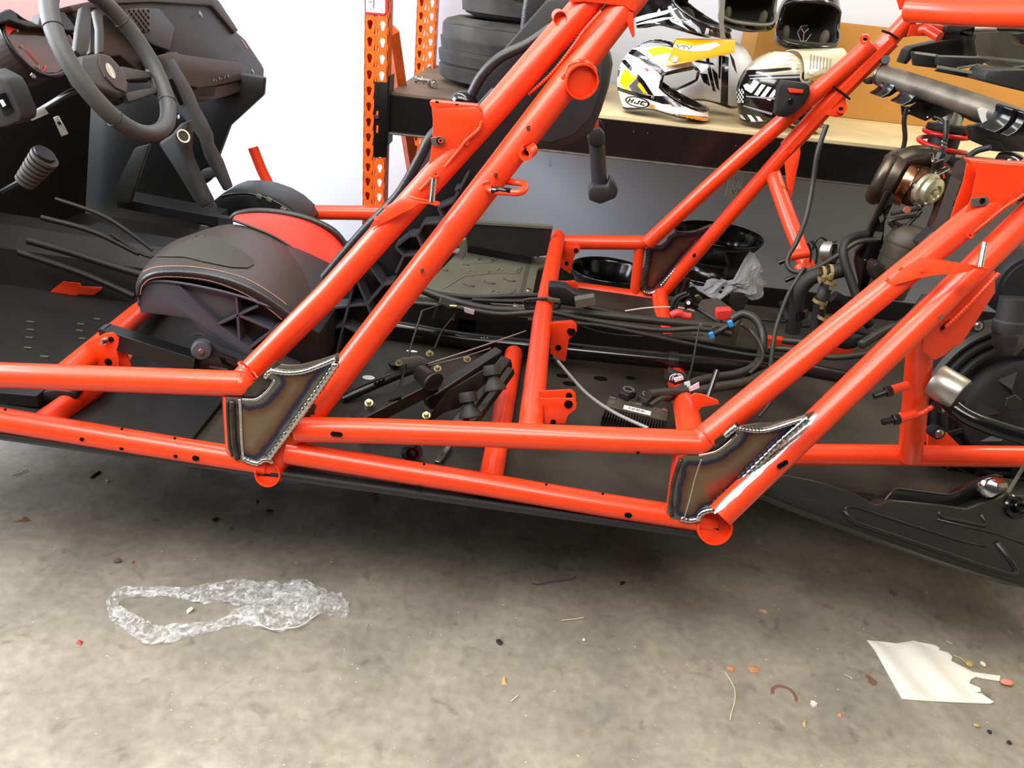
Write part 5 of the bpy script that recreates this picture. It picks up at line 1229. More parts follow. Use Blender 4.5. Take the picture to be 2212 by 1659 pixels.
# harness looms, hoses and cables running to the rear
for i, (q, w, lm, m, nm) in enumerate((
    ([(880, 612, 2.1), (930, 634, 2.08), (985, 652, 2.06), (1060, 668, 2.05), (1150, 671, 2.05), (1250, 676, 2.05), (1350, 686, 2.05), (1450, 696, 2.05), (1515, 702, 2.05), (1575, 708, 2.05)], 19, True, LOOM, 'wire_loom'),
    ([(890, 655, 2.02), (985, 664, 2.02), (1080, 679, 2.01), (1180, 674, 2.0), (1255, 688, 2.0), (1350, 704, 2.0), (1430, 713, 2.0), (1510, 710, 2.0), (1580, 722, 2.0)], 13, True, LOOM, 'wire_loom'),
    ([(930, 632, 2.15), (1010, 642, 2.15), (1100, 640, 2.15), (1190, 636, 2.15)], 11, False, RUB, 'brake_hose'),
    ([(1020, 648, 2.13), (1100, 651, 2.13), (1200, 652, 2.13), (1290, 668, 2.13), (1400, 690, 2.12)], 9, False, RUB, 'brake_hose'),
    ([(1140, 690, 1.97), (1220, 697, 1.97), (1300, 704, 1.97), (1400, 724, 1.97), (1500, 745, 1.97), (1600, 764, 1.96), (1660, 771, 1.96), (1760, 782, 1.96)], 8.5, False, RUB, 'shift_cable'),
    ([(1230, 694, 2.0), (1300, 718, 2.0), (1380, 726, 2.0), (1450, 722, 2.0), (1520, 724, 2.0)], 3.6, False, LOOM, 'thin_wire'),
    ([(1350, 672, 2.25), (1400, 665, 2.25), (1460, 664, 2.25), (1500, 672, 2.24)], 4, False, mat('pale_hose', (170, 160, 140), .4), 'vent_hose'),
    ([(1205, 780, 1.75), (1232, 812, 1.70), (1262, 845, 1.62), (1296, 872, 1.55), (1340, 898, 1.49), (1400, 925, 1.44)], 7.5, False, mat('clear_grey_hose', (120, 118, 116), .3), 'drain_hose'),
    ([(1195, 770, 1.76), (1207, 783, 1.75)], 11, False, RUB, 'hose_sleeve'),
    ([(1580, 690, 2.1), (1605, 678, 2.1), (1632, 690, 2.08), (1648, 722, 2.05), (1645, 760, 2.0), (1630, 790, 1.92), (1590, 808, 1.85), (1540, 816, 1.8), (1500, 826, 1.75), (1470, 842, 1.7), (1440, 860, 1.66)], 19, False, LOOM, 'taped_harness'),
    ([(1600, 700, 2.06), (1625, 718, 2.05), (1642, 742, 2.0), (1648, 765, 1.96), (1640, 785, 1.9), (1620, 806, 1.86)], 9, True, LOOM, 'wire_loom'),
    ([(1700, 786, 1.9), (1650, 808, 1.85), (1610, 826, 1.78), (1550, 836, 1.74), (1500, 846, 1.7), (1445, 848, 1.66), (1400, 852, 1.62)], 21, False, LOOM, 'taped_harness'),
    ([(1480, 838, 1.72), (1450, 856, 1.66), (1425, 862, 1.62), (1405, 876, 1.6)], 12, False, LOOM, 'taped_harness'),
    ([(1786, 270, 2.3), (1766, 330, 2.28), (1755, 400, 2.26), (1741, 470, 2.22), (1722, 520, 2.2), (1702, 556, 2.18), (1705, 580, 2.16), (1728, 588, 2.14), (1765, 578, 2.12), (1810, 552, 2.1), (1850, 524, 2.1), (1895, 518, 2.1)], 11, False, LOOM, 'engine_loom'),
    ([(1738, 578, 2.13), (1708, 625, 2.1), (1690, 668, 2.06), (1676, 710, 2.02), (1668, 760, 1.96), (1663, 795, 1.9)], 10, True, LOOM, 'wire_loom'),
    ([(1730, 703, 2.1), (1790, 704, 2.1), (1850, 716, 2.1), (1900, 724, 2.1)], 12, True, LOOM, 'wire_loom'),
    ([(1640, 690, 2.2), (1700, 696, 2.2), (1760, 702, 2.2)], 6, False, RUB, 'brake_hose'),
    ([(1660, 752, 2.0), (1720, 756, 1.98), (1800, 772, 1.95), (1900, 760, 1.95)], 14, False, LOOM, 'taped_harness'),
    ([(1690, 735, 2.05), (1740, 740, 2.03), (1800, 748, 2.0)], 16, False, LOOM, 'taped_harness'),
    ([(1640, 900, 1.6), (1662, 872, 1.62), (1673, 840, 1.66), (1668, 800, 1.7)], 7, False, RUB, 'thin_hose'),
    ([(1700, 790, 1.85), (1780, 806, 1.85), (1830, 815, 1.85)], 30, False, BLKS, 'frame_hose'),
    ([(1860, 745, 1.75), (1900, 720, 1.8), (1960, 690, 1.85), (2000, 640, 1.9)], 20, True, LOOM, 'wire_loom'))):
    cyl(nm, q, w, m, n=12, sp=7, loom=lm)
# relay bracket over the cross tube
rbk = plateP('cable_guide', [(1186, 618), (1205, 619), (1222, 622), (1236, 632), (1262, 642), (1286, 652), (1248, 664), (1222, 656), (1184, 640), (1184, 628)], 2.05, .05, m=BLK, b=.004)
mk('guide_loop', sweep(fillet([pt(x, y, 2.03) for x, y in ((1132, 648), (1150, 646), (1182, 645), (1208, 650), (1209, 662), (1190, 668), (1136, 665))], .012), .005, 8, closed=True), BLK, rbk, smooth=True)
plateP('guide_cap', [(1182, 643), (1210, 648), (1210, 656), (1184, 651)], 2.02, .01, rbk, GREYP, b=.001)
cn = mk('connector_block', box(pt(1264, 650, 2.02), .055, .03, .028, Matrix.Rotation(-.3, 3, 'Y'), .003), GREYP, rbk)
cyl('linkage_rod', [(1060, 657, 2.14), (1135, 661, 2.14)], 6, STEEL); mk('rod_nut', hexa(pt(1108, 661, 2.14), (1, 0, -.1), .009, .018), STEEL, VEH)
plateP('wire_tag', [(1002, 664), (1025, 671), (1023, 680), (1003, 674)], 1.99, .003, m=mat('pink_tag', (214, 190, 206), .5), b=0)
# cable ties, post and loose plug
tie = cyl('cable_tie', [(1512, 700, 1.96), (1504, 740, 1.93), (1495, 790, 1.85), (1484, 826, 1.72), (1476, 846, 1.68)], 4.5, BLK, n=8, sp=4)
mk('tie_head', box(pt(1513, 703, 1.955), .008, .008, .012, None, .001), GREYP, tie)
post = cyl('black_stud', [(1549, 800, 1.60), (1528, 862, 1.56)], 13, BLKG, n=18, lab='black rubber-capped post sticking up from the cross tube')
cyl('black_stud', [(1486, 602, 2.66), (1472, 640, 2.68)], 13, BLKS, n=14)
plateP('cross_lug', [(1500, 850), (1520, 853), (1552, 866), (1554, 874), (1540, 876), (1516, 880), (1508, 890), (1490, 860)], 1.53, .006, m=RED)
plg = mk('loose_plug', box(pt(1462, 816, 1.8), .06, .03, .03, Matrix.Rotation(.3, 3, 'Y'), .005), BLK, VEH)
for k, (m, dx) in enumerate(((mat('wire_white', (220, 220, 220), .4), 0), (mat('wire_blue', (60, 90, 190), .4), 3), (bpy.data.materials['wire_white'], 6))):
    mk('wire', sweep(spline([pt(x+dx, y, 1.77) for x, y in ((1446, 822), (1449, 812), (1460, 808), (1468, 812))], 5), .0013, 6), m, plg, smooth=True)
plateP('plug_lock', [(1455, 818), (1475, 813), (1478, 820), (1458, 826)], 1.78, .006, plg, WHITEP, b=.001)
plateP('tape_flag', [(1488, 838), (1510, 826), (1511, 838), (1490, 846)], 1.66, .003, m=bpy.data.materials['pink_tag'], b=0)
plateP('tape_flag', [(1478, 827), (1490, 824), (1492, 834), (1480, 838)], 1.70, .003, m=WHITEP, b=0)
# blue locked connectors
BLUE = mat('blue_lock_clip', (40, 140, 214), .4)
cb_ = cyl('connector_body', [(1542, 722, 1.98), (1574, 704, 1.98)], 13, BLK, n=8)
for x, y in ((1537, 724), (1578, 699)): mk('lock_clip', box(pt(x, y, 1.965), .013, .012, .017, Matrix.Rotation(-.5, 3, 'Y'), .002), BLUE, cb_, label='bright blue plug lock')
plateP('metal_clip', [(1537, 708), (1547, 704), (1551, 711), (1542, 716)], 1.96, .004, cb_, STEEL, b=.0006)
# battery
bt = mk('battery', plate([pt(1516, 646, 2.32), pt(1549, 642, 2.42), pt(1604, 682, 2.32), pt(1590, 704, 2.2), pt(1554, 690, 2.18), pt(1506, 660, 2.24)], .10, .004, (0, 0, -1)), mat('battery_case', (70, 66, 58), .5), VEH, label='dusty grey battery with a red terminal cover')
mk('battery_strap', plate([pt(1504, 668, 2.2), pt(1512, 660, 2.2), pt(1560, 690, 2.16), pt(1556, 700, 2.15)], .02, .003), BLK, bt)
mk('terminal_cover', plate(P([(1548, 674), (1552, 671), (1580, 669), (1583, 673), (1582, 688), (1578, 691), (1550, 692), (1547, 688)], 2.12), .03, .004), mat('red_terminal', (206, 52, 44), .45), bt, label='red rubber terminal cover')
mk('terminal_clamp', plate(P([(1500, 640), (1510, 637), (1518, 646), (1508, 652)], 2.24), .012, .002), ZINC, bt)
hb = plateP('hold_down', [(1478, 658), (1484, 648), (1492, 646), (1498, 654), (1520, 670), (1516, 678), (1490, 664), (1480, 670)], 2.2, .01, bt, BLKS)
mk('hole', lathe([(.006, 0), (.006, .001)], pt(1487, 654, 2.198), (0, -1, .2), 12), WHITEP, hb)
for q in ([(1484, 632), (1462, 642), (1452, 660), (1456, 676)], [(1490, 636), (1468, 646), (1460, 664), (1463, 678)]):
    mk('battery_cable', sweep(spline([pt(x, y, 2.2) for x, y in q], 6), .0055, 10), RUB, bt, smooth=True)
mk('cable_boot', sweep(spline([pt(x, y, 2.12) for x, y in ((1450, 682), (1464, 676), (1478, 682), (1492, 684))], 5), [.012]*8+[.011]*8, 10), bpy.data.materials['red_terminal'], bt, smooth=True)
# finned regulator with a bar-code label
A, B, D_ = pan(1316, 856, .05), pan(1446, 888, .05), pan(1286, 896, .05)
u = (B-A).normalized(); L = (B-A).length; v = (D_-A); v = (v-u*v.dot(u)).normalized(); wd_ = .095; nn = u.cross(v); nn = nn if nn.z > 0 else -nn
Rm = Matrix((u, v, nn)).transposed()
reg = mk('regulator', box(A+u*L/2+v*.03-nn*.012, L, .06, .03, Rm, .003), mat('regulator_case', (50, 46, 40), .55, var=.2, vscale=30, dust=(78, 70, 56)), VEH, label='black finned voltage regulator with a white bar-code label')
for k in range(22): mk('cooling_fin', box(A+u*(L*(k+.3)/22)+v*.088-nn*.016, .0026, .056, .036, Rm, .0005), BLK, reg)
mk('fin_base', box(A+u*L/2+v*.09-nn*.03, L, .06, .008, Rm, .001), BLK, reg)
lc = A+u*L*.50+v*.045+nn*.0035
bl = mk('barcode_label', box(lc, L*.44, .022, .0006, Rm), WHITEP, reg)
for k in range(26):
    if k % 7 == 3: continue
    mk('bar', box(lc+u*(-.021+.0017*k)+v*-.001+nn*.0005, .0008 if k % 3 else .0013, .0105, .0003, Rm), HOLE, bl)
for k in range(6): mk('print', box(lc+u*(-L*.19+.0035*k)+v*.006+nn*.0005, .002, .0016, .0003, Rm), HOLE, bl)
for t in (.07, .5, .93): mk('clip', box(A+u*L*t+v*.012+nn*.006, .017, .014, .006, Rm, .0015), CHROME, reg)
for t, w in ((.28, .03), (.60, .034)):
    pg_ = mk('regulator_plug', box(A+u*L*t-v*.012+nn*.012, w, .04, .02, Rm @ Matrix.Rotation(.5, 3, 'Z'), .004), BLK, reg)
    mk('plug_ring', ring(.011, .015, .004, A+u*L*t-v*.012+nn*.024, nn, 18), GREYP, pg_)
# rear seat slide lying in the cab: channels, levers, rollers
GM = mat('oily_black_steel', (32, 28, 25), .38, .3, var=.3, vscale=18)
ch = bar('slide_channel', pt(768, 912, 1.50), pt(936, 826, 1.60), .045, .03, GM, bv=.002, lab='oily black seat slide channel'); mk('slot', box(pt(842, 866, 1.535), .055, .008, .002, Matrix.Rotation(-.46, 3, 'Y')), HOLE, ch)
bar('slide_channel', pt(920, 870, 1.62), pt(1082, 764, 1.75), .03, .035, GM, bv=.004)
bar('slide_channel', pt(980, 930, 1.52), pt(1096, 780, 1.70), .028, .03, GM, bv=.004)
bar('slide_channel', pt(1010, 930, 1.50), pt(1105, 800, 1.66), .016, .02, GM, bv=.002)
cyl('slide_tube', [(740, 862, 1.66), (850, 814, 1.72), (925, 786, 1.8)], 20, BLKS)
for k in range(3): mk('tube_slot', box(pt(808+k*9, 832-k*4, 1.69), .005, .004, .018, Matrix.Rotation(.5, 3, 'Y')), HOLE, VEH)
lv = plateP('slide_plate', [(922, 908), (940, 880), (968, 846), (1000, 826), (1050, 796), (1068, 800), (1064, 818), (1030, 846), (1010, 868), (992, 882), (960, 892), (936, 908)], 1.56, .006, m=GM)
bu = cyl('bushing', [(912, 808, 1.62), (936, 824, 1.56)], 42, GM, n=24); mk('bushing_flange', lathe([(.010, .002), (.024, 0), (.024, -.006), (.018, -.012)], pt(938, 826, 1.555), (.6, -.7, -.2), 24), RUB, bu, autos=40)
plateP('lever_plate', [(842, 812), (852, 786), (862, 776), (905, 770), (920, 778), (905, 790), (872, 796), (866, 806), (858, 804), (854, 814)], 1.75, .005, m=GREYP)
for (x, y, Y) in ((861, 784, 1.73), (928, 764, 1.78), (797, 870, 1.52), (921, 897, 1.53), (1003, 860, 1.52), (1055, 806, 1.55), (1009, 776, 1.75), (945, 796, 1.7)):
    nb = nut('hex_bolt', pt(x, y, Y), (0, -.5, .9), .006, .009, ZINC, VEH); mk('bolt_washer', ring(.003, .0095, .002, pt(x, y, Y)-V((0, 0, .001)), (0, -.5, .9), 16), ZINC, nb)
for (x, y, Y) in ((1066, 822, 1.54), (1014, 880, 1.50)):
    c = pt(x, y, Y); axr = V((.25, -.45, -.85)).normalized()
    ro = mk('rubber_foot', lathe([(.018, -.034), (.020, -.026), (.020, -.012), (.012, -.010), (.012, -.004), (.026, .016), (.026, .022), (.018, .024)], c, axr, 26), RUB, VEH, autos=40)
for (x, y) in ((845, 806), (853, 780), (802, 880)): mk('rubber_pad', lathe([(.014, 0), (.016, .004), (.014, .016)], pt(x, y+8, 1.76 if y < 870 else 1.53), (0, -.5, .9), 20), RUB, VEH, autos=40)
cyl('release_rod', [(1136, 715, 1.95), (1020, 755, 1.85), (925, 786, 1.78)], 3.4, CHROME, n=10); cyl('release_rod', [(1060, 752, 1.86), (1000, 772, 1.82), (925, 790, 1.78)], 3.0, STEEL, n=10)
cyl('bent_rod', [(955, 658, 2.0), (912, 672, 1.95), (890, 740, 1.85), (862, 842, 1.65)], 5, BLKS, n=10)
cyl('bent_rod', [(985, 676, 2.0), (955, 715, 1.98), (938, 755, 1.85)], 4, BLKS, n=10)
mk('latch_body', box(pt(960, 672, 2.02), .05, .05, .06, Matrix.Rotation(.3, 3, 'Y'), .006), BLK, VEH); mk('latch_pin', lathe([(.006, 0), (.006, .02)], pt(972, 662, 1.99), (1, -.1, .1), 12), ZINC, VEH)
for (x, y, Y) in ((960, 700, 2.1), (1010, 700, 2.15)): mk('tunnel_bracket', box(pt(x, y, Y), .06, .04, .05, None, .004), GM, VEH)
plateP('tunnel_cover', [(1020, 676), (1060, 676), (1130, 690), (1150, 700), (1100, 706), (1020, 704)], 2.2, .01, m=GREYP)
mk('pan_opening', xf(lathe([(1, 0), (1, .001)], (0, 0, 0), (0, 0, 1), 24), Matrix.Translation(pan(796, 816, .0006)) @ Matrix.Diagonal((.016, .012, 1, 1))), WHITEP, PAN)
mk('pan_opening', xf(lathe([(1, 0), (1, .001)], (0, 0, 0), (0, 0, 1), 24), Matrix.Translation(pan(890, 759, .0006)) @ Matrix.Diagonal((.016, .006, 1, 1))), WHITEP, PAN)
# behind the near sill: bolts and a brace under the rail
ub = cyl('brace_end', [(878, 978, 1.46), (902, 976, 1.44)], 30, BLKS); mk('brace_eye', ring(.006, .014, .012, pt(893, 975, 1.425), (0, -1, .2), 20), BLKG, ub)
bar('pan_rib', pan(944, 1002, .01), pan(972, 965, .01), .012, .012, STEEL)
# ================= vehicle: rear, engine bay =================
DKM = mat('dark_cast_metal', (92, 84, 74), .38, .85, var=.3, vscale=25); RUST = mat('heat_rusted_iron', (92, 62, 46), .55, .6, var=.45, vscale=40, bump=.3, bscale=150)
COP = mat('heat_tinted_band', (188, 138, 104), .22, 1.0, var=.25, vscale=12); GUN = mat('gunmetal', (60, 58, 56), .35, .7); HS_ = mat('heat_shield_grey', (92, 88, 84), .45, .4)
# turbo: compressor-turbine body along one axis
tc0 = pt(1936, 386, 2.32); td = V((.86, -.48, -.18)).normalized()
tb_ = mk('turbo_housing', lathe([(.030, -.055), (.060, -.05), (.076, -.035), (.080, -.012), (.076, .008), (.062, .014), (.05, .016)], tc0, td, 44), DKM, VEH, autos=45, label='heat-stained turbocharger with a zinc wastegate can')
mk('clamp_band', lathe([(.058, .016), (.064, .018), (.066, .030), (.064, .044), (.058, .046)], tc0, td, 44), COP, tb_, autos=45, label='copper-toned clamp band')
mk('turbine_body', lathe([(.056, .044), (.057, .06), (.053, .075), (.046, .082), (.046, .10), (.034, .104)], tc0, td, 40), RUST, tb_, autos=45)
sc_ = [tc0 + td*(-.03) + frame_of(td) @ V((.064*math.cos(a), .064*math.sin(a), 0)) for a in [PI*.2+PI*1.5*i/26 for i in range(27)]]
mk('scroll', sweep(sc_, [.018+.014*i/26 for i in range(27)], 16), DKM, tb_, smooth=True)
plateP('exhaust_flange', [(1894, 380), (1908, 366), (1914, 376), (1910, 384), (1918, 386), (1908, 400), (1900, 410), (1895, 396)], 2.30, .02, tb_, mat('dull_flange', (140, 132, 112), .5, .4))
mk('inlet_elbow', sweep(spline([pt(x, y, 2.3) for x, y in ((1940, 352), (1970, 336), (2010, 338), (2030, 350))], 6), .027, 18), DKM, tb_, smooth=True)
plateP('elbow_clamp', [(2011, 331), (2017, 330), (2020, 356), (2014, 360)], 2.25, .01, tb_, CHROME)
wg = pt(2020, 416, 2.15); wd2 = V((.45, -.85, -.1)).normalized()
wgo = mk('wastegate_can', lathe([(.022, -.04), (.040, -.036), (.043, -.028), (.043, -.022), (.036, -.018), (.036, -.004), (.030, .002), (.019, .003), (.016, -.003), (.009, -.003), (.008, .005), (.003, .006)], wg, wd2, 40), mat('zinc_can', (196, 192, 160), .28, .75), tb_, autos=40)
plateP('can_label', [(1993, 428), (2001, 425), (2006, 438), (1998, 442)], 2.145, .001, wgo, WHITEP, b=0)
plateP('actuator_bracket', [(1970, 414), (1978, 398), (2050, 362), (2054, 366), (2000, 396), (1984, 410), (1980, 432), (1992, 448), (1984, 450), (1970, 434)], 2.19, .03, tb_, CHROME, b=.002)
plateP('bracket_web', [(2000, 396), (2054, 368), (2056, 392), (2044, 428), (2036, 420), (2030, 402), (2014, 394)], 2.2, .006, tb_, GUN)
plateP('red_paint_mark', [(2036, 378), (2040, 375), (2042, 384), (2038, 386)], 2.19, .002, tb_, RED, b=0)
cyl('oil_line', [(2014, 372, 2.15), (2020, 354, 2.13), (2036, 346, 2.12), (2046, 345, 2.12)], 8, GUN, tb_, sp=5)
cyl('line_fitting', [(2046, 342, 2.1), (2062, 352, 2.1)], 20, BLK, tb_)
sn = cyl('oxygen_sensor', [(2033, 336, 2.2), (2038, 318, 2.22), (2043, 296, 2.25), (2044, 262, 2.28)], 11, GUN, tb_, sp=4); cyl('sensor_nut', [(2028, 345, 2.2), (2035, 330, 2.2)], 20, GUN, sn, n=6)
for y in (308, 316): mk('sensor_ring', ring(.004, .0085, .004, pt(2039, y, 2.19), (.2, -.2, 1), 14), CHROME, sn)
shd = mk('heat_shield', loft([[pt(x0, y0, Y), pt(x1, y1, Y), pt(x1, y1, Y+.006), pt(x0, y0, Y+.006)] for x0, y0, x1, y1, Y in ((2006, 512, 2026, 520, 1.98), (2020, 478, 2042, 484, 1.98), (2040, 420, 2062, 432, 1.98), (2054, 380, 2076, 392, 1.98), (2062, 352, 2082, 372, 1.97), (2080, 338, 2096, 352, 1.96), (2100, 338, 2104, 348, 1.95), (2220, 352, 2220, 362, 1.9))]), HS_, VEH, label='grey strip heat shield beside the turbo')
for k in range(7): cyl('exhaust_stud', [(2052+k*2, 372+k*20, 2.12), (2084-k*5, 374+k*19, 2.08)], 12, RUST, n=10)
em_ = plateP('exhaust_manifold', [(2050, 370), (2092, 362), (2088, 420), (2066, 480), (2030, 530), (2012, 520), (2034, 460)], 2.2, .06, m=RUST, b=.006)
for q in ([(1925, 462), (1960, 455), (1990, 450)], [(1930, 490), (1922, 478), (1950, 470), (1985, 466)], [(1930, 480), (1950, 490), (1962, 496)], [(1958, 490), (1990, 456)]): cyl('vacuum_hose', [(x, y, 2.15) for x, y in q], 8.5, GUN, n=10, sp=5)
nut('drain_plug', pt(1957, 453, 2.14), (-.2, -1, .2), .010, .012, mat('copper_plug', (196, 120, 90), .35, .8), VEH); mk('spark_lead', box(pt(2012, 508, 2.1), .03, .02, .02, Matrix.Rotation(.6, 3, 'Y'), .004), ALU, VEH)
# intake duct with moulded ribs
ad = mk('intake_duct', lathe([(.052, -.13), (.056, -.06), (.057, .0), (.055, .028), (.047, .052), (.03, .066), (.0, .071)], pt(1953, 540, 2.15), (.08, 0, 1), 40), mat('brown_black_duct', (58, 52, 40), .55), VEH, autos=50, label='brown-black ribbed plastic intake duct')
for h in (-.055, -.02, .018): mk('duct_rib', ring(.055, .0585, .004, pt(1953, 540, 2.15)+V((.08*h, 0, h)), (.08, 0, 1), 40), bpy.data.materials['brown_black_duct'], ad)
eb = plateP('engine_bracket', [(1914, 414), (1930, 418), (1934, 428), (1912, 480), (1908, 530), (1900, 575), (1888, 612), (1868, 636), (1852, 640), (1856, 610), (1846, 566), (1850, 545), (1864, 530), (1880, 490)], 2.18, .012, m=BLKG, b=.002, label='glossy black stamped engine bracket')
plateP('bracket_rim', [(1914, 414), (1920, 415), (1886, 492), (1868, 534), (1852, 548), (1848, 544), (1864, 528), (1880, 488)], 2.17, .012, eb, BLKS, b=.001)
for q in ([(1898, 470), (1908, 462), (1910, 474), (1902, 482)], [(1890, 500), (1908, 502), (1902, 520), (1886, 512)]): plateP('window', q, 2.178, .002, eb, GREYP, b=0)
mk('bolt', lathe([(.005, 0), (.003, .003)], pt(1870, 562, 2.176), (0, -1, .2), 12), ZINC, eb)
fb = plateP('fuel_rail_box', [(1884, 590), (1886, 576), (1894, 568), (1914, 574), (1916, 586), (1904, 600), (1888, 608)], 2.05, .05, m=GUN, b=.005)
for k, (x, y) in enumerate(((2008, 520), (2036, 500), (2060, 480))): mk('coil_pack', box(pt(x, y, 2.0), .05, .05, .05, Matrix.Rotation(.5, 3, 'Y'), .006), BLK, VEH)
# coolant hoses with clamps
eh = cyl('coolant_hose', [(1712, 718, 2.1), (1718, 668, 2.1), (1728, 628, 2.1), (1752, 600, 2.1), (1790, 590, 2.1), (1830, 580, 2.1)], 33, RUB, n=22, sp=8, lab='thick black coolant hose bending like an elbow')
cyl('hose_joint', [(1726, 668, 2.1), (1724, 684, 2.1)], 38, BLKG, eh)
vh = cyl('coolant_hose', [(1762, 712, 2.05), (1768, 680, 2.05), (1776, 640, 2.05), (1788, 614, 2.07)], 27, RUB, n=20, sp=5)
GOLD = mat('brassy_clamp', (170, 156, 110), .35, .8)
for (x, y, d, r_, par) in ((1772, 594, (1, 0, .1), .024, eh), (1788, 590, (1, 0, .1), .024, eh), (1790, 612, (.2, 0, 1), .020, vh), (1770, 654, (.15, 0, 1), .020, vh), (1780, 690, (.15, 0, 1), .020, vh)):
    c_ = mk('hose_clamp', ring(r_*.94, r_, .009, pt(x, y, 2.06 if par is eh else 2.03), d, 24), GOLD, par); mk('clamp_ear', box(pt(x+6, y+8, 2.02), .010, .01, .016, None, .002), GOLD, c_)
cyl('breather_hose', [(1872, 505, 2.14), (1836, 516, 2.12), (1822, 540, 2.1), (1826, 570, 2.08), (1838, 605, 2.06), (1850, 640, 2.04)], 19, RUB, n=16, sp=7)
cyl('hose_stub', [(1690, 650, 2.12), (1700, 690, 2.1)], 16, BLK)
cc = mk('clamp_collar', ring(.016, .028, .03, pt(1782, 542, 2.2), (.6, -.7, .2), 24), ALU, VEH, autos=40, label='aluminium split collar'); cyl('mount_rubber', [(1786, 556, 2.2), (1802, 560, 2.2)], 34, GUN, cc)
nut('bolt', pt(1798, 529, 2.18), (1, -.2, .3), .011, .012, BLKS, cc)
for q in ([(1755, 540), (1760, 525), (1772, 512), (1786, 520)], [(1752, 520), (1765, 540), (1762, 570)], [(1745, 525), (1752, 545), (1750, 566)]): cyl('loose_wire', [(x, y, 2.15) for x, y in q], 5, BLK, n=8, sp=5)
T('frame_clamp', [(1706, 552, 2.33), (1748, 545, 2.33)], r=.016)
for q in (((1706, 558), (1682, 568)), ((1716, 598), (1696, 606))): cyl('clamp_bolt', [(q[0][0], q[0][1], 2.3), (q[1][0], q[1][1], 2.3)], 11, BLKS, n=8)
T('lower_strut', [(1728, 575, 2.25), (1744, 620, 2.2)], r=.018)
bar('frame_rail', pt(1640, 735, 2.3), pt(1840, 756, 2.3), .03, .03, RED)
plateP('hose_shield', [(1575, 650), (1580, 630), (1612, 640), (1600, 675), (1588, 690)], 2.45, .004, m=GUN)
for q, w in (([(1800, 640), (1840, 665), (1880, 700)], 26), ([(1780, 720), (1830, 740), (1870, 720)], 30)): cyl('coolant_pipe', [(x, y, 2.15) for x, y in q], w, RUB, n=14, sp=5)
# shock with red coil spring
shc = pt(2040, 300, 2.45); k_ = px2m(1, shc)
sk = mk('rear_shock', lathe([(.030, -.09), (.030, -.05), (.043, -.05), (.043, .024)], shc, (0, .03, 1), 32), BLK, VEH, autos=40, label='rear shock absorber with bright red coil spring')
mk('reservoir', lathe([(.030, .030), (.034, .034), (.034, .06), (.026, .095), (.022, .10)], shc, (0, .03, 1), 32), ALU, sk, autos=40)
mk('spring_collar', lathe([(.040, .022), (.057, .024), (.059, .030), (.057, .040), (.040, .042)], shc, (0, .03, 1), 32), RUB, sk, autos=40)
for (t0, t1, z0, z1, rr) in ((0, 6.6, .020, .012, .060), (.3, 2*PI*2.4, .004, -.085, .067)):
    n_ = int((t1-t0)*7); sp3 = [shc+V((rr*math.cos(t0+(t1-t0)*i/n_), rr*math.sin(t0+(t1-t0)*i/n_), z0+(z1-z0)*i/n_)) for i in range(n_+1)]
    mk('coil_spring', sweep(sp3, .0068, 12), mat('spring_red', (204, 24, 24), .3) if 'spring_red' not in bpy.data.materials else bpy.data.materials['spring_red'], sk, smooth=True)
cyl('shock_hose', [(1960, 230, 2.4), (1953, 260, 2.4), (1955, 300, 2.4), (1947, 336, 2.4)], 10, GUN, n=12, sp=5)
cyl('shock_hose', [(2018, 252, 2.35), (2036, 260, 2.33), (2046, 280, 2.3)], 7, GUN, n=10, sp=5)
mb = plateP('shock_bracket', [(1948, 228), (1964, 232), (1990, 218), (2040, 212), (2056, 226), (2020, 236), (2012, 256), (2000, 262), (1966, 248), (1950, 250)], 2.42, .012, m=GUN, b=.002)
for x, y in ((1964, 239), (2005, 253)): mk('rivet', lathe([(.004, 0), (.002, .003)], pt(x, y, 2.418), (0, -1, .2), 10), CHROME, mb)
plateP('shock_tower', [(2012, 240), (2032, 210), (2078, 220), (2074, 236), (2020, 262)], 2.38, .02, m=BLK, b=.002)
# grey exhaust/axle tube with saddle clips
mt = mk('tail_tube', sweep([pt(1902, 161, 2.5), pt(2040, 205, 2.3), pt(2190, 257, 2.1), pt(2300, 297, 1.98)], .0285, 32), mat('dusty_grey_steel', (96, 90, 84), .42, .55, var=.3, vscale=14, dust=(126, 120, 106)), VEH, autos=50, label='dusty grey steel tail tube at the right edge')
mk('tube_rim', ring(.024, .031, .008, pt(1902, 161, 2.5), (pt(2040, 205, 2.3)-pt(1902, 161, 2.5)), 32), STEEL, mt, autos=40)
mk('end_bolt', lathe([(.012, 0), (.012, .02)], pt(1912, 132, 2.5), (-.4, -1, .3), 12), BLK, mt); plateP('end_latch', [(1868, 176), (1886, 166), (1892, 172), (1884, 182), (1872, 182)], 2.5, .02, mt, BLK)
for (x, y, Y, s, fl_) in ((1908, 176, 2.46, 1.0, 1), (1956, 190, 2.4, 1.1, 1), (2150, 244, 2.1, 1.2, 1), (2178, 252, 2.08, 1.2, 0)):
    o = [pt(x+dx*s, y+dy*s, Y) for dx, dy in ((0, -16), (5, -18), (10, -14), (8, 2), (0, 14), (-12, 22), (-28, 26), (-32, 24), (-18, 16), (-6, 4), (-1, -6))]
    c_ = mk('saddle_clip', plate(o, .05, .002, (pt(2190, 257, 2.1)-pt(1902, 161, 2.5)).normalized()), BLKG, mt, autos=40)
mk('clip_hole', lathe([(.004, 0), (.004, .001)], pt(1904, 184, 2.45), (0, -1, .2), 10), ALU, mt)
plateP('white_card', [(2112, 236), (2122, 232), (2148, 240), (2140, 256), (2122, 266), (2116, 252)], 2.14, .002, m=WHITEP, b=0)
plateP('tube_cradle', [(1932, 214), (1990, 206), (2060, 212), (2150, 262), (2160, 282), (2100, 262), (2030, 222), (1980, 222)], 2.42, .02, m=BLK, b=.002)
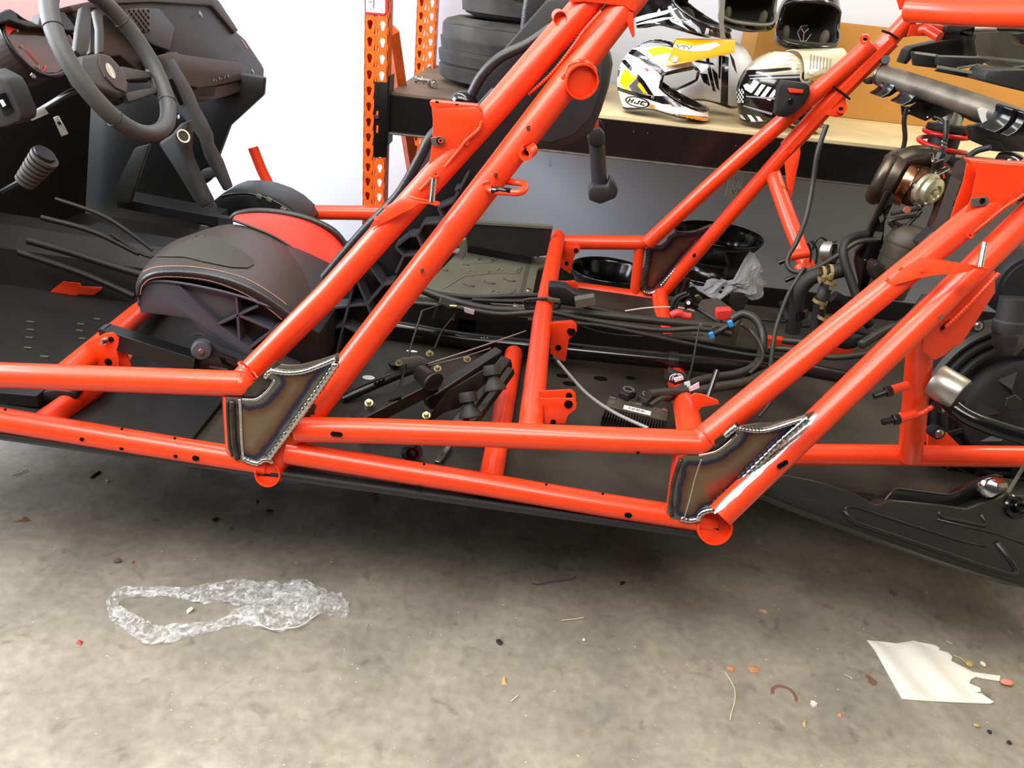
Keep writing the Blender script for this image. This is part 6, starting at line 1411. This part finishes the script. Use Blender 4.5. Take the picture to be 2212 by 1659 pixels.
plateP('side_bracket', [(2100, 275), (2130, 270), (2210, 288), (2230, 330), (2150, 326), (2104, 306)], 2.2, .04, m=GUN, b=.005)
plateP('bracket_face', [(2126, 300), (2160, 306), (2180, 330), (2140, 326)], 2.19, .01, m=BLK, b=.002)
cyl('rubber_hose', [(2090, 340, 2.1), (2110, 326, 2.1), (2140, 318, 2.08)], 13, RUB, n=12, sp=5)
cap_ = mk('black_cap', lathe([(.035, 0), (.034, .012), (.02, .02), (.004, .021)], pt(2182, 352, 2.0), (0, -.3, 1), 26), BLKG, VEH, autos=40); mk('cap_dot', lathe([(.006, 0), (.003, .003)], pt(2182, 346, 1.97), (0, -.7, .7), 12), CHROME, cap_)
# black plastic carrier at the top right
cr = plateP('plastic_carrier', [(1952, 136), (1964, 108), (1972, 102), (2110, 72), (2108, 84), (2098, 122), (2090, 124), (2024, 122), (1980, 112), (1966, 132), (1958, 140)], 2.52, .06, m=BLK, b=.004, label='black ribbed plastic carrier at the rear top')
plateP('carrier_side', [(2092, 80), (2104, 76), (2112, 122), (2090, 126)], 2.48, .03, cr, DASH, b=.003)
plateP('carrier_wall', [(1972, 113), (1980, 112), (2026, 120), (2024, 148), (1976, 142)], 2.44, .02, cr, BLK, b=.002)
plateP('carrier_wall', [(2026, 120), (2090, 124), (2150, 124), (2116, 142), (2060, 148), (2026, 142)], 2.42, .03, cr, DASH, b=.002)
for a, b_, w in (((1978, 114), (2024, 120), 5), ((2024, 121), (2120, 124), 4), ((2120, 124), (2220, 134), 6), ((2024, 144), (2130, 162), 6), ((2070, 147), (2110, 141), 4), ((2110, 140), (2160, 150), 6), ((2165, 150), (2220, 142), 4), ((2130, 162), (2136, 152), 5)):
    bar('carrier_rib', pt(*a, 2.36), pt(*b_, 2.30), .01, px2m(w, pt(*a, 2.36)), GREYP, cr)
plateP('carrier_box', [(2128, 162), (2134, 152), (2220, 150), (2220, 200), (2126, 176)], 2.24, .10, cr, DASH, b=.006)
plateP('carrier_floor', [(2030, 146), (2130, 164), (2110, 172), (2020, 154)], 2.38, .01, cr, BLK, b=.001)
plateP('mount_block', [(2036, 88), (2046, 56), (2056, 54), (2110, 56), (2112, 66), (2070, 72), (2104, 74), (2106, 80)], 2.44, .05, m=BLK, b=.004)
cyl('brake_fitting', [(2108, 62, 2.4), (2156, 62, 2.36)], 14, ALU); cyl('brake_line', [(2156, 62, 2.36), (2190, 62, 2.34), (2230, 66, 2.3)], 10, BLK)
mk('rear_fender', lathe([(.0, -.02), (.11, -.02), (.155, .0), (.165, .04), (.155, .10), (.0, .10)], pt(2202, 36, 2.75), (.1, -1, .1), 44), mat('olive_black_plastic', (54, 52, 44), .6), VEH, autos=50)
plateP('fender_bracket', [(2196, 74), (2220, 70), (2220, 100), (2208, 96)], 2.4, .05, m=BLK)
# round transmission (belt) cover
cv0 = pt(2190, 890, 1.78); cax = V((.0, -1, .22)).normalized(); kk = px2m(1, cv0)
cvt = mk('belt_cover', lathe([(190*kk, -.10), (190*kk, -.03), (182*kk, -.018), (178*kk, -.018), (176*kk, -.026), (170*kk, -.026), (166*kk, -.010), (160*kk, -.010), (157*kk, -.020), (150*kk, -.020), (145*kk, -.002), (138*kk, -.002), (134*kk, -.014), (118*kk, -.016), (112*kk, .012), (98*kk, .02), (60*kk, .022), (0, .022)], cv0, cax, 72), BLK, VEH, autos=30, label='large round black ribbed belt-drive cover')
Mv = frame_of(cax, (0, 0, 1))
for k in range(6):
    a = 2*PI*k/6+.5; q = [cv0+Mv @ V((math.cos(a+da)*r*kk, math.sin(a+da)*r*kk, h)) for da, r, h in ((-.22, 96, .020), (.26, 94, .020), (.05, 34, .021))]
    apex = cv0+Mv @ V((math.cos(a+.1)*66*kk, math.sin(a+.1)*66*kk, .036))
    mk('cover_facet', ([*q, apex], [[0, 1, 3], [1, 2, 3], [2, 0, 3], [0, 2, 1]]), BLK, cvt)
for a in (2.05, 2.55, 1.5, 2.9, 3.4): bar('cover_spoke', cv0+Mv @ V((math.cos(a)*112*kk, math.sin(a)*112*kk, .004)), cv0+Mv @ V((math.cos(a)*180*kk, math.sin(a)*180*kk, -.012)), .006, .014, BLK, cvt)
for (x, y, Y) in ((2112, 704, 1.68), (2028, 936, 1.68), (2133, 988, 1.66)):
    b_ = mk('cover_bolt', lathe([(.0105, 0), (.0105, .004), (.007, .007), (.003, .0075)], pt(x, y, Y), (0, -1, .25), 18), STEEL, cvt, autos=40)
    mk('bolt_lug', lathe([(.016, -.03), (.016, -.001)], pt(x, y, Y), (0, -1, .25), 16), BLK, cvt)
mk('cover_hexagon', hexa(pt(2184, 868, 1.70), cax, .020, .01, .002), GUN, cvt)
dk = mk('air_duct', lathe([(.085, -.14), (.085, -.02), (.078, -.006), (.07, -.006), (.068, -.0), (.055, 0.0), (.0, .0)], pt(2240, 628, 1.72), (-.25, -1, .12), 44), BLK, VEH, autos=35, label='round black plastic air duct')
de = mk('duct_elbow', lathe([(.032, -.05), (.032, .0), (.036, .004), (.036, .02), (.033, .03)], pt(2184, 690, 1.70), (.1, -.15, -1), 30), DASH, VEH, autos=40)
mk('elbow_tip', lathe([(.033, .028), (.035, .034), (.033, .06), (.02, .08)], pt(2184, 690, 1.70), (.16, -.2, -1), 8), GUN, de, autos=30)
# sway bar and its clamp
swb = cyl('sway_bar', [(2022, 838, 1.52), (2046, 866, 1.49), (2080, 895, 1.46), (2130, 918, 1.44), (2190, 938, 1.43), (2300, 968, 1.42)], 37, BLKG, n=26, sp=7, lab='glossy black sway bar')
cl_ = mk('bar_clamp', lathe([(.034, -.03), (.036, -.026), (.036, .026), (.034, .03)], pt(2046, 836, 1.50), (.72, -.66, -.2), 32), ALU, swb, autos=40, label='silver aluminium sway bar clamp')
mk('clamp_rubber', lathe([(.0345, .029), (.031, .034), (.020, .036)], pt(2046, 836, 1.50), (.72, -.66, -.2), 30), RUB, cl_, autos=40)
plateP('clamp_foot', [(2066, 830), (2080, 838), (2084, 850), (2074, 856), (2066, 846)], 1.47, .01, cl_, ALU)
plateP('clamp_base', [(2034, 872), (2062, 868), (2062, 878), (2036, 892)], 1.52, .02, cl_, ALU)
plateP('clamp_strap', [(2012, 832), (2030, 840), (2036, 892), (2026, 892)], 1.53, .01, cl_, GUN)
plateP('mount_plate', [(2006, 930), (2040, 930), (2080, 970), (2120, 985), (2230, 1010), (2000, 1002)], 1.72, .01, m=RED)
T('pan_tube', [(1990, 930, 1.75), (2026, 958, 1.74)], r=.017)
# trailing arm
TM = mat('arm_satin_black', (26, 26, 25), .38, .15, bump=.04, bscale=200)
TO = pt(1900, 1085, 1.42); TN = V((.10, -.80, .60)).normalized()
tp = lambda x, y, off=0: pl(x, y, TO+TN*off, TN)
arm = mk('trailing_arm', plate([tp(x, y) for x, y in ((1640, 1040), (1700, 1024), (1760, 1036), (1845, 1062), (1886, 1086), (1896, 1088), (1918, 1077), (1990, 1084), (2030, 1088), (2089, 1097), (2176, 1065), (2240, 1072), (2330, 1100), (2330, 1290), (2212, 1268), (2127, 1243), (2019, 1208), (1900, 1166), (1800, 1130), (1700, 1092), (1640, 1068))], .06, .007, -TN, 3), TM, VEH, autos=40, label='black pressed-steel trailing arm sweeping to the right edge')
mk('arm_back_flange', plate([tp(x, y, -.05) for x, y in ((1915, 1076), (1928, 1060), (1938, 1056), (1990, 1062), (2058, 1068), (2100, 1044), (2140, 1028), (2196, 1036), (2180, 1062), (2092, 1100), (2020, 1090))], .03, .003, -TN), BLKS, arm, autos=40)
cyl('flange_edge', [(1912, 1080, 1.43), (1928, 1062, 1.44), (1938, 1056, 1.45), (1995, 1063, 1.45), (2056, 1068, 1.45), (2100, 1044, 1.47), (2140, 1028, 1.48), (2165, 1030, 1.48)], 6, BLKS, arm, n=8, sp=4)
for q, w in (([(1823, 1102), (1832, 1093), (1850, 1096), (1960, 1132), (2080, 1170), (2130, 1180)], .0032), ([(1823, 1102), (1836, 1122), (1850, 1130), (2000, 1180), (2120, 1222), (2186, 1242), (2196, 1238), (2190, 1222), (2152, 1172)], .006), ([(2026, 1106), (2034, 1118), (2126, 1136), (2132, 1132), (2118, 1111)], .004), ([(2024, 1122), (2150, 1152), (2230, 1180)], .003)):
    mk('pressed_rib', sweep(fillet([tp(x, y, .0) for x, y in q], .01, 4), w, 10), TM, arm, smooth=True)
ab_ = mk('pivot_bolt', lathe([(.026, -.006), (.026, .004), (.022, .008), (.019, .008), (.019, .004), (.013, .003), (.013, .018), (.010, .02), (.006, .02), (.006, .012), (.0, .012)], tp(2192, 1094, .002), TN, 32), BLKG, arm, autos=40)
mk('arm_bushing', lathe([(.022, -.02), (.022, .05), (.016, .055)], tp(2148, 1052, -.03), (-.7, -.6, .3), 28), CHROME, arm, autos=40)
mk('arm_gusset', plate([tp(x, y, .006) for x, y in ((2176, 1064), (2182, 1066), (2222, 1000), (2214, 1000))], .006, .001, -TN), GREYP, arm)
skt = mk('skid_tail', plate([pan(x, y, -.02) for x, y in ((1668, 1014), (1740, 1010), (1850, 1010), (1960, 1016), (2060, 1040), (2080, 1060), (1990, 1044), (1900, 1030), (1800, 1024))], .02, .003, (0, 0, -1)), DIRTY, VEH)
# ================= litter on the concrete =================
FILM = mat('clear_plastic_film', (236, 238, 240), .12); fb_ = FILM.node_tree.nodes['Principled BSDF']
fb_.inputs['Alpha'].default_value = .32; fb_.inputs['Specular IOR Level'].default_value = .9
_nt = FILM.node_tree; _n = _nt.nodes.new('ShaderNodeTexNoise'); _n.inputs['Scale'].default_value = 48; _n.inputs['Detail'].default_value = 5; _n.inputs['Distortion'].default_value = 1.5
_t = _nt.nodes.new('ShaderNodeTexCoord'); _nt.links.new(_t.outputs['Object'], _n.inputs['Vector'])
_m = _nt.nodes.new('ShaderNodeMapRange'); _m.inputs[1].default_value = .46; _m.inputs[2].default_value = .72; _m.inputs[3].default_value = .06; _m.inputs[4].default_value = .62
_nt.links.new(_n.outputs['Fac'], _m.inputs[0]); _nt.links.new(_m.outputs[0], fb_.inputs['Alpha'])
_b = _nt.nodes.new('ShaderNodeBump'); _b.inputs['Strength'].default_value = .7; _b.inputs['Distance'].default_value = .004; _nt.links.new(_n.outputs['Fac'], _b.inputs['Height']); _nt.links.new(_b.outputs[0], fb_.inputs['Normal'])
def film(stations, name='film_strand', parent=None, folds=5):
    """crumpled flattened plastic sleeve following (px,py,width px) stations on the floor"""
    c = spline([V((x, y, w)) for x, y, w in stations], 6); rows = []
    for i, s in enumerate(c):
        t = (c[min(i+1, len(c)-1)]-c[max(i-1, 0)]); t = V((t.x, t.y, 0)).normalized(); nrm = V((-t.y, t.x, 0)); row = []
        K = 17
        for k in range(K):
            a = 2*PI*k/K; u = math.cos(a)*s.z/2
            j = 1+.12*math.sin(k*2.3+i*.9)+rnd.uniform(-.05, .05)
            h = max(.0015, .006+.010*math.sin(a)+.008*noise.noise(V((k*.8, i*.35, 3)))*1.5)
            q = pz(s.x+nrm.x*u*j, s.y+nrm.y*u*j, 0); q.z = h*(min(1.4, s.z/34)); row.append(q)
        rows.append(row)
    return mk(name, loft(rows, closed=True, cap=False), FILM, parent)
bc = pz(470, 1335, 0)
wrap = thing('plastic_wrap', 'clear crumpled plastic wrap lying in a long loop on the concrete', 'plastic wrap', (bc.x, bc.y, 0))
film([(700, 1300, 34), (660, 1285, 44), (600, 1287, 42), (540, 1287, 46), (480, 1284, 42), (420, 1288, 30), (370, 1281, 18), (320, 1281, 20), (270, 1283, 24), (248, 1295, 22), (244, 1312, 26), (258, 1334, 34), (285, 1352, 38), (315, 1372, 40), (350, 1376, 34), (400, 1366, 28), (450, 1357, 24), (480, 1350, 18), (520, 1335, 34), (560, 1330, 44)], parent=wrap)
film([(520, 1338, 20), (570, 1334, 60), (620, 1326, 76), (665, 1312, 64), (690, 1305, 44)], 'film_flap', wrap)
film([(690, 1302, 26), (712, 1305, 40), (730, 1315, 44), (742, 1325, 34), (750, 1332, 16)], 'film_end', wrap)
mk('film_edge', sweep([p+V((0, 0, .012)) for p in spline([pz(x, y, 0) for x, y in ((470, 1350), (505, 1338), (530, 1342), (560, 1356), (586, 1368), (612, 1366), (645, 1362), (672, 1345), (690, 1332))], 5)], .0011, 6), WHITEP, wrap)
# torn shop towel with a pink tip
TOW = mat('shop_towel', (222, 220, 212), .9, bump=.3, bscale=220)
tq_ = [(1872, 1385), (1905, 1388), (1935, 1392), (1955, 1389), (1972, 1386), (1990, 1390), (2020, 1396), (2029, 1402), (2027, 1406), (2048, 1412), (2056, 1420), (2054, 1430), (2080, 1443), (2100, 1453), (2130, 1458), (2160, 1462), (2158, 1473), (2120, 1467), (2108, 1464), (2096, 1470), (2093, 1478), (2116, 1488), (2118, 1496), (2104, 1498), (2118, 1500), (2146, 1518), (2138, 1522), (2060, 1519), (2000, 1516), (1948, 1512), (1930, 1480), (1905, 1435), (1888, 1405)]
t3 = [pz(x, y, 0) for x, y in tq_]
v2, f_, d_ = inside_mesh([(p.x, p.y) for p in t3], .007)
top = [V((a, b, .0035+.0035*math.sin(a*60+b*18)*min(1, d/.012)+.003*min(1, d/.02))) for (a, b), d in zip(v2, d_)]
f_ = [g if (top[g[1]]-top[g[0]]).cross(top[g[2]]-top[g[0]]).z > 0 else g[::-1] for g in f_]
n_ = len(top); m_ = len(t3)
tw = mk('paper_towel', (top+[V((p.x, p.y, .001)) for p in t3], f_+[[i, (i+1) % m_, n_+(i+1) % m_, n_+i][::-1] for i in range(m_)]), TOW, None)
meta(tw, 'torn white shop towel with a pink stained tip lying flat on the concrete', 'paper towel')
pk_ = pz(2175, 1474, .008)
mk('stained_tip', xf(sub(ico((0, 0, 0), .017, (1.2, .9, .5), None, 1, .25), 1), Matrix.Translation(pk_)), mat('pink_stain', (226, 130, 116), .8), tw, smooth=True, label='crumpled pink stained tip')
# dried leaves, twigs, shavings and crumbs: each its own little thing
CR = {'tan': mat('dry_leaf_tan', (186, 150, 92), .8), 'straw': mat('straw', (206, 196, 150), .7), 'dark': mat('dark_crumb', (40, 38, 34), .9), 'brown': mat('brown_leaf', (122, 78, 52), .8), 'white': mat('pale_crumb', (222, 216, 190), .8), 'red': mat('red_flake', (170, 50, 44), .6), 'grey': mat('grey_crumb', (96, 92, 86), .85), 'orange': mat('orange_flake', (178, 128, 90), .8)}
def leaf(q, m, lab, cat='leaf', name='dry_leaf', curl=.004):
    p = [pz(x, y, .001) for x, y in q]; c = sum(p, V((0, 0, 0)))/len(p); c.z = .001+curl; n = len(p)
    vs_ = p+[c]+[V((a.x, a.y, .0004)) for a in p]
    fs = [[i, (i+1) % n, n] for i in range(n)]+[[n+1+i, n+1+(i+1) % n, (i+1) % n, i] for i in range(n)]
    meta(mk(name, (vs_, fs), CR[m], None), lab, cat)
leaf([(28, 1127), (46, 1121), (52, 1115), (60, 1118), (66, 1124), (56, 1127), (46, 1127)], 'brown', 'curled brown dry leaf on the concrete at the left edge')
leaf([(1089, 1458), (1093, 1463), (1094, 1474), (1095, 1480), (1086, 1479), (1083, 1476)], 'tan', 'small tan triangular leaf scrap at the bottom middle of the floor')
leaf([(1568, 1440), (1580, 1436), (1590, 1442), (1584, 1450), (1572, 1447)], 'orange', 'orange-tan leaf crumb left of the broken ring stain, the smaller one')
leaf([(1614, 1440), (1626, 1437), (1642, 1442), (1638, 1452), (1622, 1454)], 'orange', 'orange-tan leaf crumb above the broken ring stain, the larger one')
leaf([(1806, 1545), (1814, 1538), (1822, 1544), (1818, 1550)], 'orange', 'orange-brown flake on the floor below the torn towel')
leaf([(164, 1390), (170, 1381), (180, 1386), (176, 1394)], 'red', 'small red plastic flake at lower left of the floor', 'flake', 'red_flake')
leaf([(284, 1214), (290, 1210), (291, 1216), (286, 1218)], 'red', 'tiny red speck on the floor above the clear wrap', 'flake', 'red_flake')
leaf([(1733, 1562), (1740, 1554), (1742, 1566), (1738, 1572)], 'tan', 'tan seed husk below the broken ring stain', 'husk', 'seed_husk')
leaf([(1640, 1315), (1658, 1318), (1657, 1325), (1641, 1320)], 'tan', 'tan wood chip on the floor under the trailing arm', 'chip', 'wood_chip')
def stick(q, r, m, lab, cat='twig', name='twig'):
    p = spline([pz(x, y, .003) for x, y in q], 5); meta(mk(name, sweep(p, r, 6), CR[m], None, smooth=True), lab, cat)
stick([(1150, 1260), (1165, 1262), (1190, 1256), (1215, 1253), (1235, 1251), (1243, 1245)], .0022, 'grey', 'thin grey twig on the dark floor below the rear sill')
stick([(1213, 1341), (1225, 1339), (1245, 1337), (1261, 1334)], .0016, 'straw', 'short pale straw on the floor, level with the clear wrap')
stick([(1104, 1515), (1120, 1502)], .0013, 'straw', 'tiny straw piece under the tan triangular leaf')
stick([(1566, 1452), (1578, 1470), (1587, 1490), (1587, 1515), (1580, 1540), (1577, 1556)], .0011, 'straw', 'long curved pale stem left of the broken ring stain')
stick([(196, 1032), (205, 1025), (216, 1018)], .0028, 'dark', 'dark splinter under the front sill near the left')
stick([(27, 1028), (45, 1022), (60, 1015)], .0009, 'dark', 'hair-thin dark line of grit at far left under the sill')
stick([(1824, 1458), (1835, 1462), (1841, 1467)], .0011, 'straw', 'pale straw sliver beside the rust blots')
stick([(2044, 1385), (2058, 1391)], .0012, 'straw', 'pale straw sliver above the torn towel')
stick([(2060, 1416), (2075, 1422), (2085, 1430)], .0010, 'straw', 'pale shaving curled at the torn edge of the towel', 'shaving', 'shaving')
stick([(1280, 1150), (1284, 1170), (1286, 1180)], .0009, 'grey', 'faint grey hair on the floor below the rear sill end')
stick([(1402, 1178), (1416, 1184)], .0009, 'straw', 'faint pale fibre left of the round tube end', 'fibre', 'fibre')
def crumb(x, y, r, m, lab, s=(1, .8, .6), name='crumb'):
    c = pz(x, y, r*.45); meta(mk(name, ico(c, r, s, Matrix.Rotation(rnd.uniform(0, 3), 3, 'Z'), 1, .28), CR[m], None), lab, 'crumb')
crumb(232, 1039, .0058, 'white', 'pale pebble-like crumb under the front sill'); crumb(466, 1122, .0095, 'dark', 'black lump of dirt under the front gusset')
crumb(499, 1140, .006, 'grey', 'grey crumb right of the black dirt lump'); crumb(557, 1083, .005, 'dark', 'dark flat crumb directly below the front tube end')
crumb(584, 1103, .008, 'dark', 'dark flat crumb below and right of the front tube end', (1.4, .5, .4)); crumb(812, 1068, .013, 'grey', 'grey metal curl under the rear sill', (1.6, .5, .35), 'swarf')
crumb(255, 1211, .010, 'grey', 'grey crumbled clod above the clear wrap', (1, .9, .35)); crumb(410, 1318, .010, 'white', 'pale broken snail-like crumb inside the wrap loop', (1, .7, .5))
crumb(1345, 1260, .0085, 'dark', 'dark pointed chip right of the grey twig', (.7, 1.3, .5)); crumb(1078, 1387, .0085, 'dark', 'dark clod in the middle of the floor', (1.1, 1, .4))
crumb(1261, 1382, .005, 'white', 'small cream kernel in the middle of the floor'); crumb(1758, 1520, .008, 'white', 'pale crumpled bit below the broken ring stain', (1, .9, .8))
crumb(1930, 1280, .009, 'grey', 'grey leafy clod on the floor under the trailing arm', (1.2, .8, .4)); crumb(2000, 1280, .004, 'straw', 'tiny straw-coloured bit right of the grey clod')
crumb(2094, 1434, .011, 'tan', 'tan crumpled bit at the torn edge of the towel', (1, .9, .4)); crumb(2122, 1434, .008, 'white', 'whitish fluff right of the tan crumpled bit', (.8, 1.2, .6))
crumb(2110, 1567, .007, 'tan', 'tan crumb near the lower right corner'); crumb(2138, 1581, .006, 'dark', 'dark crumb near the lower right corner, upper of two'); crumb(2180, 1604, .006, 'dark', 'dark crumb near the lower right corner, lower of two')
crumb(793, 1351, .003, 'tan', 'tiny tan bit right of the clear wrap end'); crumb(716, 1214, .004, 'tan', 'tiny tan bit above the clear wrap end'); crumb(1023, 1205, .003, 'grey', 'tiny grey grain on the dark floor left of the twig')
# grit nobody could count
gv, gf = [], []
for i in range(520):
    x, y = rnd.uniform(-20, 2232), rnd.uniform(1050, 1655)
    if (225 < x < 765 and 1262 < y < 1398) or (1860 < x < 2200 and 1375 < y < 1530): continue
    c = pz(x, y, 0); r = rnd.choice((.0007, .0009, .0011, .0016)); a = rnd.uniform(0, 3); e = rnd.uniform(1, 2.6)
    b0 = len(gv)
    for k in range(3): gv.append(c+V((r*e*math.cos(a+2.1*k), r*math.sin(a+2.1*k), .0003)))
    gv.append(c+V((0, 0, r)))
    gf += [[b0, b0+1, b0+3], [b0+1, b0+2, b0+3], [b0+2, b0, b0+3]]
gr_ = mk('floor_grit', (gv, gf), mat('pale_grit', (206, 200, 178), .8), None); meta(gr_, 'scattered fine pale grit over the concrete floor', 'grit', kind='stuff')
